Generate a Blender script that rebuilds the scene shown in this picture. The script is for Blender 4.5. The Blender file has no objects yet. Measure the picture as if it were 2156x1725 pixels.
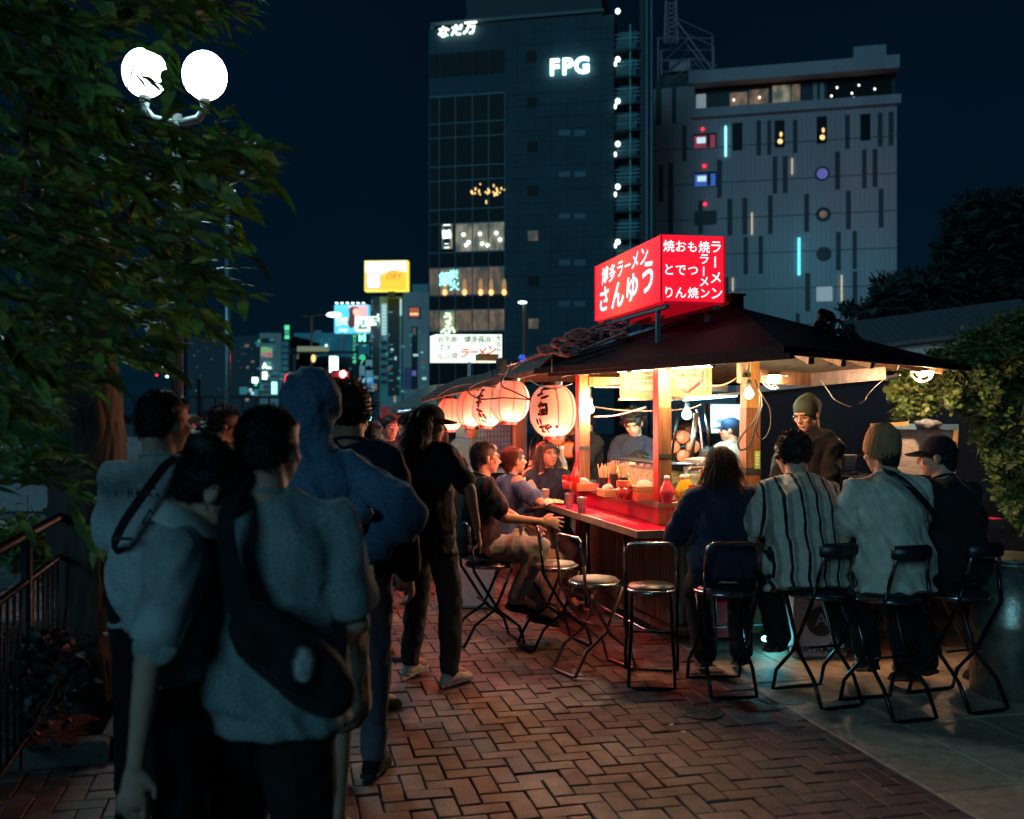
import bpy, math, random
from math import sin, cos, pi, radians, atan2, sqrt, hypot
from mathutils import Vector as V, Matrix, noise
R = random.Random(7)
S = bpy.context.scene
COL = S.collection
# ---------------------------------------------------------------- camera, world, light, exposure
CAM_H = 1.66; F = 2096.0; CX = 1078.0; HY = 870.0
cd = bpy.data.cameras.new('camera'); cam = bpy.data.objects.new('camera', cd); COL.objects.link(cam)
cam.location = (0, 0, CAM_H); cam.rotation_euler = (radians(90), 0, 0)
cd.lens = 35; cd.sensor_width = 36; cd.shift_y = 0.0035
cd.clip_start = .1; cd.clip_end = 1500
cd.dof.use_dof = True; cd.dof.focus_distance = 6.9; cd.dof.aperture_fstop = 2.2
S.camera = cam
W = bpy.data.worlds.new('World'); S.world = W; W.use_nodes = True
nt = W.node_tree; bg = nt.nodes['Background']
tc = nt.nodes.new('ShaderNodeTexCoord'); sp = nt.nodes.new('ShaderNodeSeparateXYZ'); rp = nt.nodes.new('ShaderNodeValToRGB')
nt.links.new(tc.outputs['Generated'], sp.inputs[0]); nt.links.new(sp.outputs['Z'], rp.inputs[0]); nt.links.new(rp.outputs[0], bg.inputs[0])
e = rp.color_ramp.elements
wn = nt.nodes.new('ShaderNodeTexNoise'); wn.inputs['Scale'].default_value = 2.2; wn.inputs['Detail'].default_value = 7; nt.links.new(tc.outputs['Generated'], wn.inputs[0])
wr = nt.nodes.new('ShaderNodeMapRange'); wr.inputs[1].default_value = .3; wr.inputs[2].default_value = .75; wr.inputs[3].default_value = .78; wr.inputs[4].default_value = 1.4; nt.links.new(wn.outputs[0], wr.inputs[0])
wv_ = nt.nodes.new('ShaderNodeVectorMath'); wv_.operation = 'SCALE'; nt.links.new(rp.outputs[0], wv_.inputs[0]); nt.links.new(wr.outputs[0], wv_.inputs['Scale']); nt.links.new(wv_.outputs[0], bg.inputs[0])
e[0].position = 0.0; e[0].color = (.0009, .0096, .0190, 1); e[1].position = .55; e[1].color = (.0010, .0030, .0090, 1)
el = rp.color_ramp.elements.new(.2); el.color = (.0008, .0058, .0132, 1)
bg.inputs[1].default_value = 1.0
sd = bpy.data.lights.new('city_glow', 'SUN'); sun = bpy.data.objects.new('city_glow', sd); COL.objects.link(sun)
sd.energy = 0.78; sd.color = (.175, .50, .68); sd.angle = radians(20)
sun.rotation_euler = V((0.50, 1.0, -.34)).to_track_quat('-Z', 'Y').to_euler()
S.view_settings.view_transform = 'Standard'; S.view_settings.look = 'None'; S.view_settings.exposure = 0; S.view_settings.gamma = 1
S.view_settings.use_curve_mapping = False
S.cycles.use_denoising = True; S.cycles.max_bounces = 6; S.cycles.sample_clamp_indirect = 4; S.cycles.use_light_tree = True
S.cycles.caustics_reflective = False; S.cycles.caustics_refractive = False
def at(px, py, d): return V(((px - CX) / F * d, d, CAM_H + (HY - py) / F * d))
def atz(px, py, z): return at(px, py, (z - CAM_H) * F / (HY - py))
# ---------------------------------------------------------------- materials
MATS = {}
def mat(name, col, rough=.6, metal=0, var=.2, scale=12, bump=.0, bscale=None, spec=.5, emit=None, es=0, alpha=1, trans=0, coat=0, sheen=0, col2=None, st=(1, 1, 1), sss=0):
    if name in MATS: return MATS[name]
    m = bpy.data.materials.new(name); m.use_nodes = True; n = m.node_tree; b = n.nodes['Principled BSDF']
    b.inputs['Roughness'].default_value = rough; b.inputs['Metallic'].default_value = metal
    b.inputs['Specular IOR Level'].default_value = spec; b.inputs['Alpha'].default_value = alpha
    b.inputs['Transmission Weight'].default_value = trans; b.inputs['Coat Weight'].default_value = coat
    b.inputs['Sheen Weight'].default_value = sheen
    t = n.nodes.new('ShaderNodeTexCoord'); mp = n.nodes.new('ShaderNodeMapping'); mp.inputs['Scale'].default_value = st
    n.links.new(t.outputs['Object'], mp.inputs[0])
    no = n.nodes.new('ShaderNodeTexNoise'); no.inputs['Scale'].default_value = scale; no.inputs['Detail'].default_value = 6
    n.links.new(mp.outputs[0], no.inputs[0])
    r = n.nodes.new('ShaderNodeValToRGB'); c2 = col2 or tuple(c * (1 - var) for c in col); c1 = tuple(min(1, c * (1 + var * .6)) for c in col) if not col2 else col
    r.color_ramp.elements[0].position = .35; r.color_ramp.elements[1].position = .68
    r.color_ramp.elements[0].color = (*c2, 1); r.color_ramp.elements[1].color = (*c1, 1)
    n.links.new(no.outputs[0], r.inputs[0]); n.links.new(r.outputs[0], b.inputs['Base Color'])
    if bump:
        bn = n.nodes.new('ShaderNodeBump'); bn.inputs['Strength'].default_value = min(1, bump); bn.inputs['Distance'].default_value = .01
        n2 = n.nodes.new('ShaderNodeTexNoise'); n2.inputs['Scale'].default_value = bscale or scale * 3; n2.inputs['Detail'].default_value = 5
        n.links.new(mp.outputs[0], n2.inputs[0]); n.links.new(n2.outputs[0], bn.inputs['Height']); n.links.new(bn.outputs[0], b.inputs['Normal'])
    if emit: b.inputs['Emission Color'].default_value = (*emit, 1); b.inputs['Emission Strength'].default_value = es
    MATS[name] = m; m['b'] = 1
    return m
def randcol(m, amt=.35):      # per object tint
    n = m.node_tree; b = n.nodes['Principled BSDF']; l = b.inputs['Base Color'].links[0]; src = l.from_socket
    oi = n.nodes.new('ShaderNodeObjectInfo'); mr = n.nodes.new('ShaderNodeMapRange'); mr.inputs[3].default_value = 1 - amt; mr.inputs[4].default_value = 1 + amt
    mx = n.nodes.new('ShaderNodeVectorMath'); mx.operation = 'SCALE'
    n.links.new(oi.outputs['Random'], mr.inputs[0]); n.links.new(src, mx.inputs[0]); n.links.new(mr.outputs[0], mx.inputs['Scale']); n.links.new(mx.outputs[0], b.inputs['Base Color'])
    return m
def worldspace(m, sc=1.3, lo=.55, hi=1.25):   # grain from the place, plus broad worn and stained patches
    n = m.node_tree; b = n.nodes['Principled BSDF']; gm_ = n.nodes.new('ShaderNodeNewGeometry')
    for q in n.nodes:
        if q.type == 'MAPPING': n.links.new(gm_.outputs['Position'], q.inputs[0])
    src = b.inputs['Base Color'].links[0].from_socket; x = n.nodes.new('ShaderNodeTexNoise'); x.inputs['Scale'].default_value = sc; x.inputs['Detail'].default_value = 9; x.inputs['Roughness'].default_value = .68; n.links.new(gm_.outputs['Position'], x.inputs[0])
    mr = n.nodes.new('ShaderNodeMapRange'); mr.inputs[1].default_value = .36; mr.inputs[2].default_value = .62; mr.inputs[3].default_value = lo; mr.inputs[4].default_value = hi; n.links.new(x.outputs[0], mr.inputs[0])
    v = n.nodes.new('ShaderNodeVectorMath'); v.operation = 'SCALE'; n.links.new(src, v.inputs[0]); n.links.new(mr.outputs[0], v.inputs['Scale']); n.links.new(v.outputs[0], b.inputs['Base Color'])
    r2 = n.nodes.new('ShaderNodeMapRange'); r2.inputs[1].default_value = .36; r2.inputs[2].default_value = .62; r2.inputs[3].default_value = .42; r2.inputs[4].default_value = .72; n.links.new(x.outputs[0], r2.inputs[0]); n.links.new(r2.outputs[0], b.inputs['Roughness'])
    return m
def attrcol(m):               # base colour times the mesh's own per-piece tint
    n = m.node_tree; b = n.nodes['Principled BSDF']; src = b.inputs['Base Color'].links[0].from_socket
    a = n.nodes.new('ShaderNodeAttribute'); a.attribute_name = 'tint'
    mx = n.nodes.new('ShaderNodeMixRGB'); mx.blend_type = 'MULTIPLY'; mx.inputs[0].default_value = 1
    n.links.new(src, mx.inputs[1]); n.links.new(a.outputs['Color'], mx.inputs[2]); n.links.new(mx.outputs[0], b.inputs['Base Color'])
    return m
def emis(name, col, s):
    if name in MATS: return MATS[name]
    return mat(name, tuple(c * .6 for c in col), .5, emit=col, es=s, var=.02)
# ---------------------------------------------------------------- objects
def thing(name, label, cat, loc=(0, 0, 0), rz=0, group=None, kind=None):
    o = bpy.data.objects.new(name, None); COL.objects.link(o); o.empty_display_size = .1
    o.location = loc; o.rotation_euler = (0, 0, rz); o['label'] = label; o['category'] = cat
    if group: o['group'] = group
    if kind: o['kind'] = kind
    return o
def wmat(o):
    m = Matrix.LocRotScale(o.location, o.rotation_euler, o.scale)
    return wmat(o.parent) @ m if o.parent else m
def tag(o, label, cat, group=None, kind=None):
    o['label'] = label; o['category'] = cat
    if group: o['group'] = group
    if kind: o['kind'] = kind
    return o
def copy_tree(o, parent=None, loc=None, rz=None, label=None):
    c = o.copy(); COL.objects.link(c); c.parent = parent
    if loc is not None: c.location = loc
    if rz is not None: c.rotation_euler = (0, 0, rz)
    if label: c['label'] = label
    for k in KIDS.get(o.name, []):
        copy_tree(k, c)
        KIDS.setdefault(c.name, []).append(LAST[0])
    LAST[0] = c
    return c
KIDS = {}; LAST = [None]
class MB:
    def __init__(s): s.v = []; s.f = []; s.T = Matrix.Identity(4); s.sm = False; s.tint = []
    def add(s, vs, fs, tint=None):
        b = len(s.v); s.v += [tuple(s.T @ V(v)) for v in vs]; s.f += [tuple(b + i for i in f) for f in fs]
        s.tint += [tint or (1, 1, 1)] * len(fs); return s
    def box(s, c, d, rz=0, M=None, taper=1, tint=None, bv=0):
        x, y, z = d[0] / 2, d[1] / 2, d[2] / 2; M = M or Matrix.Rotation(rz, 3, 'Z'); c = V(c); k = taper
        if bv:
            b = min(bv, x * .9, y * .9, z * .9); vs = []
            for sz in (-1, 1):
                for q, ins in ((0, b), (1, 0)):
                    zz = sz * (z if q == 0 else z - b)
                    for sx, sy in ((-1, -1), (1, -1), (1, 1), (-1, 1)): vs.append(c + M @ V((sx * (x - ins), sy * (y - ins), zz)))
            f = [(3, 2, 1, 0), (8, 9, 10, 11)]
            for i in range(4):
                j = (i + 1) % 4
                f += [(i, j, 4 + j, 4 + i), (4 + i, 4 + j, 12 + j, 12 + i), (12 + i, 12 + j, 8 + j, 8 + i)]
            return s.add(vs, f, tint)
        vs = [c + M @ V(p) for p in ((-x, -y, -z), (x, -y, -z), (x, y, -z), (-x, y, -z), (-x * k, -y * k, z), (x * k, -y * k, z), (x * k, y * k, z), (-x * k, y * k, z))]
        return s.add(vs, [(3, 2, 1, 0), (4, 5, 6, 7), (0, 1, 5, 4), (1, 2, 6, 5), (2, 3, 7, 6), (3, 0, 4, 7)], tint)
    def beam(s, a, b, w, h, up=(0, 0, 1), tint=None, bv=0):
        a = V(a); b = V(b); y = (b - a); L = y.length; y.normalize(); u = V(up); x = y.cross(u)
        if x.length < 1e-3: x = y.cross(V((1, 0, 0)))
        x.normalize(); z = x.cross(y); M = Matrix((x, y, z)).transposed()
        return s.box((a + b) / 2, (w, L, h), M=M, tint=tint, bv=bv)
    def rings(s, rs, cap=True, tint=None):
        n = len(rs[0]); vs = [p for r in rs for p in r]; f = []
        for i in range(len(rs) - 1):
            for j in range(n):
                k = (j + 1) % n; f.append((i * n + j, i * n + k, (i + 1) * n + k, (i + 1) * n + j))
        if cap: f.append(tuple(range(n))[::-1]); f.append(tuple((len(rs) - 1) * n + j for j in range(n)))
        return s.add(vs, f, tint)
    def tube(s, pts, r, n=8, cap=True, tint=None):
        pts = [V(p) for p in pts]; rr = r if isinstance(r, (list, tuple)) else [r] * len(pts); rs = []
        t = (pts[1] - pts[0]).normalized(); x = t.orthogonal().normalized()
        for i, p in enumerate(pts):
            a = pts[max(0, i - 1)]; b = pts[min(len(pts) - 1, i + 1)]; t = (b - a)
            if t.length < 1e-9: t = V((0, 0, 1))
            t.normalize(); x = (x - t * x.dot(t))
            if x.length < 1e-4: x = t.orthogonal()
            x.normalize(); y = t.cross(x)
            rs.append([p + (x * cos(2 * pi * j / n) + y * sin(2 * pi * j / n)) * rr[i] for j in range(n)])
        return s.rings(rs, cap, tint)
    def cap(s, a, b, ra, rb, n=12, fx=1.0, side=None):     # tapered capsule, flattened by fx along the direction other than side
        a = V(a); b = V(b); t = b - a; L = t.length
        t = t.normalized() if L > 1e-6 else V((0, 0, 1)); x = V(side) if side is not None else t.orthogonal()
        x = x - t * x.dot(t); x = x.normalized() if x.length > 1e-4 else t.orthogonal().normalized(); y = t.cross(x); rs = []
        for q in (-80, -50, -20): w = radians(q); rs.append((a + t * ra * sin(w), ra * cos(w)))
        rs.append((a, ra)); rs.append((a + t * L * .5, (ra + rb) / 2)); rs.append((b, rb))
        for q in (20, 50, 80): w = radians(q); rs.append((b + t * rb * sin(w), rb * cos(w)))
        return s.rings([[c + (x * cos(2 * pi * j / n) + y * fx * sin(2 * pi * j / n)) * r for j in range(n)] for c, r in rs])
    def ell(s, c, r, M=None, n=14, m=8):
        c = V(c); M = M or Matrix.Identity(3); rs = []
        for i in range(m + 1):
            w = -pi / 2 + pi * (i if 0 < i < m else (i + (.02 if i == 0 else -.02))) / m
            rs.append([c + M @ V((r[0] * cos(w) * cos(2 * pi * j / n), r[1] * cos(w) * sin(2 * pi * j / n), r[2] * sin(w))) for j in range(n)])
        return s.rings(rs)
    def lathe(s, c, prof, n=20, M=None, cap=True):
        c = V(c); M = M or Matrix.Identity(3)
        return s.rings([[c + M @ V((r * cos(2 * pi * j / n), r * sin(2 * pi * j / n), z)) for j in range(n)] for r, z in prof], cap)
    def prism(s, poly, h0, h1):    # poly of (x,y) extruded in z, local to T
        n = len(poly); return s.add([(x, y, h0) for x, y in poly] + [(x, y, h1) for x, y in poly], [tuple(range(n))[::-1], tuple(range(n, 2 * n))] + [(i, (i + 1) % n, n + (i + 1) % n, n + i) for i in range(n)])
    def build(s, name, m, parent=None, smooth=None, world=True, kind=None, label=None, tints=False):
        me = bpy.data.meshes.new(name); vs = s.v
        if parent is not None and world:
            Mi = wmat(parent).inverted(); vs = [tuple(Mi @ V(v)) for v in vs]
        me.from_pydata(vs, [], s.f); me.update()
        if tints:
            at_ = me.color_attributes.new('tint', 'FLOAT_COLOR', 'CORNER'); k = 0; buf = []
            for f, t in zip(s.f, s.tint): buf += [*t, 1] * len(f)
            at_.data.foreach_set('color', buf)
        if s.sm if smooth is None else smooth: me.polygons.foreach_set('use_smooth', [True] * len(me.polygons))
        if isinstance(m, str): m = MATS[m]
        me.materials.append(m); o = bpy.data.objects.new(name, me); COL.objects.link(o)
        if parent is not None: o.parent = parent; KIDS.setdefault(parent.name, []).append(o)
        if kind: o['kind'] = kind
        if label: o['label'] = label
        return o
def share(src, name, parent, M=None, loc=(0, 0, 0), rot=None, sc=None):
    o = bpy.data.objects.new(name, src.data if not isinstance(src, bpy.types.Mesh) else src); COL.objects.link(o); o.parent = parent
    if M is not None: o.matrix_basis = M
    else:
        o.location = loc
        if rot: o.rotation_euler = rot
        if sc: o.scale = sc
    KIDS.setdefault(parent.name, []).append(o); return o
BAKE = []
def remesh(o, vox, smooth=2, folds=None, dec=None, post=None):
    m = o.modifiers.new('r', 'REMESH'); m.mode = 'VOXEL'; m.voxel_size = vox; m.use_smooth_shade = True
    if smooth: q = o.modifiers.new('s', 'SMOOTH'); q.factor = .5; q.iterations = smooth
    for amt, size in (folds or []):
        k = 'f%.3f' % size
        tx = bpy.data.textures.get(k) or bpy.data.textures.new(k, 'CLOUDS'); tx.noise_scale = size; tx.noise_depth = 2
        d = o.modifiers.new('d', 'DISPLACE'); d.texture = tx; d.strength = amt; d.mid_level = .5; d.texture_coords = 'LOCAL'
    if dec: q = o.modifiers.new('c', 'DECIMATE'); q.ratio = dec
    BAKE.append(o)
    return o
def bake_all():
    dg = bpy.context.evaluated_depsgraph_get()
    out = [(o, bpy.data.meshes.new_from_object(o.evaluated_get(dg), depsgraph=dg)) for o in BAKE]
    for o, me in out:
        o.modifiers.clear(); me.name = o.name
        if o.get('fold'):
            a, kx = o['fold'], o['fold_s']; nn = [v.normal.copy() for v in me.vertices]; sd = (sum(map(ord, o.parent['label'])) % 97) * 1.7
            for v, n_ in zip(me.vertices, nn):
                p = v.co; q = V((p.x * 6.5 + p.z * 3.1 + sd, p.y * 6.5 - p.z * 2.2, p.z * 3.4 + p.x * 2.0)) * kx
                d = (.34 - abs(noise.noise(q))) + .45 * (.3 - abs(noise.noise(q * 2.3 + V((5, 0, 0))))) + .25 * noise.noise(q * .5)
                v.co = p + n_ * (a * d)
            me.update()
        o.data = me
        me.polygons.foreach_set('use_smooth', [True] * len(me.polygons))
TXT = []
def text(body, size, M, m, parent, name='lettering', off=0, ext=.0, shear=0, sx=1, align='CENTER', kind=None):
    """flat print laid on a face; M maps text x,y to the world"""
    c = bpy.data.curves.new(name, 'FONT'); c.body = body; c.size = size; c.offset = off; c.extrude = ext; c.shear = shear
    c.align_x = align; c.align_y = 'CENTER'; c.resolution_u = 3; c.space_line = .95
    o = bpy.data.objects.new(name, c); COL.objects.link(o); TXT.append((o, M @ Matrix.Diagonal((sx, 1, 1, 1)), m, parent, name))
def texts(items, M, m, parent, name='lettering', kind=None, **k):
    """several (body,x,y,size) on one face; joined into one part"""
    g = []
    for it in items:
        body, x, y, sz = it[:4]; kk = dict(k)
        c = bpy.data.curves.new(name, 'FONT'); c.body = body; c.size = sz; c.offset = kk.get('off', 0) * (sz if kk.get('rel', 1) else 1); c.extrude = kk.get('ext', 0); c.shear = kk.get('shear', 0)
        c.align_x = 'CENTER'; c.align_y = 'CENTER'; c.resolution_u = 3; c.space_character = kk.get('sp', 1)
        o = bpy.data.objects.new('tmp', c); COL.objects.link(o)
        rot = it[4] if len(it) > 4 else 0; sx = it[5] if len(it) > 5 else 1
        g.append((o, Matrix.Translation((x, y, 0)) @ Matrix.Rotation(rot, 4, 'Z') @ Matrix.Diagonal((sx, 1, 1, 1))))
    TXT.append((g, M, m, parent, name))
def text_all():
    dg = bpy.context.evaluated_depsgraph_get(); cache = []
    for o, M, m, parent, name in TXT:
        parts = o if isinstance(o, list) else [(o, Matrix.Identity(4))]
        vs = []; fs = []
        for ob, L in parts:
            me = bpy.data.meshes.new_from_object(ob.evaluated_get(dg), depsgraph=dg); b = len(vs); T = M @ L
            vs += [T @ v.co for v in me.vertices]; fs += [tuple(b + i for i in p.vertices) for p in me.polygons]; bpy.data.meshes.remove(me)
        mb = MB(); mb.v = vs; mb.f = fs; mb.tint = [(1, 1, 1)] * len(fs); cache.append((mb, name, m, parent))
    for o, *_ in TXT:
        for ob, _l in (o if isinstance(o, list) else [(o, 0)]): bpy.data.objects.remove(ob)
    for mb, name, m, parent in cache: mb.build(name, m, parent)
def frame(o, x, y):            # matrix with origin o, x axis x, y axis y
    x = V(x).normalized(); y = V(y); y = (y - x * y.dot(x)).normalized(); z = x.cross(y)
    return Matrix.Translation(V(o)) @ Matrix((x, y, z)).transposed().to_4x4()
def lamp(name, loc, power, col, r=.04, parent=None):
    l = bpy.data.lights.new(name, 'POINT'); l.energy = power; l.color = col; l.shadow_soft_size = r
    o = bpy.data.objects.new(name, l); COL.objects.link(o)
    if parent is not None: o.parent = parent; o.location = wmat(parent).inverted() @ V(loc)
    else: o.location = loc
    return o
# shared materials
mat('steel_dark', (.03, .032, .036), .28, .9, scale=30); mat('chrome', (.34, .34, .36), .24, 1, scale=30, bump=.05); mat('steel_brushed', (.5, .47, .42), .3, 1, scale=6, st=(1, 1, 30), bump=.08)
mat('black_plastic', (.012, .012, .013), .4); mat('black_vinyl', (.014, .014, .016), .35, bump=.15, bscale=120); mat('grey_vinyl', (.12, .11, .10), .5, bump=.15, bscale=90)
mat('cord_black', (.01, .01, .01), .5); mat('cord_white', (.55, .5, .42), .5)
mat('white_plastic', (.75, .75, .73), .4, var=.06)
# ================================================================ THE SETTING
GA = radians(13); G1 = V((-sin(GA), cos(GA), 0)); G2 = V((cos(GA), sin(GA), 0))
def g(u, v, z=0): return G2 * u + G1 * v + V((0, 0, z))
mat('asphalt', (.028, .03, .034), .85, scale=60, bump=.4, bscale=200); mat('joint_sand', (.045, .032, .028), .95, scale=90, bump=.4, bscale=200)
bm_ = mat('brick_paver', (.122, .068, .062), .62, scale=9, var=.45, bump=.6, bscale=130); randcol(bm_, .28); worldspace(bm_)
bs_ = attrcol(mat('brick_paver_far', (.122, .068, .062), .62, scale=9, var=.45, bump=.6, bscale=130))
sl_ = mat('stone_slab', (.46, .32, .235), .6, scale=14, var=.25, bump=.5, bscale=160); randcol(sl_, .12); worldspace(sl_, 1.1, .6, 1.15); worldspace(bs_)
mat('soil', (.07, .045, .03), .95, scale=25, var=.5, bump=1, bscale=60); mat('kerb_stone', (.06, .055, .05), .8, scale=20, bump=.5)
mat('water', (.004, .008, .014), .08, scale=3, bump=.8, bscale=2.2)
G = MB(); G.add([(-3.1, -30, -.062), (400, -30, -.062), (400, 900, -.062), (-3.1, 900, -.062)], [(0, 1, 2, 3)]); G.add([(-400, 34, -.062), (-3.1, 34, -.062), (-3.1, 900, -.062), (-400, 900, -.062)], [(0, 1, 2, 3)])
G.build('ground', 'asphalt', kind='structure')
MB().add([(-400, -30, -1.7), (-3.1, -30, -1.7), (-3.1, 33.6, -1.7), (-400, 33.6, -1.7)], [(0, 1, 2, 3)]).build('river', 'water', kind='structure')
MB().box((-3.0, 2, -.9), (.25, 70, 1.9)).build('embankment_wall', 'kerb_stone', kind='structure')
fb = thing('river_wall', 'long low concrete wall along the far bank of the dark river', 'wall', (-30, 33.8, 0))
MB().box((-32, 33.8, -.4), (58, .4, 2.5)).build('parapet', mat('concrete_far', (.30, .33, .34), .8), fb)
# pavement of herringbone bricks
pave = bpy.data.objects.new('pavement', None); COL.objects.link(pave); pave['kind'] = 'structure'
bed = MB(); U0, U1 = -2.55, 2.775
bed.add([g(U0, -3, -.052), g(U1, -3, -.052), g(U1, 18, -.052), g(U0, 18, -.052)], [(0, 1, 2, 3)]).build('sand_bed', 'joint_sand', pave)
PIT = (-2.35, -.80, 5.1, 8.2); bw = .104; cells = []
for i in range(int(U0 / bw) - 1, int(U1 / bw) + 2):
    for j in range(int(3.3 / bw), int(15 / bw)):
        k = (i - j) % 4
        if k == 0: a, b, c, d = i, j, i + 2, j + 1
        elif k == 3: a, b, c, d = i, j, i + 1, j + 2
        else: continue
        a, b, c, d = a * bw, b * bw, c * bw, d * bw
        a2, c2 = max(a, U0), min(c, U1)
        if c2 - a2 < .03: continue
        um, vm = (a2 + c2) / 2, (b + d) / 2
        if PIT[0] < um < PIT[1] and PIT[2] < vm < PIT[3]: continue
        p = g(um, vm)
        if p.y < 3.7 or abs(p.x) > p.y * .53: continue
        px = CX + F * p.x / p.y; cells.append((p.y + (3 if px < 740 else 0) + (2.2 if px > 1700 else 0), um, vm, c2 - a2 - .007, d - b - .007))
cells.sort()
bx0 = MB().box((0, 0, -.03), (1, 1, .06), bv=.5).v
def unit_brick(w, l):
    me = bpy.data.meshes.new('brick'); m = MB(); m.box((0, 0, -.03), (w, l, .06), bv=.004); me.from_pydata(m.v, [], m.f); me.materials.append(bm_); return me
ub = {}
far = MB()
for n, (k, um, vm, w, l) in enumerate(cells):
    z = R.uniform(-.005, .002) - (.006 if R.random() < .04 else 0); rz = GA + R.gauss(0, .008); p = g(um, vm, z)
    if n < 300:
        key = (round(w, 3), round(l, 3)); me = ub.get(key) or ub.setdefault(key, unit_brick(*key))
        o = bpy.data.objects.new('brick', me); COL.objects.link(o); o.parent = pave; o.location = p; o.rotation_euler = (R.gauss(0, .011), R.gauss(0, .011), rz)
    else:
        t = R.uniform(.72, 1.28); far.box((p.x, p.y, p.z - .03), (w, l, .06), rz=rz, tint=(t, t * R.uniform(.92, 1.06), t * R.uniform(.9, 1.08)), bv=.004)
far.build('brick', bs_, pave, kind='stuff', tints=True)
walk = bpy.data.objects.new('footpath', None); COL.objects.link(walk); walk['kind'] = 'structure'
MB().add([g(U1, -3, -.05), g(12, -3, -.05), g(12, 18, -.05), g(U1, 18, -.05)], [(0, 1, 2, 3)]).build('mortar_bed', 'joint_sand', walk)
sm = MB().box((0, 0, -.03), (.443, .443, .06), bv=.004); sme = bpy.data.meshes.new('slab'); sme.from_pydata(sm.v, [], sm.f); sme.materials.append(sl_)
for i in range(12):
    for j in range(7, 32):
        p = g(U1 + .228 + i * .45, j * .45 + (i % 2) * .0)
        if abs(p.x) > p.y * .56 or p.y < 3.6: continue
        o = bpy.data.objects.new('stone_slab', sme); COL.objects.link(o); o.parent = walk; o.location = p + V((0, 0, R.uniform(-.002, .002))); o.rotation_euler = (0, 0, GA)
# tree pit
pit = thing('tree_pit', 'square pit of bare soil edged with kerb stones under the big tree', 'tree pit', tuple(g(-1.55, 6.6)))
sb = MB(); n = 26
vs = []; fs = []
for i in range(n):
    for j in range(n):
        u = PIT[0] + (PIT[1] - PIT[0]) * i / (n - 1); v = PIT[2] + (PIT[3] - PIT[2]) * j / (n - 1)
        vs.append(g(u, v, .01 + .035 * noise.noise(V((u * 5, v * 5, 0))) + .02 * noise.noise(V((u * 19, v * 19, 3)))))
for i in range(n - 1):
    for j in range(n - 1): fs.append((i * n + j, (i + 1) * n + j, (i + 1) * n + j + 1, i * n + j + 1))
sb.add(vs, fs).build('soil', 'soil', pit, smooth=True)
for k in range(4):
    m = MB()
    for q in range(4):
        a, b = ((PIT[0], PIT[2]), (PIT[1], PIT[2]), (PIT[1], PIT[3]), (PIT[0], PIT[3]))[k], ((PIT[1], PIT[2]), (PIT[1], PIT[3]), (PIT[0], PIT[3]), (PIT[0], PIT[2]))[k]
        t0, t1 = q / 4 + .004, (q + 1) / 4 - .004; p = g(a[0] + (b[0] - a[0]) * t0, a[1] + (b[1] - a[1]) * t0, .03); s_ = g(a[0] + (b[0] - a[0]) * t1, a[1] + (b[1] - a[1]) * t1, .03)
        MB().beam(p, s_, .12, .14, bv=.012).build('kerb_stone', 'kerb_stone', pit)
lf = MB()
for k in range(500):
    u = R.uniform(PIT[0], PIT[1]); v = R.uniform(PIT[2], PIT[3]); p = g(u, v, .05); a = R.uniform(0, 6.28); s_ = R.uniform(.02, .045); x = V((cos(a), sin(a), R.uniform(-.3, .3))); y = V((-sin(a), cos(a), R.uniform(-.4, .4)))
    lf.add([p - x * s_, p + y * s_ * .45, p + x * s_, p - y * s_ * .45], [(0, 1, 2, 3)])
tag(lf.build('fallen_leaves', mat('dead_leaf', (.16, .07, .025), .8, var=.5, scale=8)), 'brown fallen leaves scattered over the soil of the tree pit', 'leaves', kind='stuff')
# drain cover, litter
dc = thing('drain_cover', 'small round cast iron cover set in the brick pavement', 'drain cover', tuple(atz(1478, 1502, .004)))
mat('iron', (.14, .13, .13), .5, .7, bump=.4)
MB().lathe(dc.location + V((0, 0, 0)), [(.0, .001), (.11, .001), (.11, .004), (.095, .004), (.095, .0015), (0, .0015)], 32, cap=False).build('rim', 'iron', dc)
ir = MB()
for k in range(9):
    a = k * 2 * pi / 9; ir.beam(dc.location + V((cos(a) * .03, sin(a) * .03, .003)), dc.location + V((cos(a + .5) * .09, sin(a + .5) * .09, .003)), .01, .004)
ir.build('raised_pattern', 'iron', dc)
lt = MB()
for px, py, s_ in ((1413, 1528, .02), (1438, 1543, .025), (1405, 1520, .012), (1390, 1602, .02), (1402, 1611, .014), (1113, 1560, .018), (1065, 1387, .015)):
    p = atz(px, py, .006); a = R.uniform(0, 3); lt.add([p + V((cos(a + q) * s_ * (1, .4, 1, .5)[i], sin(a + q) * s_ * (1, .4, 1, .5)[i], .004 * i)) for i, q in enumerate((0, 1.5, 3.1, 4.6))], [(0, 1, 2, 3)])
tag(lt.build('litter', mat('paper_bits', (.6, .5, .42), .7)), 'tiny pale scraps of paper lying on the bricks', 'litter', kind='stuff')
gum = MB()
for k in range(150):
    p = g(R.uniform(-.6, 5), R.uniform(4, 11), .0025); r_ = R.uniform(.006, .017); gum.add([p + V((cos(q * 1.05) * r_ * R.uniform(.8, 1.1), sin(q * 1.05) * r_ * .8, 0)) for q in range(6)], [(0, 1, 2, 3, 4, 5)])
tag(gum.build('gum_spots', mat('gum', (.035, .03, .028), .7)), 'small dark trodden gum spots on the paving', 'gum', kind='stuff')
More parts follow.
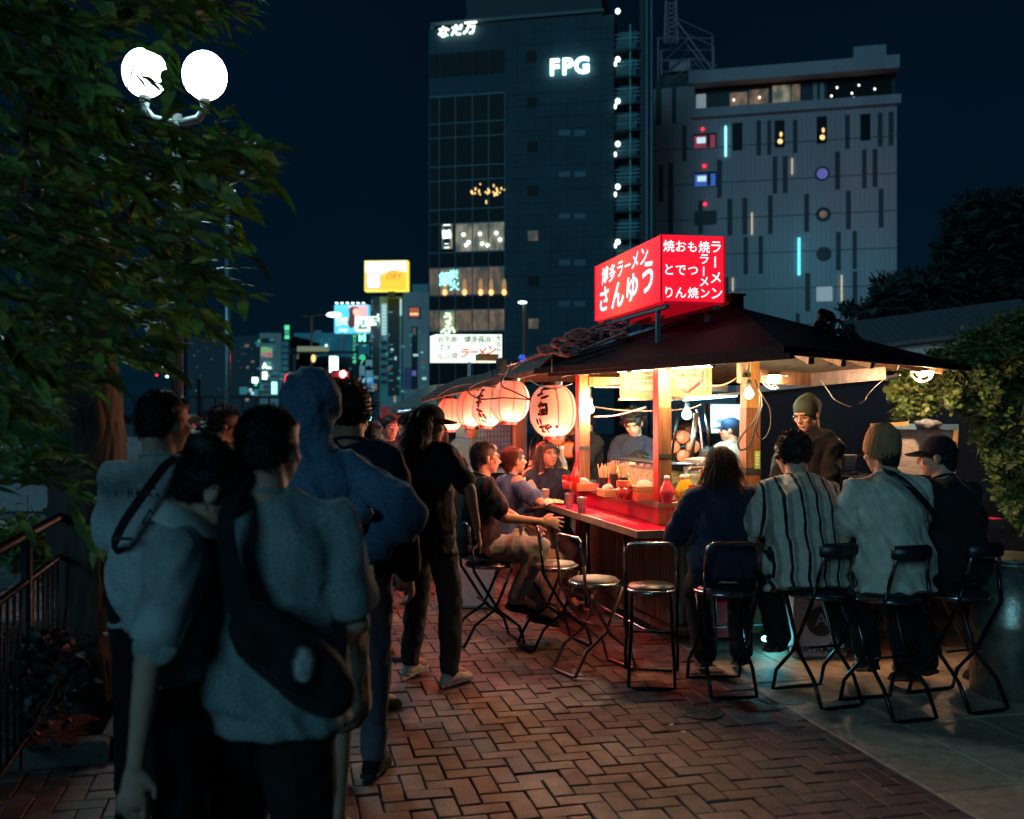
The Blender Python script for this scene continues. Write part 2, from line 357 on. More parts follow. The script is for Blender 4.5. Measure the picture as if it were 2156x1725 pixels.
# railing along the river
rl = thing('river_railing', 'dark metal railing with upright bars along the riverside at the left', 'railing', (-2.8, 6.5, 0))
ra, rb_ = V((-1.75, 2.6, 0)), V((-4.6, 13.5, 0)); rd = rb_ - ra; mat('rail_metal', (.012, .014, .018), .5, .5, bump=.2)
rt = MB(); rt.tube([ra + V((0, 0, 1.08)), rb_ + V((0, 0, 1.08))], .024, 10); rt.sm = True; rt.build('top_rail', 'rail_metal', rl)
MB().tube([ra + V((0, 0, .86)), rb_ + V((0, 0, .86))], .016, 8).build('lower_rail', 'rail_metal', rl, smooth=True)
MB().tube([ra + V((0, 0, .12)), rb_ + V((0, 0, .12))], .016, 8).build('bottom_rail', 'rail_metal', rl, smooth=True)
br = MB().tube([(0, 0, .12), (0, 0, .86)], .008, 6); L = rd.length; first = None
for k in range(int(L / .13)):
    p = ra + rd * (k * .13 / L)
    if k % 14 == 3: MB().tube([p, p + V((0, 0, 1.08))], .026, 8).build('post', 'rail_metal', rl, smooth=True); continue
    if first is None: first = br.build('bar', 'rail_metal', rl, world=False, smooth=True); first.location = p - rl.location
    else: share(first, 'bar', rl, loc=p - rl.location)
# ---------------------------------------------------------------- buildings
class Face:
    """a vertical wall plane: s runs along it, z up; pixel-free once s and z are known"""
    def __init__(f, p, ang): f.p = V(p); f.x = V((cos(ang), sin(ang), 0)); f.n = V((sin(ang), -cos(ang), 0))
    def s(f, px):
        r = (px - CX) / F; # point p+x*s has X/Y=r
        return (r * f.p.y - f.p.x) / (f.x.x - r * f.x.y)
    def z(f, px, py): q = f.p + f.x * f.s(px); return CAM_H + (HY - py) / F * q.y
    def P(f, s, z, o=0): return f.p + f.x * s + f.n * o + V((0, 0, z))
    def bx(f, mb, s0, s1, z0, z1, o0, o1, tint=None):
        a = [f.P(s, z, o) for o in (o0, o1) for s, z in ((s0, z0), (s1, z0), (s1, z1), (s0, z1))]
        return mb.add(a, [(0, 1, 2, 3)[::1], (7, 6, 5, 4), (0, 4, 5, 1), (1, 5, 6, 2), (2, 6, 7, 3), (3, 7, 4, 0)], tint)
    def px(f, mb, x0, y0, x1, y1, o0, o1, at_=None):
        xm = (x0 + x1) / 2; return f.bx(mb, f.s(x0), f.s(x1), f.z(xm, y1), f.z(xm, y0), o0, o1)
mat('wall_teal', (.038, .090, .118), .8, var=.15, scale=.6, bump=.2, bscale=6); mat('wall_teal_light', (.15, .21, .23), .7, var=.12, scale=.5)
mat('glass_dark', (.003, .004, .009), .45, spec=.12, var=.5, scale=.3); mat('frame_dark', (.05, .09, .12), .5, .4)
mat('wall_grey', (.37, .35, .38), .75, var=.14, scale=.35, bump=.3, bscale=9, st=(1, 1, .2)); mat('slot_dark', (.02, .03, .04), .6)
mat('pink_steel', (.34, .25, .28), .6, .3)
emis('lit_warm', (1, .55, .25), .30); emis('lit_warm_dim', (1, .5, .28), .10); emis('lit_white', (.75, 1, .95), 3.0); emis('lit_cyan', (.12, .75, .85), 1.8); emis('spot_warm', (1, .6, .22), 1.5); emis('lit_cream', (1, .75, .5), .16)
emis('lit_green', (.1, .95, .45), .9); emis('lit_red', (1, .03, .04), 5); emis('lit_blue', (.1, .25, 1), .30); emis('lit_teal_dim', (.1, .5, .55), .18); emis('lit_purple', (.35, .3, 1), .22)
for k_ in ('lit_cream', 'lit_warm_dim', 'lit_warm'):
    n_ = MATS[k_].node_tree; b_ = n_.nodes['Principled BSDF']; c_ = b_.inputs['Emission Color'].default_value[:]
    t_ = n_.nodes.new('ShaderNodeTexCoord'); mp_ = n_.nodes.new('ShaderNodeMapping'); mp_.inputs['Scale'].default_value = (1, 1, .55); x_ = n_.nodes.new('ShaderNodeTexNoise'); x_.inputs['Scale'].default_value = 1.7; x_.inputs['Detail'].default_value = 8; r_ = n_.nodes.new('ShaderNodeValToRGB')
    n_.links.new(t_.outputs['Object'], mp_.inputs[0]); n_.links.new(mp_.outputs[0], x_.inputs[0]); n_.links.new(x_.outputs[0], r_.inputs[0]); e_ = r_.color_ramp.elements; e_[0].position = .38; e_[0].color = tuple(v * .12 for v in c_[:3]) + (1,); e_[1].position = .66; e_[1].color = tuple(min(1.6, v * 1.5) for v in c_[:3]) + (1,)
    n_.links.new(r_.outputs[0], b_.inputs['Emission Color'])
# --- tower with FPG sign
A = Face(at(1290, 870, 78) * 1, radians(-12)); A.p.z = 0
tw = thing('office_tower', 'tall dark blue office tower with a glazed left part and lit FPG letters', 'building', tuple(A.P(-7, 0)))
zt = A.z(1178, 40)
def Q3(x, y): return (870.3 + x * .4231, y * .4231)
m = MB(); A.bx(m, A.s(903), A.s(1290), 0, zt, -14, 0); m.build('wall', 'wall_teal', tw)
m = MB(); A.bx(m, A.s(972), A.s(1262), zt, zt + 3.2, -12, -1.5); m.build('roof_block', 'slot_dark', tw)
m = MB(); A.bx(m, A.s(905), A.s(1270), zt + .4, zt + .65, -.6, -.2); A.bx(m, A.s(905), A.s(912), zt, zt + .6, -.6, -.2); m.build('roof_rail', 'wall_teal_light', tw)
m = MB()
for k in range(34): z_ = k * zt / 34; A.bx(m, A.s(1066), A.s(1289), z_, z_ + .05, -.02, .012)
for k in range(6): s_ = A.s(1066) + (A.s(1289) - A.s(1066)) * (k + .7) / 6.4; A.bx(m, s_, s_ + .05, 0, zt, -.02, .013)
m.build('panel_joints', mat('joint_teal', (.026, .062, .082), .8), tw, kind='stuff')
cols = [904, 925, 959, 995, 1029, 1063]; rows = [201, 258, 288, 349, 379, 440, 470, 531, 563, 622, 652, 698, 760, 840]
m = MB(); A.px(m, 904, 199, 1064, 860, -.02, .05); m.build('curtain_wall_frame', 'frame_dark', tw)
for r in range(len(rows) - 1):
    for c in range(5):
        k = 'glass_dark'
        if r == 6 and c >= 2: k = 'lit_cream'
        if r == 8: k = 'lit_warm_dim'
        if r == 10: k = 'lit_warm_dim' if c != 1 else 'lit_cream'
        m = MB(); z0 = A.z(984, rows[r + 1] - 0) + .06; z1 = A.z(984, rows[r]) - .06
        A.bx(m, A.s(cols[c]) + .05, A.s(cols[c + 1]) - .05, z0, z1, .04, .10); m.build('window_pane', k, tw)
for c in range(5):
    m = MB(); A.bx(m, A.s(cols[c]) + .05, A.s(cols[c + 1]) - .05, A.z(984, 158), A.z(984, 110), .02, .06); m.build('window_pane', 'glass_dark', tw)
sp_ = MB()
for k in range(26):
    a = A.P(A.s(R.uniform(985, 1063)), A.z(984, R.gauss(408, 8)), .14); sp_.ell(a, (.07, .05, R.uniform(.05, .2)), n=6, m=4)
sp_.build('party_lights', 'spot_warm', tw, kind='stuff')
sp_ = MB()
for x, y in ((252, 1170), (334, 1166), (415, 1162), (433, 1195), (278, 1208), (265, 1222), (372, 1223), (345, 1215)):
    px, py = Q3(x, y); sp_.ell(A.P(A.s(px), A.z(px, py), .18), (.14, .1, .14), n=8, m=5)
sp_.build('ceiling_lamps', 'lit_white', tw, kind='stuff')
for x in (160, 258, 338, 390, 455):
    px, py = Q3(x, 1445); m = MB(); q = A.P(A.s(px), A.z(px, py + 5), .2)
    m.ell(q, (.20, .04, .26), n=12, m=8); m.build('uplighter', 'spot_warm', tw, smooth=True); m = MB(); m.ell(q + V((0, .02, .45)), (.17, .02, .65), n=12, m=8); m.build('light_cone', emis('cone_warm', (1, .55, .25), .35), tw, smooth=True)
for k, y in enumerate((120, 216, 309, 402, 497, 592, 682)):
    px, py = 1119 + k * .8, y; w_ = MB(); A.px(w_, px - 12, py - 12, px + 12, py + 12, -.02, .03); fr = w_.build('window', 'slot_dark', tw)
    w_ = MB(); A.px(w_, px - 10.5, py - 10.5, px + 10.5, py + 10.5, .03, .06); w_.build('pane', 'lit_warm_dim' if k in (4, 6) else 'glass_dark', fr)
for x, y in ((1205, 280), (1205, 367), (1205, 455), (1205, 553), (1205, 640)):
    for dx in (-28, 4):
        fr = MB(); A.px(fr, x + dx, y - 6, x + dx + 24, y + 6, -.02, .02); fr.build('vent_grille', 'frame_dark', tw)
def fm(f, px, py, off=.1): return frame(f.P(f.s(px), f.z(px, py), off), f.x, (0, 0, 1))
texts([('F', -1.02, 0, 1.75), ('P', .02, 0, 1.75), ('G', 1.18, 0, 1.75)], fm(A, 1195, 144, .25), emis('neon_fpg', (.62, 1, .98), 3.2), tw, name='lettering', off=.022, ext=.12, rel=1)
texts([('な', -1.1, -.05, 1.0), ('だ', 0, .02, 1.0), ('万', 1.1, .12, 1.1)], fm(A, 962, 68, .25), emis('neon_nada', (.85, 1, .85), 2.4), tw, off=.012, ext=.08, shear=.15)
m = MB(); A.px(m, 932, 474, 954, 525, .12, .30); m.build('sign_box', 'lit_cream', tw); m = MB(); A.px(m, 936, 479, 950, 519, .30, .33); m.build('sign_panel', 'slot_dark', tw)
texts([('一', 0, .85, .6), ('鶴', 0, .1, .8), ('二', 0, -.8, .5)], fm(A, 943, 499, .36), MATS['lit_white'], tw, off=.005)
texts([('饌', -.35, 0, 1.2), ('炭', .35, .4, .8), ('火', .4, -.5, .9)], fm(A, 949, 591, .3), emis('neon_cy', (.3, .95, 1), 2.2), tw, off=.008)
texts([('う', 0, .55, .95), ('ふ', 0, -.25, 1.3)], fm(A, 945, 686, .3), emis('neon_gr', (.6, 1, .6), 2.0), tw, off=.03)
# escape stair between the towers
stt = thing('escape_stair', 'steel fire escape stair with cold lamps between the two buildings', 'stair', tuple(A.P(1, 0, -1)))
for k in range(9):
    zb = A.z(1315, 560 - k * 92 * .62); m = MB(); s0, s1 = A.s(1293), A.s(1347)
    A.bx(m, s0, s1, zb, zb + .15, -2.6, -.2); m.build('landing', 'wall_teal', stt)
    m = MB()
    for q in range(10): A.bx(m, s0 + .1 + q * .0, s1 - .3, zb + .25 + q * .17, zb + .29 + q * .17, -.6 - q * .12, -.3 - q * .12)
    m.build('tread', mat('stair_teal', (.16, .34, .36), .5, .5), stt, kind='stuff')
    m = MB()
    for q in range(3): A.bx(m, s0, s1, zb + .6 + q * .3, zb + .64 + q * .3, -.25, -.2)
    A.bx(m, s0 + 1.2, s0 + 1.28, zb, zb + 2, -.3, -.2); m.build('guard_rail', 'stair_teal', stt)
for y in (25, 126, 214, 304, 394, 510): m = MB(); m.ell(A.P(A.s(1301), A.z(1301, y), .1), (.2, .15, .22), n=10, m=6); m.build('lamp_globe', 'lit_white', stt, smooth=True); 
for y in (136, 225, 326, 410, 518):
    m = MB(); m.ell(A.P(A.s(1296), A.z(1296, y), .1), (.1, .08, .2), n=8, m=6); m.build('lamp_globe', 'lit_white', stt, smooth=True)
m = MB(); A.bx(m, A.s(1346), A.s(1356), 0, zt + 2, -2.5, -.5); A.bx(m, A.s(1290), A.s(1293), 0, zt, -2.5, 0); m.build('frame_column', 'slot_dark', stt)
for px, w_ in ((1361, 5), (1371, 4)):
    m = MB(); s_ = A.s(px); m.tube([A.P(s_, 0, -.4), A.P(s_, zt + 4, -.4)], w_ * .037 * .5, 10); m.build('drain_pipe', mat('pipe_teal', (.2, .36, .38), .5), stt, smooth=True)
emis('stair_glow2', (.6, .85, .9), .9)
# --- hotel with scattered slots
B = Face(at(1888, 870, 84), radians(-14)); B.p.z = 0
ht = thing('hotel_building', 'pale grey metal clad hotel with staggered dark slots and round windows', 'building', tuple(B.P(-9, 0)))
def Q4(x, y): return (1235.3 + x * .4231, y * .4231)
def bq(mb, x0, y0, x1, y1, o0, o1): a = Q4(x0, y0); b = Q4(x1, y1); return B.px(mb, a[0], a[1], b[0], b[1], o0, o1)
ztb = B.z(1700, 133)
sx0 = B.s(1375); sx1 = B.s(1888)
m = MB(); B.bx(m, sx0, sx1, 0, ztb - 3.6, -12, 0); B.bx(m, sx0, B.s(1462), ztb - 3.6, ztb - 1.2, -12, 0); m.build('wall', 'wall_grey', ht)
zz = [ztb - 3.6 - 3.15 * k for k in range(9)]
m = MB()
for z in zz[1:]: B.bx(m, sx0, sx1, z - .04, z + .04, -.02, .015)
m.build('panel_joints', 'slot_dark', ht, kind='stuff')
m = MB(); W_ = B.s(1888) - B.s(1375)
for k in range(52): s_ = B.s(1375) + W_ * (k + .5) / 52; B.bx(m, s_ - .025, s_ + .025, 0, ztb - 4.2, -.02, .022)
m.build('cladding_rib', mat('rib_grey', (.27, .26, .29), .7), ht, kind='stuff')
m = MB(); B.bx(m, B.s(1462), sx1, ztb - 3.6, ztb - 1.0, -11, -1.2); m.build('penthouse_storey', 'slot_dark', ht)
m = MB(); B.bx(m, B.s(1450), sx1 + .2, ztb - 1.1, ztb, -12, .35); m.build('roof_band', 'wall_grey', ht)
m = MB(); B.bx(m, B.s(1455), sx1 + .3, ztb - 4.1, ztb - 3.35, -.05, .45); m.build('terrace_parapet', 'wall_grey', ht)
m = MB(); bq(m, 1340, 185, 1505, 285, -7, -2); m.build('roof_box', 'wall_grey', ht)
SL = [(345, 395, 372, 625), (425, 390, 445, 615), (475, 625, 498, 805), (358, 820, 380, 1005), (405, 815, 430, 1160), (648, 797, 672, 985), (845, 600, 868, 775), (898, 600, 918, 772), (1027, 598, 1048, 762), (1285, 572, 1308, 742), (1448, 562, 1472, 730), (1502, 557, 1526, 725), (925, 780, 948, 965), (975, 778, 1000, 962), (1235, 755, 1260, 945), (1370, 745, 1393, 938), (1422, 742, 1447, 932), (700, 990, 725, 1172), (775, 985, 800, 1168), (902, 972, 925, 1165), (1082, 965, 1107, 1155), (1290, 950, 1315, 1142), (1452, 940, 1477, 1133), (555, 1000, 578, 1165), (780, 1180, 803, 1365), (855, 1175, 877, 1362), (1240, 1155, 1265, 1345), (1322, 1150, 1345, 1340), (1087, 1360, 1112, 1550), (1323, 1350, 1347, 1520), (685, 1380, 705, 1560), (590, 1350, 610, 1560), (1040, 1560, 1060, 1700), (1200, 1560, 1222, 1700)]
for q in SL: m = MB(); bq(m, *q, -.04, .025); m.build('slot_window', 'slot_dark', ht)
for x0, y0, x1, y1, lit in ((725, 612, 775, 750, 0), (935, 600, 985, 735, 1), (1145, 580, 1195, 715, 1), (1362, 568, 1412, 700, 0)):
    m = MB(); bq(m, x0, y0, x1, y1, -.04, .03); w_ = m.build('window', 'glass_dark', ht)
    if lit: a = Q4((x0 + x1) / 2 + 3, y1 - 30); m = MB(); q = B.P(B.s(a[0]), B.z(*a), .06); m.ell(q, (.24, .05, .22), n=10, m=6); m.ell(q + V((.05, -.05, .6)), (.12, .04, .22), n=10, m=6); m.build('table_lamp', 'spot_warm', w_)
for x0, y0, x1, y1, k in ((530, 665, 645, 742, 'lit_red_dim'), (533, 857, 647, 932, 'lit_blue'), (535, 1050, 647, 1120, 'slot_dark')):
    if k == 'lit_red_dim': emis(k, (1, .1, .2), .16)
    m = MB(); bq(m, x0, y0, x1, y1, -.04, .03); w_ = m.build('window', 'glass_dark' if k != 'slot_dark' else k, ht)
    if k != 'slot_dark':
        m = MB(); bq(m, x0 + 4, y0 + 10, x1 - 6, y1 - 4, .03, .05); m.build('pane', k, w_)
        m = MB(); bq(m, x0 + 18, y0 + 20, x0 + 62, y1 - 28, .05, .08); m.build('screen', 'stair_glow2', w_)
        m = MB(); bq(m, x0 + 66, y0 + 6, x0 + 84, y1 - 8, .05, .08); m.build('curtain', 'slot_dark', w_)
rdm = emis('red_beacon', (1, .02, .05), 3)
for x, y in ((577, 645), (586, 828), (588, 1018)): a = Q4(x, y); m = MB(); m.ell(B.P(B.s(a[0]), B.z(*a), .1), (.14, .1, .14), n=8, m=6); m.build('beacon', rdm, ht)
for x, y, k in ((1172, 865, 'lit_purple'), (1177, 1068, 'lit_warm_dim'), (1180, 1265, 'slot_dark')):
    a = Q4(x, y); q = B.P(B.s(a[0]), B.z(*a), .0); M3 = Matrix((B.x, V((0, 0, 1)), B.n)).transposed()
    m = MB(); m.lathe(q, [(0, 0), (.62, 0), (.62, .06), (.54, .06), (.5, .03), (0, .03)], 28, M=M3, cap=False); w_ = m.build('round_window', 'slot_dark', ht)
    m = MB(); m.lathe(q, [(0, .035), (.46 if k != 'lit_warm_dim' else .33, .035), (.0, .045)], 24, M=M3, cap=False); m.build('pane', k, w_)
m = MB(); bq(m, 1143, 1428, 1223, 1500, .0, .03); m.build('window', emis('lit_grey', (.7, .8, .85), .22), ht)
for x, y0, y1, k, w_ in ((1056, 1185, 1370, 'lit_cyan', 6), (692, 630, 780, 'neon_cy', 4), (822, 1060, 1170, 'lit_cream2', 3), (1022, 790, 870, 'lit_cream2', 3), (1268, 1370, 1500, 'lit_cream2', 3), (727, 1385, 1450, 'lit_cream2', 3)):
    if k == 'lit_cream2': emis(k, (1, .85, .6), .6)
    m = MB(); bq(m, x - w_, y0, x + w_, y1, .05, .16); m.build('neon_strip', k, ht)
for x0, y0, x1, y1, k in ((540, 450, 590, 560, 'lit_grey'), (710, 440, 800, 525, 'lit_warm_dim'), (808, 425, 905, 515, 'lit_warm_dim'), (925, 405, 1015, 510, 'lit_cream'), (1020, 400, 1065, 500, 'lit_warm_dim'), (1130, 390, 1150, 520, 'wall_grey'), (1165, 390, 1185, 520, 'wall_grey'), (1200, 378, 1340, 500, 'glass_dark'), (1345, 372, 1525, 490, 'glass_dark')):
    m = MB(); bq(m, x0, y0, x1, y1, -1.2, -1.1); m.build('window_pane', k, ht)
m = MB()
for x, y in ((1250, 418), (1360, 406), (1325, 446), (1222, 460), (860, 468), (876, 510), (945, 506), (730, 480), (1440, 425), (1335, 470)): a = Q4(x, y); m.ell(B.P(B.s(a[0]), B.z(*a), -1.0), (.09, .05, .11), n=6, m=4)
m.build('terrace_lamps', emis('lit_pin', (1, .85, .65), 3), ht, kind='stuff')
for lx, ly, c_, pw in ((1400, 940, (1, .16, .2), 90), (1056, 1290, (.1, .8, 1), 170), (1400, 1330, (.15, .7, .9), 130), (850, 960, (1, .25, .25), 30)):
    a = Q4(lx, ly); lamp('facade_neon_glow', B.P(B.s(a[0]), B.z(*a), 6.5), pw, c_, 1.0, ht)
# truss mast on the roof
tr = thing('roof_mast', 'pinkish steel lattice mast standing on the roof beside the hotel', 'mast', tuple(B.P(B.s(1410), ztb)))
def tq(x, y, o): a = Q4(x, y); return B.P(B.s(a[0]), B.z(*a), o)
m = MB()
for a, b, r in (((345, 150), (345, 385), 10), ((620, 135), (622, 300), 9), ((345, 150), (620, 150), 7), ((350, 265), (560, 255), 8), ((430, 50), (655, 360), 9), ((370, 270), (500, 150), 6), ((495, 190), (560, 255), 6), ((430, 45), (620, 130), 6), ((380, 380), (560, 262), 7), ((560, 255), (645, 290), 7), ((430, 50), (385, 140), 5)):
    for o in (-2.0, -5.0): m.tube([tq(*a, o), tq(*b, o)], r * .4231 * .02, 6)
m.build('truss', 'pink_steel', tr)
m = MB()
for k in range(9):
    y = -60 + k * 24; m.tube([tq(380 - k, y, -3), tq(432 + k, y + 24, -3)], .07, 5); m.tube([tq(432 + k, y, -3), tq(380 - k, y + 24, -3)], .07, 5)
m.tube([tq(380, -80, -3), tq(372, 150, -3)], .11, 6); m.tube([tq(430, -80, -3), tq(440, 150, -3)], .11, 6); m.build('lattice_head', 'pink_steel', tr)
m = MB(); bq(m, 385, 200, 497, 265, -6, -5.2); bq(m, 375, 255, 645, 310, -6.5, -5.8); m.build('equipment_box', 'pink_steel', tr)
mh = MB(); bq(mh, 340, 310, 650, 400, -9, -3); mh.build('base_deck', 'slot_dark', tr)
# --- street in the distance, each building its own
def Q5(x, y): return (505.4 + x * .27346, 533.4 + y * .27346)
CITY = []
def block(x0, y0, x1, d, m, label, depth=14, ang=-6, name='city_building'):
    a = Q5(x0, y0); b = Q5(x1, y0); f = Face(at(b[0], 870, d), radians(ang)); f.p.z = 0
    t = thing(name, label, 'building', tuple(f.P(-3, 0))); mb = MB(); f.bx(mb, f.s(a[0]), 0, 0, f.z(a[0], a[1]), -depth, 0); mb.build('wall', m, t)
    return f, t
def q5(f, t, x0, y0, x1, y1, m, name, o0=.02, o1=.1):
    a = Q5(x0, y0); b = Q5(x1, y1); mb = MB(); f.px(mb, a[0], a[1], b[0], b[1], o0, o1); return mb.build(name, m, t)
mat('city_teal', (.25, .52, .56), .8, var=.25, scale=.3); mat('city_grey', (.55, .58, .58), .8, var=.2, scale=.3); mat('city_dark', (.05, .085, .11), .7, var=.3); mat('city_blue', (.14, .55, .66), .8, var=.2, scale=.3)
f, t = block(-400, 640, 140, 190, 'city_dark', 'dark low block beside the river at the far left end of the street', 20)
for k in range(22): q5(f, t, *(lambda x, y: (x, y, x + 9, y + 5))(R.uniform(-380, 120), R.uniform(700, 1050)), R.choice(['lit_teal_dim', 'lit_warm_dim', 'lit_cream']), 'window')
f, t = block(150, 615, 318, 150, 'city_grey', 'grey office block with a green and yellow poster and big white letters')
q5(f, t, 165, 655, 270, 690, 'slot_dark', 'window'); q5(f, t, 165, 722, 248, 798, emis('poster_green', (.35, .8, .3), .4), 'poster'); q5(f, t, 168, 760, 245, 800, emis('poster_red', (.9, .35, .3), .4), 'poster', .1, .14)
a = Q5(208, 868); texts([('AL', 0, 0, 1.15)], fm(f, *a, .2), MATS['lit_white'], t, off=.03)
for k in range(5):
    q5(f, t, 160, 905 + k * 40, 300, 912 + k * 40, 'slot_dark', 'window')
    q5(f, t, 175 + k * 21, 925 + k * 12, 183 + k * 21, 940 + k * 12, 'lit_teal_dim', 'window')
f, t = block(320, 640, 385, 140, 'city_dark', 'narrow dark block with a green lit stack of signs on its edge')
q5(f, t, 345, 555, 380, 592, 'lit_green', 'sign_panel'); q5(f, t, 346, 598, 380, 625, emis('green_dim', (.1, .6, .4), .45), 'sign_panel'); q5(f, t, 346, 632, 380, 660, 'lit_green', 'sign_panel')
for k in range(7): q5(f, t, 325, 680 + k * 48, 372, 715 + k * 48, 'city_teal', 'sign_panel')
f, t = block(415, 615, 1000, 170, 'city_blue', 'wide flat roofed teal building behind the street lamp')
q5(f, t, 480, 700, 500, 760, 'slot_dark', 'window'); q5(f, t, 455, 685, 475, 770, 'slot_dark', 'window'); q5(f, t, 560, 590, 615, 615, 'city_grey', 'roof_box', -4, -1)
q5(f, t, 415, 800, 1000, 1100, 'city_dark', 'shop_front'); q5(f, t, 425, 820, 500, 900, 'city_grey', 'sign_panel', .1, .2); q5(f, t, 660, 705, 672, 735, 'lit_white', 'window', .1, .2)
for k in range(30):
    x, y = R.uniform(430, 900), R.uniform(800, 1020); q5(f, t, x, y, x + R.uniform(6, 26), y + R.uniform(4, 18), R.choice(['lit_teal_dim', 'lit_teal_dim', 'city_grey', 'lit_warm_dim', 'green_dim']), 'shop_window', .12, .2)
q5(f, t, 600, 795, 690, 890, 'slot_dark', 'shop_sign', .2, .3)
f, t = block(1010, 335, 1075, 120, 'city_dark', 'dark narrow building with glowing green characters down its side')
for k in range(8):
    q5(f, t, 1012, 360 + k * 60, 1020, 385 + k * 60, 'lit_teal_dim', 'window'); q5(f, t, 1058, 470 + k * 14, 1072, 479 + k * 14, 'lit_white' if k in (0, 3) else 'lit_teal_dim', 'window')
f, t = block(1075, 335, 1245, 112, 'city_teal', 'glass fronted teal building with tall lit stair shafts under the drink billboard')
q5(f, t, 1092, 390, 1128, 630, emis('stair_glow', (.55, .9, .9), .65), 'stair_shaft'); q5(f, t, 1232, 352, 1246, 480, 'stair_glow', 'stair_shaft'); q5(f, t, 1140, 350, 1225, 1100, 'city_dark', 'recess', .02, .06)
for k in range(9): q5(f, t, 1095, 395 + k * 27, 1126, 398 + k * 27, 'city_dark', 'stair_flight', .1, .14)
for k in range(6): q5(f, t, 1085, 680 + k * 60, 1130, 705 + k * 60, 'city_dark', 'window'); q5(f, t, 1150, 700 + k * 55, 1180, 712 + k * 55, 'lit_teal_dim', 'window', .1, .14)
f, t = block(1255, 300, 1475, 100, 'city_grey', 'light grey slab building with a tall dark window slot and an orange lit room')
q5(f, t, 1310, 228, 1435, 300, 'city_teal', 'roof_box', -4, -1); q5(f, t, 1298, 412, 1388, 500, 'slot_dark', 'window'); q5(f, t, 1306, 420, 1380, 492, emis('red_room', (1, .2, .12), .35), 'pane', .1, .13); q5(f, t, 1312, 462, 1374, 476, 'spot_warm', 'pane', .13, .16)
q5(f, t, 1322, 565, 1364, 1045, 'slot_dark', 'window_slot'); q5(f, t, 1330, 575, 1356, 630, 'lit_warm_dim', 'pane', .1, .14); q5(f, t, 1326, 905, 1358, 945, 'lit_purple', 'pane', .1, .14); q5(f, t, 1262, 880, 1320, 1045, 'lit_purple_dim' if 0 else mat('wall_violet', (.25, .25, .5), .8), 'wall_panel', .0, .05)
f, t = block(1478, 770, 2100, 92, 'city_dark', 'dark podium of the office tower behind the lanterns'); q5(f, t, 1495, 860, 1580, 1010, emis('sign_pale', (.75, .95, .9), 1.2), 'lit_sign'); q5(f, t, 1640, 780, 1900, 800, 'city_grey', 'canopy_edge', .1, 1)
# billboards
def board(x0, y0, x1, y1, d, label, frame_m):
    a = Q5(x0, y0); b = Q5(x1, y1); f = Face(at((a[0] + b[0]) / 2, 870, d), radians(-4)); f.p.z = 0
    t = thing('billboard', label, 'billboard', tuple(f.P(0, f.z((a[0] + b[0]) / 2, b[1])))); mb = MB(); f.px(mb, a[0] - .6, a[1] - .6, b[0] + .6, b[1] + .6, -1.2, 0); mb.build('frame', frame_m, t); return f, t
f, t = board(960, 58, 1287, 288, 108, 'yellow and white lit drink billboard on a rooftop showing a tall can', emis('amber_edge', (1, .75, .05), 1.2))
q5(f, t, 964, 62, 1283, 284, emis('bill_white', (.95, 1, .95), 1.3), 'face', 0, .05)
def curve_panel(f, t, pts, m, name, o):
    mb = MB(); P_ = [Q5(*p) for p in pts]; fr_ = [f.P(f.s(x), f.z(x, y), o) for x, y in P_]; mb.add(fr_ + [p - f.n * .03 for p in fr_], [tuple(range(len(fr_)))[::-1]]); return mb.build(name, m, t)
curve_panel(f, t, [(964, 150), (990, 165), (1100, 162), (1150, 140), (1200, 132), (1250, 140), (1283, 150), (1283, 284), (964, 284)], emis('bill_amber', (1, .62, .05), 1.1), 'amber_field', .08)
curve_panel(f, t, [(985, 72), (1075, 72), (1084, 95), (1084, 255), (1072, 272), (988, 272), (976, 255), (976, 95)], emis('can_edge', (.1, .35, .45), .8), 'can_outline', .12)
curve_panel(f, t, [(988, 76), (1072, 76), (1080, 97), (1080, 253), (1069, 268), (991, 268), (980, 253), (980, 97)], 'bill_white', 'can', .15)
texts([('Asahi', 0, 0, .42)], fm(f, *Q5(1029, 158), .2), MATS['can_edge'], t, off=.0, shear=.3); texts([('DRY', 0, 0, .85), ('SUPER', -.1, .55, .3)], fm(f, *Q5(1180, 182), .2), emis('bill_red', (.9, .3, .05), .8), t, off=.02, shear=.4)
q5(f, t, 1130, 288, 1180, 335, 'city_dark', 'support', -1, -.5)
f, t = board(728, 398, 985, 612, 125, 'pale blue lit billboard with the picture of a long haired woman', emis('bill_cyan', (.12, .68, .9), 1.0))
q5(f, t, 731, 401, 982, 609, 'bill_cyan', 'face', 0, .05)
curve_panel(f, t, [(835, 405), (982, 401), (982, 609), (905, 609), (870, 560), (850, 480)], emis('bill_pink', (1, .55, .6), .9), 'pink_field', .08)
curve_panel(f, t, [(838, 430), (865, 412), (905, 415), (930, 440), (925, 470), (895, 560), (850, 580), (830, 540), (845, 480)], emis('bill_hair', (.18, .05, .05), .5), 'hair', .11)
curve_panel(f, t, [(880, 425), (915, 428), (938, 455), (935, 490), (905, 500), (880, 480), (868, 450)], emis('bill_skin', (1, .6, .5), 1.0), 'face_picture', .14)
texts([('新発売', -0, .3, .5), ('登場中', 0, -.25, .5)], fm(f, *Q5(785, 530), .2), MATS['bill_white'], t, off=.04); texts([('Arey', 0, 0, .6)], fm(f, *Q5(792, 592), .2), MATS['bill_white'], t, off=.03, shear=.4)
for k in range(6): q5(f, t, 745 + k * 41, 383, 760 + k * 41, 392, 'lit_white', 'spotlight', .3, .8)
q5(f, t, 776, 614, 788, 745, 'pink_steel', 'post', -.6, -.2); q5(f, t, 866, 614, 876, 745, 'pink_steel', 'post', -.6, -.2)
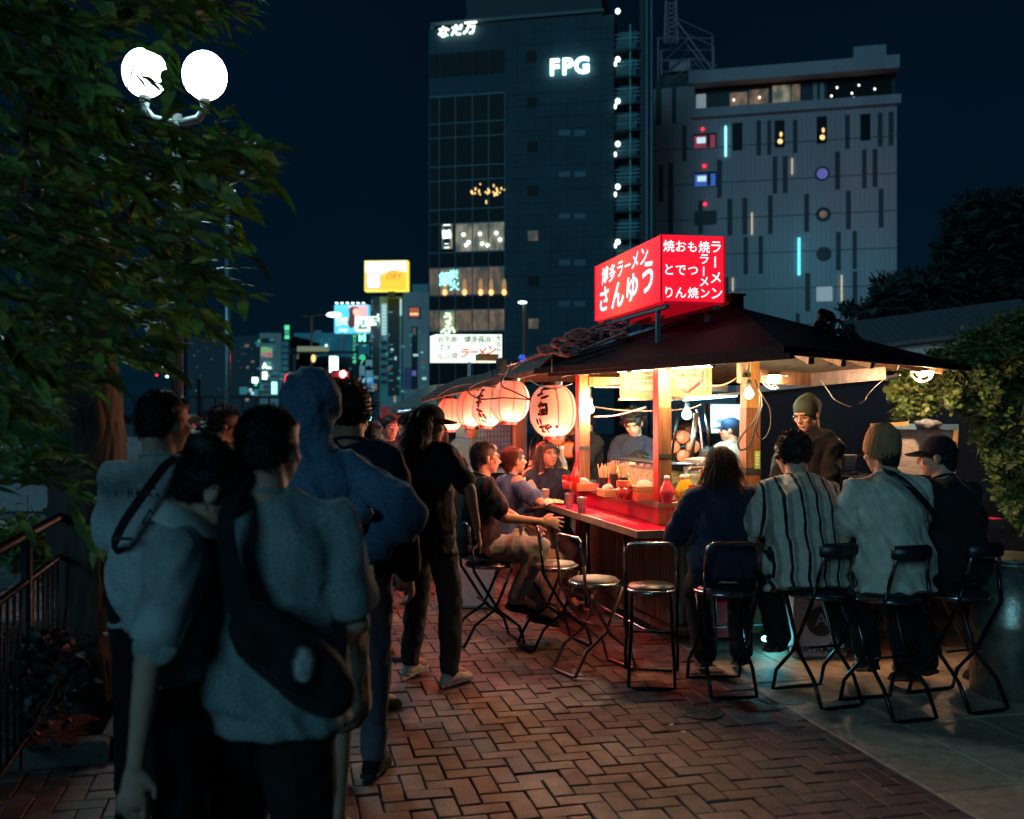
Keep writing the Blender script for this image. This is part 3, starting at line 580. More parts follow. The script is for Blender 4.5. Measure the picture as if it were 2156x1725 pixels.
f, t = board(885, 490, 985, 592, 118, 'white and green lit logo sign with a letter U at the foot of the billboards', 'bill_white'); curve_panel(f, t, [(905, 585), (935, 520), (950, 512), (965, 520), (982, 585)], 'green_dim', 'triangle', .1); texts([('U', 0, 0, .9)], fm(f, *Q5(952, 548), .15), MATS['bill_white'], t, off=.06)
f, t = board(990, 488, 1058, 548, 117, 'small white lit sign with dark characters beside the logo sign', 'bill_white'); texts([('個室', 0, 0, .62)], fm(f, *Q5(1024, 518), .1), MATS['green_dim'], t, off=.03)
f, t = board(878, 630, 888, 865, 116, 'tall thin green neon sign running down the street side', 'city_dark')
texts([('カラオケ館本店'[k], 0, 1.5 - k * .47, .42) for k in range(7)], fm(f, *Q5(884, 750), .2), MATS['lit_green'], t, off=.02)
f, t = board(918, 625, 972, 690, 113, 'green neon sign shaped like a letter M', 'city_dark'); texts([('M', 0, 0, 1.05)], fm(f, *Q5(945, 655), .3), emis('neon_m', (.2, 1, .6), 2.5), t, off=.06)
f, t = board(930, 780, 962, 862, 111, 'small green neon sign with round shapes', 'city_dark'); texts([('☘', 0, .25, .65), ('8', 0, -.35, .6)], fm(f, *Q5(946, 825), .3), MATS['lit_green'], t, off=.05)
f, t = board(690, 795, 735, 915, 118, 'upright white lit shop sign hanging over the street', 'lit_white')
# street signs and signals
def pole_sign(px, py0, py1, d, label, panels, name='road_sign'):
    x = at(px, 870, d); t = thing(name, label, 'road sign', (x.x, d, 0)); k = d / F
    MB().tube([(x.x, d, 0), (x.x, d, CAM_H + (HY - py0) * k)], .05, 8).build('pole', 'rail_metal', t, smooth=True)
    for (a, b, c, e_, m) in panels:
        MB().box((at((a + c) / 2, (b + e_) / 2, d - .08)), ((c - a) * k, .04, (e_ - b) * k)).build('panel', m, t)
    return t
emis('sign_blue', (.04, .42, .85), .5); emis('sign_white', (.45, .8, .85), .45); emis('sign_dim', (.12, .3, .38), .5)
t = pole_sign(776, 770, 832, 42, 'roadside post carrying a blue parking sign with a letter P', [(770, 780, 785, 793, 'sign_dim'), (769, 794, 786, 812, 'sign_blue'), (769, 813, 786, 826, 'sign_white')])
texts([('P', 0, 0, .40)], frame(at(777.5, 803, 41.85), (1, 0, 0), (0, 0, 1)), MATS['sign_white'], t, off=.02)
t = pole_sign(764, 762, 838, 44, 'roadside post with stacked pale blue signs beside the parking sign', [(757, 770, 768, 792, 'sign_dim'), (756, 796, 768, 806, 'sign_white'), (758, 812, 772, 834, 'sign_white'), (770, 758, 784, 772, 'sign_dim')])
tl = thing('traffic_light', 'red traffic light glowing above the crowd at the street junction', 'traffic light', tuple(at(722, 870, 30).xy) + (0,))
MB().tube([at(722, 780, 30), at(722, 1000, 30) * 1], .06, 8).build('pole', 'rail_metal', tl, smooth=True)
MB().box(at(716, 789, 29.9), (.52, .15, .26), bv=.05).build('housing', 'black_plastic', tl)
MB().ell(at(722, 788, 29.78), (.11, .05, .11), n=12, m=8).build('lens', emis('signal_red', (1, .05, .05), 60), tl, smooth=True)
lamp('red_signal_light', at(722, 788, 29.4), 140, (1, .02, .05), .3, tl)
for px, py, d, la in ((605, 800, 60, 'distant red signal on a post seen left of the hooded person'), (660, 755, 75, 'distant amber signal above the road behind the hooded person')):
    t = thing('signal_lamp', la, 'traffic light', tuple(at(px, 870, d).xy) + (0,)); x = at(px, 870, d).x; MB().tube([(x, d, 0), at(px, py - 3, d)], .06, 6).build('post', 'rail_metal', t); MB().ell(at(px, py, d - .1), (.18, .08, .35 if px < 650 else .3), n=8, m=6).build('lens', 'red_beacon' if px < 650 else 'spot_warm', t)
# beam over the road
gt = thing('road_gantry', 'dark beam spanning the far road above the traffic', 'gantry', tuple(at(680, 870, 90).xy) + (0,)); MB().box(at(682, 742, 90), (6.2, .3, .25)).build('beam', 'city_dark', gt); MB().box(at(620, 800, 90), (.3, .3, 5.6)).build('post', 'city_dark', gt)
MB().box(at(659, 735, 89.5), (2.8, .3, .45)).build('lit_cap', emis('cap_glow', (.55, .6, .35), .25), gt)
# lamp posts
def post(px, ytop, ybot, d, r, label, arms, m='pole_teal', name='street_lamp'):
    x = at(px, 870, d).x; t = thing(name, label, 'street lamp', (x, d, 0)); MB().tube([(x, d, 0), at(px, ytop, d)], [r * 1.3, r], 12).build('pole', m, t, smooth=True)
    for ax, ay, w_, em in arms:
        MB().tube([at(px, ytop, d), at(px + (ax - px) * .5, ytop + (ay - ytop) * .6, d), at(ax, ay, d)], r * .5, 6).build('arm', m, t, smooth=True); MB().ell(at(ax, ay + 1, d), (w_, w_ * .6, w_ * .35), n=10, m=6).build('lamp_head', em, t, smooth=True)
    return t
mat('pole_teal', (.22, .42, .45), .35, .6); mat('pole_rust', (.35, .16, .10), .6); mat('pole_dark', (.008, .012, .014), .7)
post(479, 400, 855, 24, .062, 'tall slim steel lamp post standing at the edge of the tree', [(474, 403, .06, 'lit_white'), (486, 402, .11, 'lit_white')])
post(656, 666, 800, 95, .11, 'distant rust coloured lamp post with one long arm', [(643, 666, .3, 'pole_rust'), (703, 662, .75, 'lit_white')], 'pole_rust')
post(1104, 640, 800, 60, .11, 'brown lamp post with a greenish lamp in front of the office tower', [(1100, 636, .28, 'lit_white')], 'pole_rust')
post(388, 668, 850, 40, .07, 'thin lamp post with one warm lamp seen through the lower leaves', [(388, 664, .13, emis('lamp_yellow', (1, .8, .45), 6))], 'pole_dark')
post(418, 800, 860, 34, .06, 'short dark post left of the tall lamp post', [], 'pole_dark', 'bollard_post')
# twin globe lamp in the tree
gl = thing('twin_globe_lamp', 'white twin globe street lamp glowing behind the tree leaves', 'street lamp', tuple(at(373, 870, 10.3).xy) + (0,)); D = 10.3
mat('lamp_white', (.16, .19, .185), .5)
for px, cx in ((305, 1), (431, 2)):
    c = at(px, 160 if cx == 2 else 154, D); gb = MB().ell(c, (.225, .225, .25), n=32, m=20).build('globe', emis('globe_glow', (.86, 1, .98), 9), gl, smooth=True)
    b = at(px, 206, D); lx = at(373, 870, D).x
    MB().tube([b + V((0, 0, .05)), b, b - V((0, 0, .12)), b + V(((lx - b.x) * .25, 0, -.22)), V((lx, D, b.z - .27))], [.07, .055, .045, .045, .045], 14).build('bracket', 'lamp_white', gl, smooth=True)
    lamp('globe_light', c + V((0, -.12, .34)), 300, (.55, .95, 1), .24, gl)
MB().tube([(at(373, 870, D).x, D, 0), (at(373, 870, D).x, D, 4.75)], [.07, .05], 14).build('pole', 'pole_dark', gl, smooth=True)
# river bank and bridge far left
bg_ = thing('bridge', 'low bridge with a railing crossing the river behind the tree', 'bridge', tuple(at(250, 870, 38).xy) + (0,))
MB().box((-17, 38, 1.0), (24, 2.4, .5)).build('deck', 'city_dark', bg_); m = MB(); [m.box((-28 + k * .5, 36.9, 1.75), (.06, .06, 1)) for k in range(44)]; m.build('baluster', 'pole_dark', bg_, kind='stuff'); MB().box((-17, 36.9, 2.25), (22, .08, .08)).build('hand_rail', 'pole_dark', bg_)
for px, py, k, w_ in ((345, 770, 'lit_pin', .1), (352, 793, 'lit_white', .1), (316, 838, 'lit_teal_dim', .15), (357, 853, 'lit_white', .14), (8, 852, 'lit_pin', .25), (330, 790, 'red_beacon', .08), (14, 838, 'lit_teal_dim', .3), (372, 772, 'lit_warm', .12), (300, 855, 'lit_white', .08), (415, 823, 'lit_teal_dim', .12)):
    q = at(px, py, 60); la = {345: 'warm pinprick light high on the far bank above the bridge', 352: 'white pinprick light on the far bank under the warm one', 316: 'faint teal light on the far bank close to the tree trunk', 357: 'white light at the head of the man in the printed tee', 8: 'cream window light at the extreme left edge', 330: 'red dot light on the far bank', 14: 'faint teal glow just above the cream light, left edge', 372: 'dim orange light right of the warm pinprick', 300: 'white dot low beside the trunk', 415: 'faint teal light behind the lamp post'}[px]; t = tag(MB().ell(q, (w_, .05, w_ * .8), n=8, m=6).build('window_light', k), la, 'light', 'lights on the far bank')

for k in range(26):
    px = R.uniform(500, 870); py = R.uniform(790, 868); d = R.uniform(70, 110); kk_ = R.choice(['lit_white', 'lit_teal_dim', 'lit_green', 'neon_cy', 'lit_warm', 'lit_cream', 'lit_teal_dim', 'lit_purple']); w_ = R.uniform(.08, .28); hh = R.uniform(.08, .45)
    if k == 0: shl = thing('shop_sign_cluster', 'jumble of small lit shop signs at street level in the far street', 'shop signs', (-8, 90, 0), kind='stuff'); gs_ = {}
    gs_.setdefault(kk_, MB()).box(at(px, py, d), (w_ * 2, .1, hh * 2))
for kk_, mb in gs_.items(): mb.build('lit_sign', kk_, shl, kind='stuff')

for x0, y0, x1, y1, n in ((512, 712, 600, 830, 26), (620, 705, 780, 760, 14), (782, 640, 850, 830, 22), (852, 700, 905, 830, 10)):
    for k in range(n):
        px, py = R.uniform(x0, x1), R.uniform(y0, y1); kk_ = R.choice(['lit_teal_dim', 'lit_teal_dim', 'green_dim', 'sign_dim', 'lit_warm_dim', 'stair_glow']); gs_.setdefault(kk_ + 'b', (kk_, MB()))[1].box(at(px, py, 96), (R.uniform(.15, .5), .1, R.uniform(.1, .35)))
for kk_, mb in list(gs_.items()):
    if isinstance(mb, tuple): mb[1].build('lit_window', mb[0], shl, kind='stuff')
# ================================================================ THE FOOD STALL
SA = radians(15); D1 = V((-sin(SA), cos(SA), 0)); D2 = V((cos(SA), sin(SA), 0)); O = V((.84, 6.59, 0))
def st(u, v, z=0): return O + D2 * u + D1 * v + V((0, 0, z))
mat('wood_brown', (.22, .095, .04), .5, scale=5, var=.5, st=(9, 9, .7), bump=.3, bscale=40); mat('wood_honey', (.50, .27, .09), .5, scale=4, var=.35, st=(9, 9, .6), bump=.25, bscale=40)
mat('wood_pale', (.72, .52, .28), .5, scale=4, var=.2, st=(9, 9, .6)); mat('wood_old', (.17, .085, .05), .75, scale=4, var=.6, st=(12, 12, .5), bump=.7, bscale=40)
mat('red_laminate', (.62, .008, .075), .33, var=.08, scale=3, coat=.2); mat('red_paint', (.5, .02, .035), .45, var=.3, bump=.2); mat('roof_sheet', (.0018, .0042, .0085), .6, spec=.06, scale=4, var=.35, bump=.8, bscale=60)
mat('metal_trim', (.62, .56, .46), .3, .95, scale=8, var=.25, bump=.35, bscale=14); mat('tape', (.03, .035, .03), .5)
yt = thing('food_stall', 'wooden street food stall with a dark hipped roof, red counter and wooden posts', 'food stall', tuple(st(.7, 1)))
# counters
ZC, ZS = .88, 1.04
def slab_poly(pts, z, t, m, name): return MB().prism([(p.x, p.y) for p in pts], z - t, z).build(name, m, yt)
ctr = slab_poly([st(.0, 0), st(2.9, 0), st(2.9, .34), st(.34, .34), st(.34, 2.25), st(.0, 2.25)], ZC, .022, 'red_laminate', 'counter_top')
def trim(a, b, z, h, name='counter_edge'): MB().beam(V((a.x, a.y, z)), V((b.x, b.y, z)), .012, h, bv=.002).build(name, 'metal_trim', yt)
trim(st(-.006, 0), st(-.006, 2.25), ZC - .024, .052); trim(st(0, -.006), st(2.9, -.006), ZC - .024, .052); trim(st(0, 2.256), st(.34, 2.256), ZC - .024, .052)
slab_poly([st(.24, .22), st(2.9, .22), st(2.9, .46), st(.50, .46), st(.50, 2.1), st(.24, 2.1)], ZS, .02, 'red_laminate', 'upper_shelf')
trim(st(.234, .215), st(.234, 2.1), ZS - .015, .038, 'shelf_edge'); trim(st(.228, .214), st(2.9, .214), ZS - .015, .038, 'shelf_edge')
for a, b in (((.30, .30), (.30, 2.05)), ((.34, .27), (2.9, .27))):
    MB().beam(st(*a, .952), st(*b, .952), .014, .136).build('riser_board', 'red_laminate', yt)
# skirt of upright planks and base frame
for k in range(18):
    v = .12 + k * .115; MB().box(st(.42, v + .30, .50), (.018, .108, .70), rz=SA, bv=.003).build('plank', 'wood_old', yt)
for k in range(24):
    MB().box(st(.48 + k * .105, .42, .50), (.099, .018, .70), rz=SA, bv=.003).build('plank', 'wood_old', yt)
MB().beam(st(.46, .46, .10), st(.46, 2.5, .10), .05, .07).build('base_beam', 'wood_old', yt); MB().beam(st(.46, .46, .10), st(2.9, .46, .10), .05, .07).build('base_beam', 'wood_old', yt)
fr = MB(); fr.tube([st(.08, 2.1, .20), st(.08, .10, .20), st(.12, .06, .20), st(1.0, .06, .20)], .010, 8); fr.build('foot_rail', 'chrome', yt, smooth=True)
for a, b in (((.1, .5, .85), (-.02, .2, .2)), ((.1, 1.3, .85), (-.02, 1.0, .2)), ((.1, .5, .85), (.14, .55, .05)), ((.1, 1.3, .85), (.12, 1.3, .05)), ((.6, .12, .85), (.62, .12, .05)), ((1.0, .12, .85), (1.0, .12, .05))):
    MB().tube([st(*a), st(*b)], .011, 8).build('support_leg', 'steel_dark', yt, smooth=True)
MB().beam(st(.62, .10, .86), st(.62, .10, .62), .03, .008).build('hanging_bracket', 'steel_brushed', yt)
# inner kitchen box and lining
MB().box(st(.95, 1.2, .55), (.8, 1.5, .9), rz=SA).build('kitchen_cabinet', 'steel_dark', yt)
# posts: pale upper sleeve, brown lower part, dark tape
def post_(u, v, z0, z1, zs, w=.094, red=True, m2='wood_honey'):
    MB().box(st(u, v, (z0 + zs) / 2), (w, w, zs - z0), rz=SA, bv=.004).build('post', 'wood_brown', yt)
    MB().box(st(u, v, (zs + z1) / 2), (w - .008, w - .008, z1 - zs), rz=SA, bv=.004).build('post', m2, yt)
    if red: MB().box(st(u - w / 2 - .002, v, (z0 + z1) / 2), (.006, w - .006, z1 - z0), rz=SA).build('red_strip', 'red_paint', yt)
    MB().box(st(u, v, 1.36), (w + .008, w + .008, .03), rz=SA).build('tape_band', 'tape', yt)
post_(.30, .30, ZC, 2.02, 1.70); post_(.30, 2.0, .05, 2.05, 1.74); post_(1.22, 2.42, .1, 2.1, 1.72, .09, m2='wood_pale', red=False)
MB().box(st(.30, .30, (ZC + ZS) / 2 - .012), (.10, .10, ZS - ZC - .03), rz=SA).build('post_foot', 'wood_honey', yt)
rp = thing('side_post', 'brown wooden post with green ticket and tangled cables at the right of the stall', 'post', tuple(st(1.04, .42)))
MB().box(st(1.04, .42, .88), (.115, .10, 1.64), rz=SA, bv=.004).build('post', 'wood_brown', rp); MB().box(st(1.04, .42, 1.89), (.105, .094, .4), rz=SA, bv=.004).build('upper_post', 'wood_honey', rp)
MB().box(st(1.04, .42, 1.24), (.122, .108, .05), rz=SA).build('tape_band', 'tape', rp)
q = at(1592, 972, 7.0); MB().box(st(1.07, .363, q.z), (.042, .004, .13), rz=SA, bv=.001).build('ticket', mat('green_ticket', (.35, .6, .08), .5), rp)
tk = MB(); [tk.box(st(1.07 + dx, .3595, q.z + .035 - k * .022), (.005, .002, .014), rz=SA) for k in range(4) for dx in (-.01, -.002, .007)]; tk.build('ticket_print', 'white_plastic', rp)
# roof -------------------------------------------------
ap = at(1547, 645, 7.75); E1 = atz(1128, 779, 2.02); E0 = atz(1655, 733, 2.02); E2 = at(2042, 772, 8.1); E3 = V((2.9, 11.6, 2.0)); E4 = V((-.2, 11.0, 2.0)); apb = ap + D1 * 1.3
def roof_face(pts, name='roof_panel', t=.02, m='roof_sheet'):
    n = (pts[1] - pts[0]).cross(pts[2] - pts[0]).normalized(); n = n if n.z > 0 else -n; k = len(pts); lo = [p - n * t for p in pts]
    return MB().add(list(pts) + lo, [tuple(range(k)), tuple(range(2 * k - 1, k - 1, -1))] + [(i, k + i, k + (i + 1) % k, (i + 1) % k) for i in range(k)]).build(name, m, yt)
def lerp(a, b, t): return a + (b - a) * t
# near-left slope in two panels with a seam, near-right slope, back slopes
M1 = lerp(E1, E0, .5)
roof_face([E1, M1, ap]); roof_face([M1 + V((0, 0, .002)), E0 + V((0, 0, .002)), ap + V((0, 0, .002))]); roof_face([E0, E2, ap]); roof_face([E2, E3, apb, ap]); roof_face([E3, E4, apb]); roof_face([E4, E1, ap, apb])
def fascia(a, b, h=.05, dz=-.012, m='roof_sheet', off=.0): MB().beam(a + V((0, 0, dz)), b + V((0, 0, dz)), .03, h, bv=.004).build('fascia_board', m, yt)
fascia(E1, E0); fascia(E0, E2); fascia(lerp(E1, E0, .06) + V((.03, -.04, -.05)), E0 + V((.02, -.05, -.045)), .035, 0)
# warm boarded ceiling under the roof, rafters
mat('ceiling_board', (.30, .15, .07), .65, scale=4, var=.4, st=(6, 1, 1), bump=.3)
cz = V((0, 0, -.05)); cpt = [lerp(E1, ap, .12) + cz, lerp(E0, ap, .12) + cz, lerp(E2, ap, .12) + cz, lerp(E3, apb, .1) + cz, lerp(E4, apb, .1) + cz]
def ceil(pts): MB().add(pts, [tuple(range(len(pts)))]).build('ceiling_board', 'ceiling_board', yt)
dn = V((0, 0, -.16))
for a, b in ((0, 1), (1, 2), (2, 3), (3, 4), (4, 0)): ceil([cpt[a], cpt[b], lerp(ap, apb, .5) + dn])
for k in range(6):
    a = lerp(E0, E2, .12 + k * .15); MB().beam(lerp(a, ap, .05) + V((0, 0, -.075)), lerp(a, ap, .8) + V((0, 0, -.10)), .035, .04).build('rafter', 'wood_brown', yt)
for k in range(5):
    a = lerp(E1, E0, .1 + k * .17); MB().beam(lerp(a, ap, .05) + V((0, 0, -.075)), lerp(a, ap, .8) + V((0, 0, -.10)), .035, .04).build('rafter', 'wood_brown', yt)
MB().beam(at(1700, 800, 7.6), at(1862, 786, 7.9), .03, .10).build('soffit_beam', 'wood_brown', yt)
MB().beam(at(1600, 792, 7.5), at(1705, 800, 7.6), .03, .10).build('soffit_beam', 'wood_brown', yt)
MB().beam(st(.3, 1.1, 1.86), st(1.2, 1.1, 1.86), .05, .05).build('beam', 'wood_brown', yt); MB().beam(st(.33, 1.95, 1.93), st(1.3, 1.95, 1.93), .05, .08).build('beam', 'wood_honey', yt)
MB().box(st(.62, 1.6, 1.885), (.5, .6, .015), rz=SA).build('ceiling_panel', 'wood_pale', yt)
# hip flashing, ridge cap
for a, b, w_ in ((ap, E1 + (ap - E1) * .18, .05),):
    MB().beam(a + V((-.02, 0, .03)), b + V((-.02, 0, .03)), w_, .03, bv=.004).build('hip_flashing', mat('flashing', (.16, .14, .19), .35, .6, bump=.3), yt)
MB().box(ap + V((.0, 0, .02)), (.10, .10, .13), rz=SA).build('ridge_cap', 'roof_sheet', yt); MB().box(ap + V((0, 0, .085)), (.13, .13, .015), rz=SA).build('ridge_cap', 'roof_sheet', yt)
MB().beam(ap, apb, .09, .03).build('ridge_board', 'roof_sheet', yt)
# red awning wing to the left with its underside glowing
mat('awning_red', (.62, .05, .035), .7, var=.2, scale=5, bump=.3, bscale=20); mat('awning_dark', (.03, .032, .04), .6)
aw = thing('red_awning', 'red undersided awning wing stretched over the paper lanterns', 'awning', tuple(at(1020, 870, 9.5).xy) + (1.9,))
w0 = at(1132, 783, 8.3); w1 = at(888, 842, 9.9); w2 = at(1000, 812, 12.2); w3 = at(1215, 760, 9.4)
for z_, m_, n_ in ((0, 'awning_red', 'underside'), (.018, 'awning_dark', 'top_sheet')):
    up = V((0, 0, z_)); nn = 8; vs = []; fs = []
    for i in range(nn + 1):
        for j in range(nn + 1):
            a = lerp(w0, w1, i / nn); b = lerp(w3, w2, i / nn); p = lerp(a, b, j / nn); p.z += .10 * sin(pi * j / nn) * (1 if True else 0) + .012 * sin(i * 2.1); vs.append(p + up)
    for i in range(nn):
        for j in range(nn): fs.append((i * (nn + 1) + j, (i + 1) * (nn + 1) + j, (i + 1) * (nn + 1) + j + 1, i * (nn + 1) + j + 1))
    MB().add(vs, fs).build(n_, m_, aw, smooth=True)
MB().beam(w0, w1, .03, .04).build('edge_beam', 'wood_old', aw); MB().beam(lerp(w0, w1, .55) + V((0, 0, .0)), lerp(w3, w2, .4), .05, .05).build('cross_beam', 'wood_brown', aw); MB().beam(lerp(w0, w1, .15), lerp(w3, w2, .15), .05, .05).build('cross_beam', 'wood_brown', aw)
for px, py, d in ((1092, 800, 10.2),): MB().box((at(px, 900, d).x, d, 1.0), (.10, .10, 2.0), rz=SA).build('post', 'wood_old', aw)
# ---- red roof sign
def box_sign(name, label, p, x, y, h, m):   # p base corner, x and y vectors
    t = thing(name, label, 'sign', tuple(p)); z = V((0, 0, h)); MB().add([p, p + x, p + x + y, p + y, p + z, p + x + z, p + x + y + z, p + y + z], [(3, 2, 1, 0), (4, 5, 6, 7), (0, 1, 5, 4), (1, 2, 6, 5), (2, 3, 7, 6), (3, 0, 4, 7)]).build('lit_box', m, t); return t
Sb = at(1392, 633, 7.2); xR = V((.475, .09, 0)); xL = V((-.345, 1.58, 0)); hS = .478
rs = emis('sign_red_glow', (1, .012, .03), 1.15); n_ = rs.node_tree; b_ = n_.nodes['Principled BSDF']
# brighter towards the middle of the lit box where the tubes are
gtc = n_.nodes.new('ShaderNodeTexCoord'); gsp = n_.nodes.new('ShaderNodeSeparateXYZ'); n_.links.new(gtc.outputs['Generated'], gsp.inputs[0])
gr = n_.nodes.new('ShaderNodeValToRGB'); gm = n_.nodes.new('ShaderNodeMath'); gm.operation = 'MULTIPLY_ADD'; gm.inputs[1].default_value = 1; n_.links.new(gsp.outputs['Y'], gm.inputs[0]); gm.inputs[2].default_value = 0
n_.links.new(gm.outputs[0], gr.inputs[0]); ge = gr.color_ramp.elements; ge[0].position = .06; ge[0].color = (.92, .008, .028, 1); ge[1].position = 1; ge[1].color = (.9, .008, .03, 1); q_ = ge.new(.55); q_.color = (1, .085, .05, 1)
n_.links.new(gr.outputs[0], b_.inputs['Emission Color'])
sg = box_sign('ramen_sign', 'big red illuminated box sign with white Japanese brush lettering on the stall roof', Sb, xR, xL, hS, rs)
em = emis('letter_white', (1, .93, .95), 1.5)
ML = frame(Sb + xL * .5 + V((-.02, -.004, hS / 2)) , -xL, (0, 0, 1)); ML = frame(Sb + xL * .5 + V((0, 0, hS / 2)) + V((-xL.y, xL.x, 0)).normalized() * .006, -xL, (0, 0, 1))
texts([('博', -.52, .105, .155, 0, 1.25), ('多', -.32, .105, .15, 0, 1.2), ('ラ', -.12, .11, .15, 0, 1.2), ('ー', .07, .11, .14, 0, 1.2), ('メ', .25, .125, .15, 0, 1.25), ('ン', .45, .13, .155, 0, 1.25)], ML, em, sg, off=.012, shear=.15)
texts([('さ', -.55, -.095, .23, 0, 1.35), ('ん', -.18, -.10, .24, 0, 1.4), ('ゆ', .17, -.085, .24, 0, 1.35), ('う', .53, -.05, .27, 0, 1.25)], ML, em, sg, off=.022, shear=.12)
MR = frame(Sb + xR * .5 + V((0, 0, hS / 2)) + V((xR.y, -xR.x, 0)).normalized() * .006, xR, (0, 0, 1))
texts([('焼', -.185, .15, .09), ('と', -.185, -.02, .09), ('り', -.185, -.185, .09), ('お', -.095, .15, .09), ('で', -.095, -.02, .09), ('ん', -.095, -.185, .09), ('も', -.005, .15, .085), ('つ', -.0, -.02, .085), ('焼', .0, -.185, .085),
       ('焼', .085, .15, .09), ('ラ', .085, .065, .085), ('ー', .088, -.02, .085, pi / 2), ('メ', .085, -.10, .085), ('ン', .09, -.185, .08), ('ラ', .175, .155, .10), ('ー', .178, .05, .10, pi / 2), ('メ', .175, -.07, .10), ('ン', .18, -.185, .10)], MR, em, sg, off=.008)
m = MB()
for a in ((0, 0), (1, 0), (0, 1)): p = Sb + xR * a[0] + xL * a[1]; m.box(p + V((0, 0, hS / 2)), (.012, .012, hS + .008), rz=SA)
m.build('corner_strip', mat('red_frame', (.6, .01, .03), .4, emit=(.8, .005, .02), es=.35), sg)
m = MB(); m.beam(Sb + xR * .5 + V((0, 0, -.012)), Sb + xR * .5 + xL + V((0, 0, -.012)), .44, .02); m.build('bottom_tray', 'red_frame', sg)
sfr = MB()
for a in (.12, .55, .9):
    p = Sb + xL * a + xR * .1; sfr.box(p + V((0, 0, -.17)), (.03, .03, .32), rz=SA)
    p = Sb + xL * a + xR * .9; sfr.box(p + V((0, 0, -.15)), (.03, .03, .30), rz=SA)
sfr.beam(Sb + xR * .1 + V((0, 0, -.04)), Sb + xR * .1 + xL + V((0, 0, -.04)), .03, .03); sfr.beam(Sb + xR * .9 + V((0, 0, -.04)), Sb + xR * .9 + xL + V((0, 0, -.04)), .03, .03)
sfr.build('support_frame', mat('frame_galv', (.12, .22, .25), .5, .6), sg)
lamp('sign_glow_light', Sb + xL * .5 + xR * .5 + V((-.75, -.45, -.10)), 0, (1, .1, .1), .3, sg)
bpy.data.objects.remove(bpy.data.objects['sign_glow_light'])
# ---- white ramen sign of the next stall
p = at(918, 762, 15.2); k_ = 15.2 / F
ws = box_sign('white_ramen_sign', 'white lit box sign with black and red Japanese lettering on the next stall', p, V((139 * k_, .02, 0)), V((-.12, .35, 0)), 58 * k_, emis('sign_white_glow', (.93, 1, .84), 1.05))
MW = frame(p + V((69.5 * k_, -.01, 29 * k_)), (1, 0.02, 0), (0, 0, 1)); ink = mat('ink', (.01, .012, .01), .6, var=0); inkr = mat('ink_red', (.85, .10, .03), .5, emit=(1, .12, .04), es=.5)
u_ = 1 * k_
texts([('お', -60 * u_, 17 * u_, 14 * u_), ('て', -58 * u_, 0, 14 * u_), ('ん', -60 * u_, -18 * u_, 14 * u_), ('牛', -46 * u_, 17 * u_, 14 * u_), ('タ', -44 * u_, 0, 12 * u_), ('ン', -46 * u_, -18 * u_, 14 * u_), ('串', -32 * u_, 17 * u_, 14 * u_), ('焼', -31 * u_, -17 * u_, 14 * u_)], MW, ink, ws, off=.0, shear=.1)
texts([('博', -4 * u_, 17 * u_, 15 * u_), ('多', 11 * u_, 17 * u_, 15 * u_), ('長', 25 * u_, 17 * u_, 15 * u_), ('浜', 39 * u_, 17 * u_, 15 * u_), ('大', 61 * u_, 20 * u_, 14 * u_), ('ち', 62 * u_, 7 * u_, 13 * u_), ('ゃ', 62 * u_, -5 * u_, 12 * u_), ('ん', 62 * u_, -18 * u_, 14 * u_)], MW, ink, ws, off=.005, shear=.1)
texts([('ラ', -12 * u_, -12 * u_, 22 * u_), ('ー', 8 * u_, -10 * u_, 20 * u_), ('メ', 24 * u_, -10 * u_, 24 * u_), ('ン', 44 * u_, -6 * u_, 24 * u_)], MW, inkr, ws, off=.02, shear=.3)
MB().box(p + V((.5, .15, -.35)), (.05, .05, .7)).build('support_post', 'frame_galv', ws)
# next stall: tarpaulin roof with rope heap, dark posts
ns = thing('next_food_stall', 'neighbouring food stall with a dark tarpaulin roof behind the standing man', 'food stall', tuple(at(900, 870, 12.8).xy) + (0,))
a0 = at(815, 862, 11.5); a1 = at(1120, 838, 12.5); a2 = at(1060, 800, 14.5); a3 = at(900, 812, 14.5)
mat('tarp_teal', (.08, .17, .19), .45, var=.4, bump=.5, bscale=8)
MB().add([a0, a1, a2, a3, a0 - V((0, 0, .05)), a1 - V((0, 0, .05))], [(0, 1, 2, 3), (4, 5, 1, 0)]).build('tarpaulin', 'tarp_teal', ns); MB().tube([at(835, 869, 11.4), at(1120, 850, 12.4)], .03, 8).build('roof_tube', 'chrome', ns, smooth=True)
for px in (930, 1085): MB().box((at(px, 870, 12.2).x, 12.2, 1.0), (.12, .12, 2.0)).build('post', 'wood_old', ns)
MB().box(at(985, 1060, 11.4) * 1, (1.8, .6, .5)).build('counter', 'steel_dark', ns); MB().box(at(960, 990, 11.0), (1.2, .5, .03)).build('glass_case', mat('case_teal', (.15, .4, .42), .2), ns)
for px, py in ((1130, 850),): pass
MB().box(at(905, 905, 13.2), (.5, .03, .6)).build('red_banner', 'awning_red', ns); MB().box(at(850, 872, 12), (.55, .03, .18)).build('red_banner', 'awning_red', ns)
MB().box(at(1035, 915, 12.6), (.9, .02, .62)).build('white_sheet', mat('sheet_white', (.55, .6, .65), .7), ns)
g_ = MB()
for k in range(12): a = at(1005 + k * 7, 885, 12.5); g_.beam(a, a - V((0, 0, .42)), .006, .006)
for k in range(6): g_.beam(at(1005, 888 + k * 11, 12.5), at(1082, 885 + k * 11, 12.5), .006, .006)
g_.build('wire_grid', 'steel_dark', ns)
MB().box(at(1004, 905, 12.3), (.06, .03, .5)).build('notice', mat('notice_green', (.4, .45, .2), .6), ns)
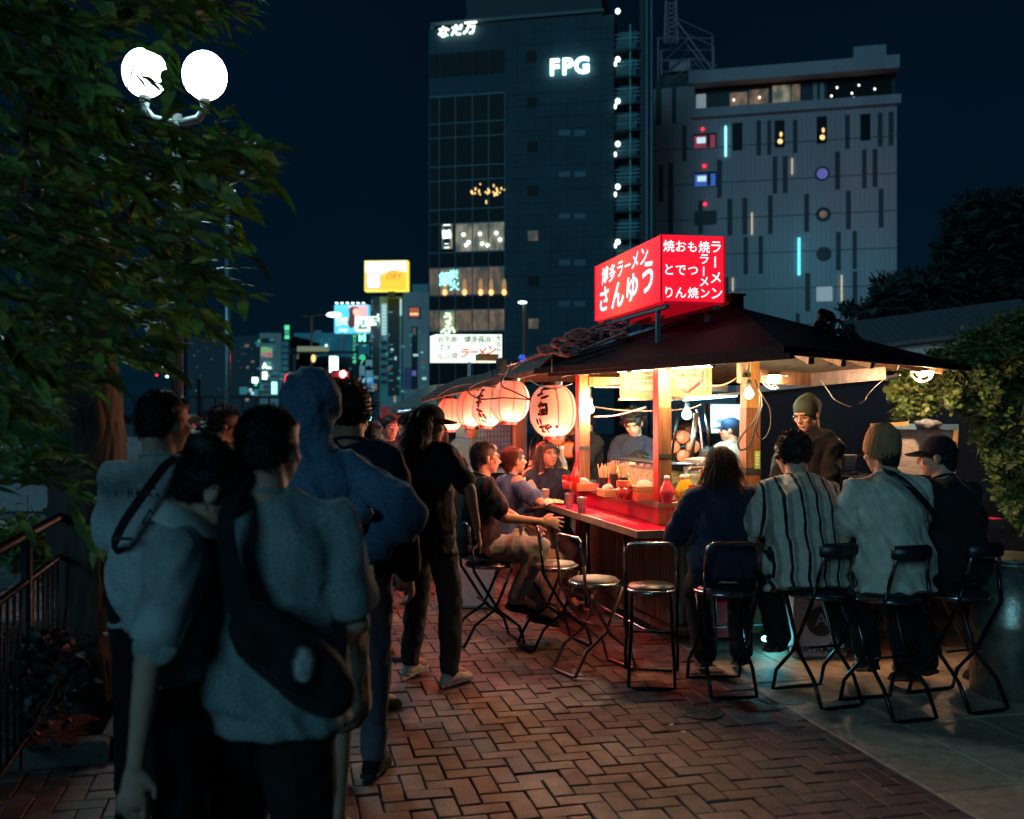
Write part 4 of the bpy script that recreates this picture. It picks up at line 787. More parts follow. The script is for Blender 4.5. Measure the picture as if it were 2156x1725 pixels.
# red side strip, white cool box at the back, seen between the standing man and the seated man
cb = thing('white_cool_box', 'white polystyrene cool box on the ground behind the seated man', 'box', tuple(at(975, 1180, 8.6).xy) + (0,)); q = cb.location
mat('styro', (.62, .56, .5), .8, var=.1, bump=.3)
MB().box(q + V((.02, 0, .36)), (.5, .36, .70), bv=.02).build('body', 'styro', cb); MB().box(q + V((.02, 0, .735)), (.53, .39, .05), bv=.015).build('lid', 'styro', cb); MB().box(q + V((.02, -.02, .77)), (.4, .28, .03)).build('bagged_ice', mat('ice_blue', (.3, .45, .5), .3, bump=.6), cb)
texts([('S', 0, 0, .14)], frame(q + V((.1, -.184, .42)), (1, 0, 0), (0, 0, 1)), ink, cb, off=.01)
# ---------------------------------------------------------------- lanterns
def rr(t, r, h): return r * (sin(pi * (.12 + .76 * t))) ** .62
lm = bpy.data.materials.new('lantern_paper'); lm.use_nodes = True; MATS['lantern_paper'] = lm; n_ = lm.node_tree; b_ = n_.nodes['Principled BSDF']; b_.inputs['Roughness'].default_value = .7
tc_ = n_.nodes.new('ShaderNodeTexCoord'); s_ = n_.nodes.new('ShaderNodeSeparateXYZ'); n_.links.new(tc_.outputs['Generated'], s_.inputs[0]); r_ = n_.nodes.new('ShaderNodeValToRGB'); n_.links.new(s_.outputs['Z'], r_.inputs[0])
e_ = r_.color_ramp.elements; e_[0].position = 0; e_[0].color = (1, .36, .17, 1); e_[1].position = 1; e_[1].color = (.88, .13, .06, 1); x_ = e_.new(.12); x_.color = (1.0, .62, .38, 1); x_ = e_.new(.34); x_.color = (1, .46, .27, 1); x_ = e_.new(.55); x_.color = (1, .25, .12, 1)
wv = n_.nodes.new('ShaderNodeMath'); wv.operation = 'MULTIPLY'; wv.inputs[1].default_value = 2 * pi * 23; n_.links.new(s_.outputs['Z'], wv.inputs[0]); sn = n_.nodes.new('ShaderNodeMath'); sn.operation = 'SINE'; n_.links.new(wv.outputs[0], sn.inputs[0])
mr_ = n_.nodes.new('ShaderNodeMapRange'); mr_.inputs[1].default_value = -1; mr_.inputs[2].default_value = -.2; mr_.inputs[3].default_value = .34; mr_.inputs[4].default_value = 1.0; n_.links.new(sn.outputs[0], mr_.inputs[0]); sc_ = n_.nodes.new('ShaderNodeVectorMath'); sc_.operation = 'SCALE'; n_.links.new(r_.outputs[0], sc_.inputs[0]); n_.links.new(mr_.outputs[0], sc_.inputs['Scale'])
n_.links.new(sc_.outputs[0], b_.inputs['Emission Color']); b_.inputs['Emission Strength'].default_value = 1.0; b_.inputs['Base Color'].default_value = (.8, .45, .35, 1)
emis('lantern_rib_red', (.75, .035, .03), .75); mat('lantern_ink', (.03, .004, .004), .8, var=0)
def lantern(px, py, d, wpx, hpx, tilt, label, script=None, face=0):
    r = wpx / 2 / F * d; h = hpx / F * d; c = at(px, py, d); t = thing('paper_lantern', label, 'lantern', tuple(c), group='glowing paper lanterns hanging under the awning'); t.rotation_euler = (0, tilt, face)
    NR = 30; N = 40; prof = []
    def rad(z): q = z / (h / 2); return r * max(0, 1 - abs(q * .93) ** 2.4) ** .5
    m = MB()
    for k in range(NR * 2 + 1):
        z = -h / 2 + h * k / (NR * 2); rr_ = rad(z); prof.append((rr_ * (1.0 if k % 2 == 0 else .972), z))
    m.lathe((0, 0, 0), prof, N, cap=False); m.build('paper', 'lantern_paper', t, world=False, smooth=True)
    m = MB()
    for k in range(8):
        a = k * pi / 4 + .2; pts = [V((rad(z) * 1.004 * cos(a), rad(z) * 1.004 * sin(a), z)) for z in [(-.49 + .98 * i / 14) * h for i in range(15)]]; m.tube(pts, .0028 * d / 7, 4)
    m.build('red_rib', 'lantern_rib_red', t, world=False)
    rt_ = rad(h / 2) * 1.06
    MB().lathe((0, 0, h / 2 + .008), [(rt_, -.012), (rt_ + .004, .016), (rt_ - .008, .016), (rt_ - .008, -.012)], 24, cap=False).build('top_ring', 'black_plastic', t, world=False, smooth=False)
    MB().lathe((0, 0, -h / 2 - .008), [(rt_ - .01, .014), (rt_ + .002, .01), (rt_, -.014), (rt_ - .02, -.016), (.001, -.016)], 24, cap=False).build('bottom_ring', mat('ring_red', (.12, .01, .01), .4), t, world=False)
    m = MB(); m.tube([(rt_, 0, h / 2), (rt_ * .6, 0, h / 2 + .07), (0, 0, h / 2 + .10), (-rt_ * .6, 0, h / 2 + .07), (-rt_, 0, h / 2)], .0025, 5); m.tube([(0, 0, h / 2 + .10), (.004, 0, h / 2 + .2)], .004, 5); m.build('wire_handle', 'steel_dark', t, world=False)
    if script:      # brush strokes wrapped on the paper
        m = MB()
        for (x0, z0, x1, z1, w_) in script:
            pts = []; n = 6
            for i in range(n + 1):
                a = -pi / 2 + (x0 + (x1 - x0) * i / n); z = (z0 + (z1 - z0) * i / n) * h; pts.append(V((rad(z) * 1.003 * cos(a), rad(z) * 1.003 * sin(a), z)))
            ws_ = [w_ * 1.5 * h * (.6 + .4 * sin(pi * i / n)) for i in range(n + 1)]
            for i in range(n):
                tdir = (pts[i + 1] - pts[i]).normalized(); nn = V((pts[i].x, pts[i].y, 0)).normalized(); sd_ = tdir.cross(nn); o_ = nn * .0015
                m.add([pts[i] - sd_ * ws_[i] + o_, pts[i] + sd_ * ws_[i] + o_, pts[i + 1] + sd_ * ws_[i + 1] + o_, pts[i + 1] - sd_ * ws_[i + 1] + o_], [(0, 1, 2, 3)])
        m.build('brush_lettering', 'lantern_ink', t, world=False)
    lamp('lantern_light', c + V((0, -r * 1.15, -h * .62)), 22, (1, .19, .11), .09, t); lamp('lantern_light', c + V((r * .7, -r * .3, -h * .66)), 11, (1, .22, .13), .09, t)
    return t
SC1 = [(-.75, .40, -.15, .42, .022), (-.62, .46, -.66, .30, .02), (-.85, .30, -.5, .33, .02), (-.6, .24, -.2, .29, .018), (-.55, .18, -.62, .06, .024), (-.7, .10, -.25, .13, .024), (-.65, .0, -.3, .02, .024), (-.3, .12, -.3, -.06, .02), (-.72, -.06, -.25, -.05, .024), (-.8, -.14, -.78, -.26, .018), (-.66, -.14, -.6, -.26, .014), (-.8, -.31, -.2, -.27, .02), (-.6, -.27, -.66, -.42, .02), (-.5, -.34, -.1, -.30, .024), (-.4, -.30, -.3, -.44, .018), (-.75, -.38, -.5, -.40, .02), (.05, -.31, .2, -.30, .022), (.1, .40, .25, .41, .018)]
SC2 = [(-.9, .40, -.4, .38, .024), (-.66, .44, -.7, .22, .022), (-.9, .20, -.4, .26, .026), (-.62, .18, -.66, -.05, .026), (-.9, .06, -.45, .10, .026), (-.8, -.10, -.3, -.16, .024), (-.6, -.18, -.35, -.30, .026), (-.3, -.2, 0, -.33, .026), (-.4, -.36, .1, -.40, .022)]
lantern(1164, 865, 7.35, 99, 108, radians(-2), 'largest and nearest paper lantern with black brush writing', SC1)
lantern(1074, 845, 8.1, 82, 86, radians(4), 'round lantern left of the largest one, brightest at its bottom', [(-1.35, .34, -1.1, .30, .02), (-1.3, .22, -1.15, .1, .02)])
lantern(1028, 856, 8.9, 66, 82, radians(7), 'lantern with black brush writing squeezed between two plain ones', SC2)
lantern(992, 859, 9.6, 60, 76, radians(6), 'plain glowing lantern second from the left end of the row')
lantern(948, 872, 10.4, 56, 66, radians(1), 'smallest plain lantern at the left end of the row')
# ---------------------------------------------------------------- cables and rope
cab = MB()
def sag(a, b, dz, r=.006, n=14, mb=None): mb = mb or cab; mb.tube([lerp(V(a), V(b), i / n) - V((0, 0, dz * 4 * (i / n) * (1 - i / n))) for i in range(n + 1)], r, 6)
def cable(label, pts, r=.006, m='cord_black', smooth_n=6):
    pts = [V(p) for p in pts]; out = []
    for i in range(len(pts) - 1):
        p0, p1, p2, p3 = pts[max(i - 1, 0)], pts[i], pts[i + 1], pts[min(i + 2, len(pts) - 1)]
        for k in range(smooth_n):
            t = k / smooth_n; out.append(.5 * ((2 * p1) + (p2 - p0) * t + (2 * p0 - 5 * p1 + 4 * p2 - p3) * t * t + (3 * p1 - p0 - 3 * p2 + p3) * t ** 3))
    out.append(pts[-1]); t = tag(MB().tube(out, r, 6).build('cable', m, smooth=True), label, 'cable'); return t
cable('black cable drooping in a big loop in front of the lantern tops', [at(1058, 790, 8), at(1010, 805, 8), at(985, 822, 8), at(1010, 840, 8.0), at(1060, 838, 7.9), at(1118, 842, 7.8)], .006)
cable('black cable curling up beside the small plug box', [at(1078, 760, 7.7), at(1062, 790, 7.7), at(1056, 812, 7.7), at(1080, 824, 7.7), at(1118, 842, 7.6)], .006)
cable('thin black cable running under the red awning', [at(920, 835, 9.6), at(945, 818, 9.3), at(985, 808, 9), at(1030, 812, 8.6), at(1068, 800, 8.2)], .006)
cable('pale cable looping between the eave and the corner post', [at(1115, 800, 7.4), at(1135, 812, 7.3), at(1170, 818, 7.2), at(1205, 808, 7.2)], .005, 'cord_white')
cable('pale twisted cable from the corner post to the socket box', [at(1412, 788, 6.9), at(1445, 805, 6.95), at(1500, 812, 7.05), at(1530, 808, 7.1), at(1560, 790, 7.15)], .006, 'cord_white')
cable('black cables hanging in loops on the right post', [at(1590, 800, 7.0), at(1600, 840, 6.95), at(1592, 880, 6.95), at(1572, 905, 6.95), at(1555, 930, 6.95), at(1560, 948, 6.95), at(1580, 935, 6.95), at(1592, 890, 6.93), at(1604, 850, 6.93), at(1598, 815, 6.95)], .006)
cable('second black cable loop hanging lower on the right post', [at(1598, 822, 6.9), at(1620, 860, 6.9), at(1622, 900, 6.9), at(1606, 925, 6.9), at(1592, 905, 6.9), at(1606, 850, 6.9)], .005)
cable('thin wire swinging down under the right eave with a hook end', [at(1728, 800, 7.6), at(1745, 825, 7.55), at(1758, 842, 7.5), at(1785, 855, 7.5), at(1792, 856, 7.5)], .0035, 'cord_white')
cable('thin wire rising to the right eave beam', [at(1810, 850, 7.6), at(1822, 842, 7.6), at(1828, 830, 7.6), at(1860, 800, 7.7), at(1895, 790, 7.7)], .0035, 'steel_brushed')
cable('pink hose hanging behind the corner post', [at(1250, 878, 8.7), at(1300, 874, 8.7), at(1360, 858, 8.6)], .008, mat('hose_pink', (.65, .2, .2), .4))
cable('white cable stretched across the inside of the stall', [at(1243, 856, 8.4), at(1330, 866, 8.4), at(1440, 862, 8.2), at(1475, 852, 8.0)], .006, 'cord_white')
cable('pink hose coming down to the fan', [at(1466, 862, 8.9), at(1474, 900, 8.9), at(1480, 955, 8.9)], .009, 'hose_pink')
rope = thing('rope_pile', 'heap of tangled brown rope thrown over the left hip of the roof', 'rope', tuple(at(1210, 740, 7.9)))
mat('rope', (.22, .16, .15), .9, var=.4, scale=60, bump=1, bscale=240)
def roof_pt(t, off=0): return lerp(E1, ap, t) + V((0, 0, .06 + off))
for k in range(9):
    pts = []; t0 = R.uniform(.0, .25); t1 = t0 + R.uniform(.25, .55); n = 26; ph = R.uniform(0, 6)
    for i in range(n + 1):
        t = lerp(t0, t1, i / n) + .035 * sin(ph + i * R.uniform(.5, .6)); p = roof_pt(t, .035 + .045 * sin(ph * 2 + i * .7) + .02 * (k % 4)) + V((-.0 + .05 * sin(i * .9 + ph), .05 * cos(i * .8 + ph), 0)); pts.append(p)
    o = MB().tube(pts, .0125, 7).build('rope_strand', 'rope', rope, smooth=True)
for c, r in ((at(1222, 705, 7.9), .075), (at(1180, 722, 7.9), .06), (at(1300, 705, 7.9), .05), (at(1150, 738, 8.0), .05), (at(1200, 738, 7.85), .07)):
    pts = [c + V((r * cos(a) * 1.1, r * .5 * sin(a * 1.3), r * .62 * sin(a))) for a in [i * .42 for i in range(16)]]
    MB().tube(pts, .0125, 7).build('rope_strand', 'rope', rope, smooth=True)
pts = [at(1075, 778, 8.1), at(1100, 760, 8.05), at(1140, 745, 8), at(1165, 742, 8), at(1190, 750, 7.9), at(1240, 732, 7.85), at(1282, 715, 7.8), at(1330, 697, 7.8)]
MB().tube([lerp(pts[i], pts[i + 1], k / 5) for i in range(7) for k in range(5)], .014, 7).build('rope_strand', 'rope', rope, smooth=True)
# bag-wrapped vent on the right slope
bagm = mat('black_bag', (.008, .008, .01), .18, bump=1, bscale=14, scale=6)
vt = thing('wrapped_vent', 'black plastic wrapped vent and bundle sitting on the right slope of the roof', 'vent', tuple(at(1760, 742, 7.7)))
def crumple(c, r, name, par, m, amt, seed=0, n=26, mm=16):
    b = MB().ell(c, r, n=n, m=mm); b.v = [tuple(V(v) + (V(v) - V(c)).normalized() * amt * noise.noise(V(v) * 16 + V((seed, 0, 0)))) for v in b.v]; return b.build(name, m, par)
crumple(at(1735, 678, 7.7), (.075, .075, .08), 'knob', vt, bagm, .05); crumple(at(1740, 705, 7.7), (.04, .04, .06), 'neck', vt, bagm, .03, 3); crumple(at(1768, 722, 7.7), (.15, .14, .13), 'bundle', vt, bagm, .10, 5, 34, 22); crumple(at(1700, 722, 7.7), (.30, .12, .12), 'sheet', vt, 'roof_sheet', .03, 8)
m = MB()
for k in range(7): a = k * .28; m.tube([at(1768, 722, 7.7) + V((cos(a + .1 * q) * .16 * cos(q * .4), -.03 * k, sin(q * .4) * .16)) for q in range(-3, 4)], .003, 4)
m.build('wire', 'steel_brushed', vt)
# ---------------------------------------------------------------- menu boards
mb_ = mat('menu_paper', (.86, .76, .60), .6, var=.06, scale=5)
def menu(pxa, pya, pxb, pyb, d, label, cols_, ang=SA):
    a = at(pxa, pyb, d); w = (pxb - pxa) / F * d; h = (pyb - pya) / F * d; x = V((cos(ang), sin(ang), 0)); nrm = V((sin(ang), -cos(ang), 0)); t = thing('menu_board', label, 'menu board', tuple(a)); M0 = frame(a, x, (0, 0, 1))
    m = MB(); m.T = M0; m.box((w / 2, h / 2, -.012), (w, h, .02)); m.build('panel', 'menu_paper', t)
    for c, s_ in (((w / 2, .012, .0), (w, .035, .035)), ((.012, h / 2, .0), (.03, h - .04, .035)), ((w - .012, h / 2, 0), (.03, h - .04, .035))): m = MB(); m.T = M0; m.box(c, s_); m.build('frame', 'wood_pale', t)
    texts(cols_(w, h), M0 @ Matrix.Translation((0, 0, .003)), ink, t, off=.0)
    m = MB(); m.T = M0; m.box((w / 2, -.012, .005), (w + .03, .012, .05)); m.build('metal_shelf', 'metal_trim', t)
    return t
def mc(words):
    def f(w, h):
        o = []; n = len(words)
        for i, wd in enumerate(words):
            x = w * (.10 + .82 * i / max(1, n - 1)); s_ = min(.034, h * .80 / max(5, len(wd) + 1))
            for j, ch in enumerate(wd): o.append((ch, x, h * .95 - (j + .6) * s_ * 1.15, s_) if ch != 'ー' else (ch, x, h * .95 - (j + .6) * s_ * 1.15, s_, pi / 2))
            o.append(('円', x, h * .16, s_ * .7))
        return o
    return f
menu(1306, 764, 1384, 838, 7.30, 'left pale wooden menu board with vertical black writing beside the corner post', mc(['コーラ', 'レモン', 'ウーロン茶', 'ドリンク', 'サワー', 'ビール', '一品もの', '唐揚煎り', '玉子煎り', 'ミックク']), SA * .3)
menu(1410, 758, 1500, 832, 7.25, 'right pale wooden menu board under the eave with vertical black writing', mc(['ごはん', 'おにぎり', 'いか焼き', '天ぷら', 'もり合わせ', '豚足焼', 'ラーメン', '焼ラーメン', '一品表']), SA * .6)
tl_ = thing('striplight', 'cold strip light fixed under the metal shelf of the menu boards', 'lamp', tuple(at(1530, 832, 7.7)))
MB().beam(at(1408, 842, 7.75), at(1562, 828, 8.0), .10, .02).build('housing', 'metal_trim', tl_); MB().beam(at(1440, 843, 7.75), at(1550, 834, 7.95), .03, .012).build('tube', emis('tube_cold', (.45, .95, 1), 7), tl_)
lamp('strip_glow', at(1500, 850, 7.8), 14, (.35, .85, 1), .1, tl_)
# ---------------------------------------------------------------- bulbs
def bulb(px, py, d, r, label, es, col, power, sock='black_plastic', hang=.12, lcol=None):
    c = at(px, py, d); t = thing('hanging_bulb', label, 'light bulb', tuple(c))
    MB().lathe(c, [(.001, -r), (r * .5, -r * .88), (r * .86, -r * .5), (r, 0), (r * .86, r * .5), (r * .55, r * .95), (r * .42, r * 1.35)], 18).build('bulb', emis('bulb_%d' % (px), col, es), t, smooth=True)
    MB().lathe(c, [(r * .46, r * 1.3), (r * .52, r * 1.4), (r * .52, r * 2.6), (r * .2, r * 3.0), (.001, r * 3)], 14).build('socket', sock, t, smooth=True)
    MB().tube([c + V((0, 0, r * 2.9)), c + V((0, 0, r * 2.9 + hang))], .004, 6).build('cord', 'cord_black', t)
    lamp('bulb_light', c + V((0, -r - .03, 0)), power, lcol or col, r, t); return t
bulb(1577, 830, 6.92, .034, 'bright warm bulb in a black socket hanging by the right post', 30, (1, .62, .30), 20)
bulb(1243, 862, 8.6, .036, 'white bulb with a red socket ring hanging inside the stall', 25, (1, .82, .5), 65, mat('socket_red', (.6, .03, .03), .4))
bulb(770, 880, 13, .075, 'glaring cold bulb hanging under the neighbouring stall', 40, (.35, .95, 1), 60, hang=.2)
bulb(1446, 873, 8.8, .045, 'cold round bulb inside the stall left of the screen', 14, (.35, .9, .95), 30)
bulb(935, 868, 12.4, .03, 'small pale bulb seen behind the black cap brim', 12, (.8, 1, .8), 2)
def cage(px, py, d, r, label, power, col, es):
    c = at(px, py, d); t = thing('cage_lamp', label, 'lamp', tuple(c)); m = MB(); rr_ = random.Random(px); pts = []
    for k in range(16): a = rr_.uniform(0, 2 * pi); b = rr_.uniform(-pi / 2, .05); pts.append(c + V((cos(a) * cos(b), sin(a) * cos(b), sin(b))) * r)
    for k in range(34):
        a, b = rr_.sample(pts, 2)
        if (a - b).length < r * 1.35: mid = ((a + b) / 2 - c).normalized() * r + c; m.tube([a, mid, b], .0032, 5)
    m.tube([c + V((cos(q * pi / 8) * r, sin(q * pi / 8) * r, 0)) for q in range(17)], .004, 5); m.build('wire_cage', mat('cage_white', (.8, .78, .7), .4, emit=(1, .9, .7), es=.5), t)
    MB().ell(c + V((0, 0, -.01)), (r * .55, r * .55, r * .38), n=16, m=10).build('bulb', emis('cagebulb_%d' % px, col, es), t, smooth=True)
    MB().lathe(c, [(r * .5, 0), (r * .42, .03), (.001, .035)], 14).build('cap', 'black_plastic', t)
    lamp('cage_light', c + V((0, -.02, -r * .6)), power, col, r * .5, t); return t
cage(1630, 792, 7.5, .10, 'wire cage lamp hanging beside the right post of the stall', 14, (1, .8, .5), 10)
cage(1942, 782, 7.75, .085, 'wire cage lamp hanging under the far right tip of the eave', 72, (1, .66, .40), 22)
# warm tubes over the menu boards under the roof
wt = thing('warm_tube', 'warm tube lamp above the menu boards under the roof', 'lamp', tuple(at(1400, 770, 7.4)))
MB().tube([at(1300, 781, 7.15), at(1500, 770, 7.05)], .012, 10).build('tube', emis('tube_warm', (1, .74, .4), 25), wt, smooth=True)
lamp('tube_light', at(1400, 790, 6.75), 55, (1, .66, .32), .12, wt); lamp('tube_light', at(1330, 822, 8.5), 80, (1, .7, .36), .12, wt)
# screen, fan, cooking hood tubes inside
sc = thing('television', 'glowing cold television screen inside the stall above the capped man', 'television', tuple(at(1532, 880, 9.6)))
MB().box(at(1532, 882, 9.62), (.36, .04, .30), rz=.1).build('casing', 'black_plastic', sc); MB().box(at(1532, 882, 9.58), (.33, .01, .27), rz=.1).build('screen', emis('tv', (.5, .95, 1), 2.2), sc); MB().box(at(1530, 887, 9.57), (.2, .005, .04), rz=.1).build('picture', 'sign_dim', sc)
lamp('tv_light', at(1532, 882, 9.3), 18, (.4, .9, 1), .15, sc)
fn = thing('round_fan', 'round electric fan with a wire guard inside the stall', 'fan', tuple(at(1438, 940, 9.2)))
def ringpts(c, r, M3, n=32): return [V(c) + M3 @ V((r * cos(i * 2 * pi / n), r * sin(i * 2 * pi / n), 0)) for i in range(n + 1)]
def fan(t, c, r, m_):
    M3 = Matrix.Rotation(radians(80), 3, 'X'); m = MB(); [m.tube(ringpts(c, r * k, M3), .004, 4) for k in (1, .8, .6, .3)]
    for k in range(20): a = k * pi / 10; m.tube([V(c) + M3 @ V((.25 * r * cos(a), .25 * r * sin(a), -.02)), V(c) + M3 @ V((r * cos(a), r * sin(a), 0))], .002, 4)
    m.build('wire_guard', 'steel_dark', t)
    for k in range(4):
        a = k * pi / 2; m = MB(); m.T = Matrix.Translation(c) @ M3.to_4x4(); m.ell((cos(a) * r * .45, sin(a) * r * .45, .02), (r * .34, r * .34, .01), n=12, m=4); m.build('blade', m_, t, smooth=True)
    MB().ell(V(c) + V((0, .05, 0)), (.05, .06, .05), n=10, m=6).build('motor', 'steel_dark', t)
    MB().tube([V(c) + V((0, .08, 0)), V((c[0], c[1] + .08, .3))], .015, 8).build('stand', 'steel_dark', t)
fan(fn, at(1438, 942, 9.2), .20, mat('fan_orange', (.5, .14, .05), .4)); f2 = thing('round_fan', 'second round fan behind the woman in navy', 'fan', tuple(at(1170, 950, 9.6))); fan(f2, at(1172, 948, 9.6), .26, 'fan_orange')
for a, b, la in (((1452, 990, 8.3), (1466, 870, 8.3), 'grey tube'), ((1500, 980, 8.6), (1486, 850, 8.6), 'dark tube'), ((1412, 985, 9.0), (1428, 850, 9.0), 'slim tube')):
    MB().tube([at(*a), at(*b)], .022 if la != 'slim tube' else .012, 10).build('stay_tube', 'steel_brushed' if 'grey' in la else 'steel_dark', yt, smooth=True)
MB().box(st(1.0, 2.6, 1.0), (2.0, .03, 2.0), rz=SA)
# glazed food case
gc = thing('glass_food_case', 'steel framed glass food case full of greens on the stall counter', 'food case', tuple(at(1440, 1010, 7.35)))
mat('glass_pane', (.8, .85, .85), .08, trans=.0, alpha=.18, var=.02); mat('greens', (.18, .28, .06), .7, col2=(.5, .5, .35), scale=22, bump=1, bscale=60); mat('plastic_wrap', (.7, .7, .65), .15, alpha=.35, bump=.8, bscale=25)
def gp(u, v, z): return st(u, v, z)
MB().box(st(.56, 1.25, 1.15), (.18, 1.1, .14), rz=SA).build('ingredients', 'greens', gc); MB().box(st(.85, .56, 1.14), (.55, .14, .14), rz=SA).build('ingredients', 'greens', gc)
MB().box(st(.50, 1.25, 1.15), (.006, 1.15, .24), rz=SA).build('glass', 'glass_pane', gc); MB().box(st(.85, .49, 1.15), (.6, .006, .24), rz=SA).build('glass', 'glass_pane', gc); MB().box(st(.60, 1.25, 1.275), (.24, 1.2, .012), rz=SA).build('top', 'steel_dark', gc)
m = MB(); m.tube([st(.56, .485, 1.05), st(.575, .485, 1.24), st(.60, .485, 1.265), st(1.1, .485, 1.265), st(1.14, .485, 1.24), st(1.14, .485, 1.05)], .011, 8); m.build('frame', 'steel_brushed', gc, smooth=True)
crumple(st(.85, .60, 1.29), (.28, .13, .035), 'plastic_sheet', gc, 'plastic_wrap', .04, 4); crumple(st(.80, .62, 1.315), (.17, .1, .018), 'paper', gc, mat('paper_white', (.72, .68, .6), .7), .02, 9); MB().box(at(1372, 997, 7.7), (.11, .05, .006), rz=.3).build('tray', 'paper_white', gc)
# ---------------------------------------------------------------- things on the shelf
mat('white_cap', (.8, .78, .72), .4); mat('box_red', (.7, .12, .06), .6, var=.15); mat('box_brown', (.5, .22, .09), .6, st=(1, 1, 14), var=.3, scale=6); mat('jar_red', (.45, .01, .02), .15, spec=.7); mat('jar_glass', (.5, .05, .05), .05, spec=.8)
mat('bottle_red', (.62, .03, .02), .2, spec=.6); mat('bottle_pink', (.8, .06, .10), .3); mat('bottle_yellow', (.85, .42, .02), .3); mat('label_yellow', (.85, .55, .03), .5); mat('chopstick', (.78, .58, .34), .6, var=.2)
def squeeze(px, py, d, h, m_, label, lab='ink'):
    c = at(px, py, d); c.z = ZS; t = thing('sauce_bottle', label, 'bottle', tuple(c)); r = h * .27
    MB().lathe(c, [(.001, .0), (r * .62, 0), (r * .7, .01), (r, h * .38), (r * .92, h * .48), (r * .38, h * .80), (r * .32, h * .84)], 16).build('body', m_, t, smooth=True); MB().lathe(c, [(r * .38, h * .83), (r * .36, h * .98), (r * .2, h), (.001, h)], 12).build('cap', 'white_cap', t, smooth=True)
    m = MB(); rr_ = random.Random(px)
    for k in range(5):
        for q in range(4): a = -1.9 + q * .28; m.box(c + V((cos(a) * r * 1.0, sin(a) * r * 1.0, h * (.22 + .06 * k))), (.006 * rr_.uniform(.4, 1.2), .002, .003), rz=a + pi / 2)
    m.build('label_print', ink, t); return t
squeeze(1404, 1058, 6.86, .19, 'bottle_pink', 'pink red squeeze bottle standing at the shelf corner by the post'); squeeze(1437, 1058, 6.95, .19, 'bottle_yellow', 'yellow mustard squeeze bottle beside the pink red bottle'); squeeze(1447, 1052, 7.1, .185, 'bottle_yellow', 'yellow squeeze bottle half hidden behind the front mustard bottle'); squeeze(1321, 1040, 7.35, .18, 'bottle_yellow', 'yellow squeeze bottle behind the wooden boxes')
def glassb(px, d, h, r, m_, label, capm='bottle_red', z=ZS, lab=None):
    c = at(px, 1000, d); c.z = z; t = thing('bottle', label, 'bottle', tuple(c)); MB().lathe(c, [(.001, 0), (r, 0), (r, h * .6), (r * .4, h * .78), (r * .36, h * .93)], 16).build('body', m_, t, smooth=True); MB().lathe(c, [(r * .42, h * .92), (r * .42, h), (.001, h)], 12).build('cap', capm, t)
    if lab: MB().lathe(c, [(r * 1.01, h * .15), (r * 1.01, h * .5)], 16, cap=False).build('label', lab, t)
    return t
glassb(1212, 7.95, .22, .035, 'bottle_red', 'red bottle leaning among chopsticks at the left of the shelf'); glassb(1418, 6.95, .10, .02, 'jar_glass', 'little seasoning bottle with a red cap between the squeeze bottles', 'box_red', lab='paper_white'); glassb(1282, 7.55, .13, .022, 'bottle_red', 'small red capped bottle behind the box of tissues'); glassb(1343 - 15, 7.15, .11, .02, 'bottle_red', 'small red bottle next to the dark red jar', 'box_red'); glassb(1336 + 4 - 26, 7.2, .10, .018, 'bottle_red', 'short red shaker beside the dark red jar', 'box_red')
mat('bottle_clear', (.35, .4, .38), .08, spec=.8, alpha=.55)
for k, (px, d, la) in enumerate(((1135, 9.0, 'dark glass liquor bottle with a yellow label behind the woman in navy'), (1170, 9.0, 'tall clear bottle with a white cap beside the yellow label bottle'), (1183, 9.1, 'tall clear bottle with a bright yellow label by the left post'))):
    glassb(px, d, .38, .05, 'bottle_clear', la, 'white_cap', .98, 'label_yellow')
def jar(px, d, r, h, label, lid='jar_red'):
    c = at(px, 1000, d); c.z = ZS; t = thing('jar', label, 'jar', tuple(c)); MB().lathe(c, [(.001, 0), (r, 0), (r, h * .72)], 20).build('glass', 'jar_glass', t, smooth=True); MB().lathe(c, [(r * 1.08, h * .7), (r * 1.08, h), (.001, h)], 20).build('lid', lid, t); return t
jar(1467, 6.95, .052, .12, 'dark red lidded jar of pickled ginger beside the mustard bottles'); jar(1312, 7.15, .045, .135, 'dark red jar with a black rimmed lid in front of the chopstick cup', 'box_red'); jar(1197, 8.15, .05, .11, 'red lidded jar at the far left end of the shelf')
def sticks(px, d, r, h, label, n=34):
    c = at(px, 1000, d); c.z = ZS; t = thing('chopstick_holder', label, 'chopstick holder', tuple(c)); MB().lathe(c, [(.001, 0), (r, 0), (r, h), (r - .006, h), (r - .006, .01), (.001, .01)], 18, cap=False).build('cup', 'black_plastic', t, smooth=False)
    rr_ = random.Random(px)
    for k in range(n):
        a = rr_.uniform(0, 6.28); q = rr_.uniform(.1, .8) * r; b = c + V((cos(a) * q * .6, sin(a) * q * .6, .02)); e2 = c + V((cos(a) * q * 1.5, sin(a) * q * 1.5, h + rr_.uniform(.06, .11))); MB().beam(b, e2, .007, .005).build('chopstick', 'chopstick', t)
sticks(1272, 7.6, .043, .13, 'black square holder crammed with wooden chopsticks'); sticks(1312, 7.3, .036, .15, 'black holder of chopsticks behind the dark red jar', 24); sticks(1291, 8.2, .05, .12, 'far holder packed with pale chopsticks near the woman resting her face', 30); sticks(1478, 7.05, .03, .13, 'chopstick holder partly hidden by the brown haired woman', 14)
def tissue(px, d, w_, dd, h, label, m_='box_red', z=ZS, paper=True, rz=SA):
    c = at(px, 1000, d); t = thing('box', label, 'box', (c.x, c.y, z)); MB().box((c.x, c.y, z + h / 2), (w_, dd, h), rz=rz, bv=.003).build('carton', m_, t)
    if paper: crumple(V((c.x, c.y, z + h + .005)), (w_ * .32, dd * .32, .028), 'tissue', t, 'paper_white', .03, px, 14, 8)
    return t
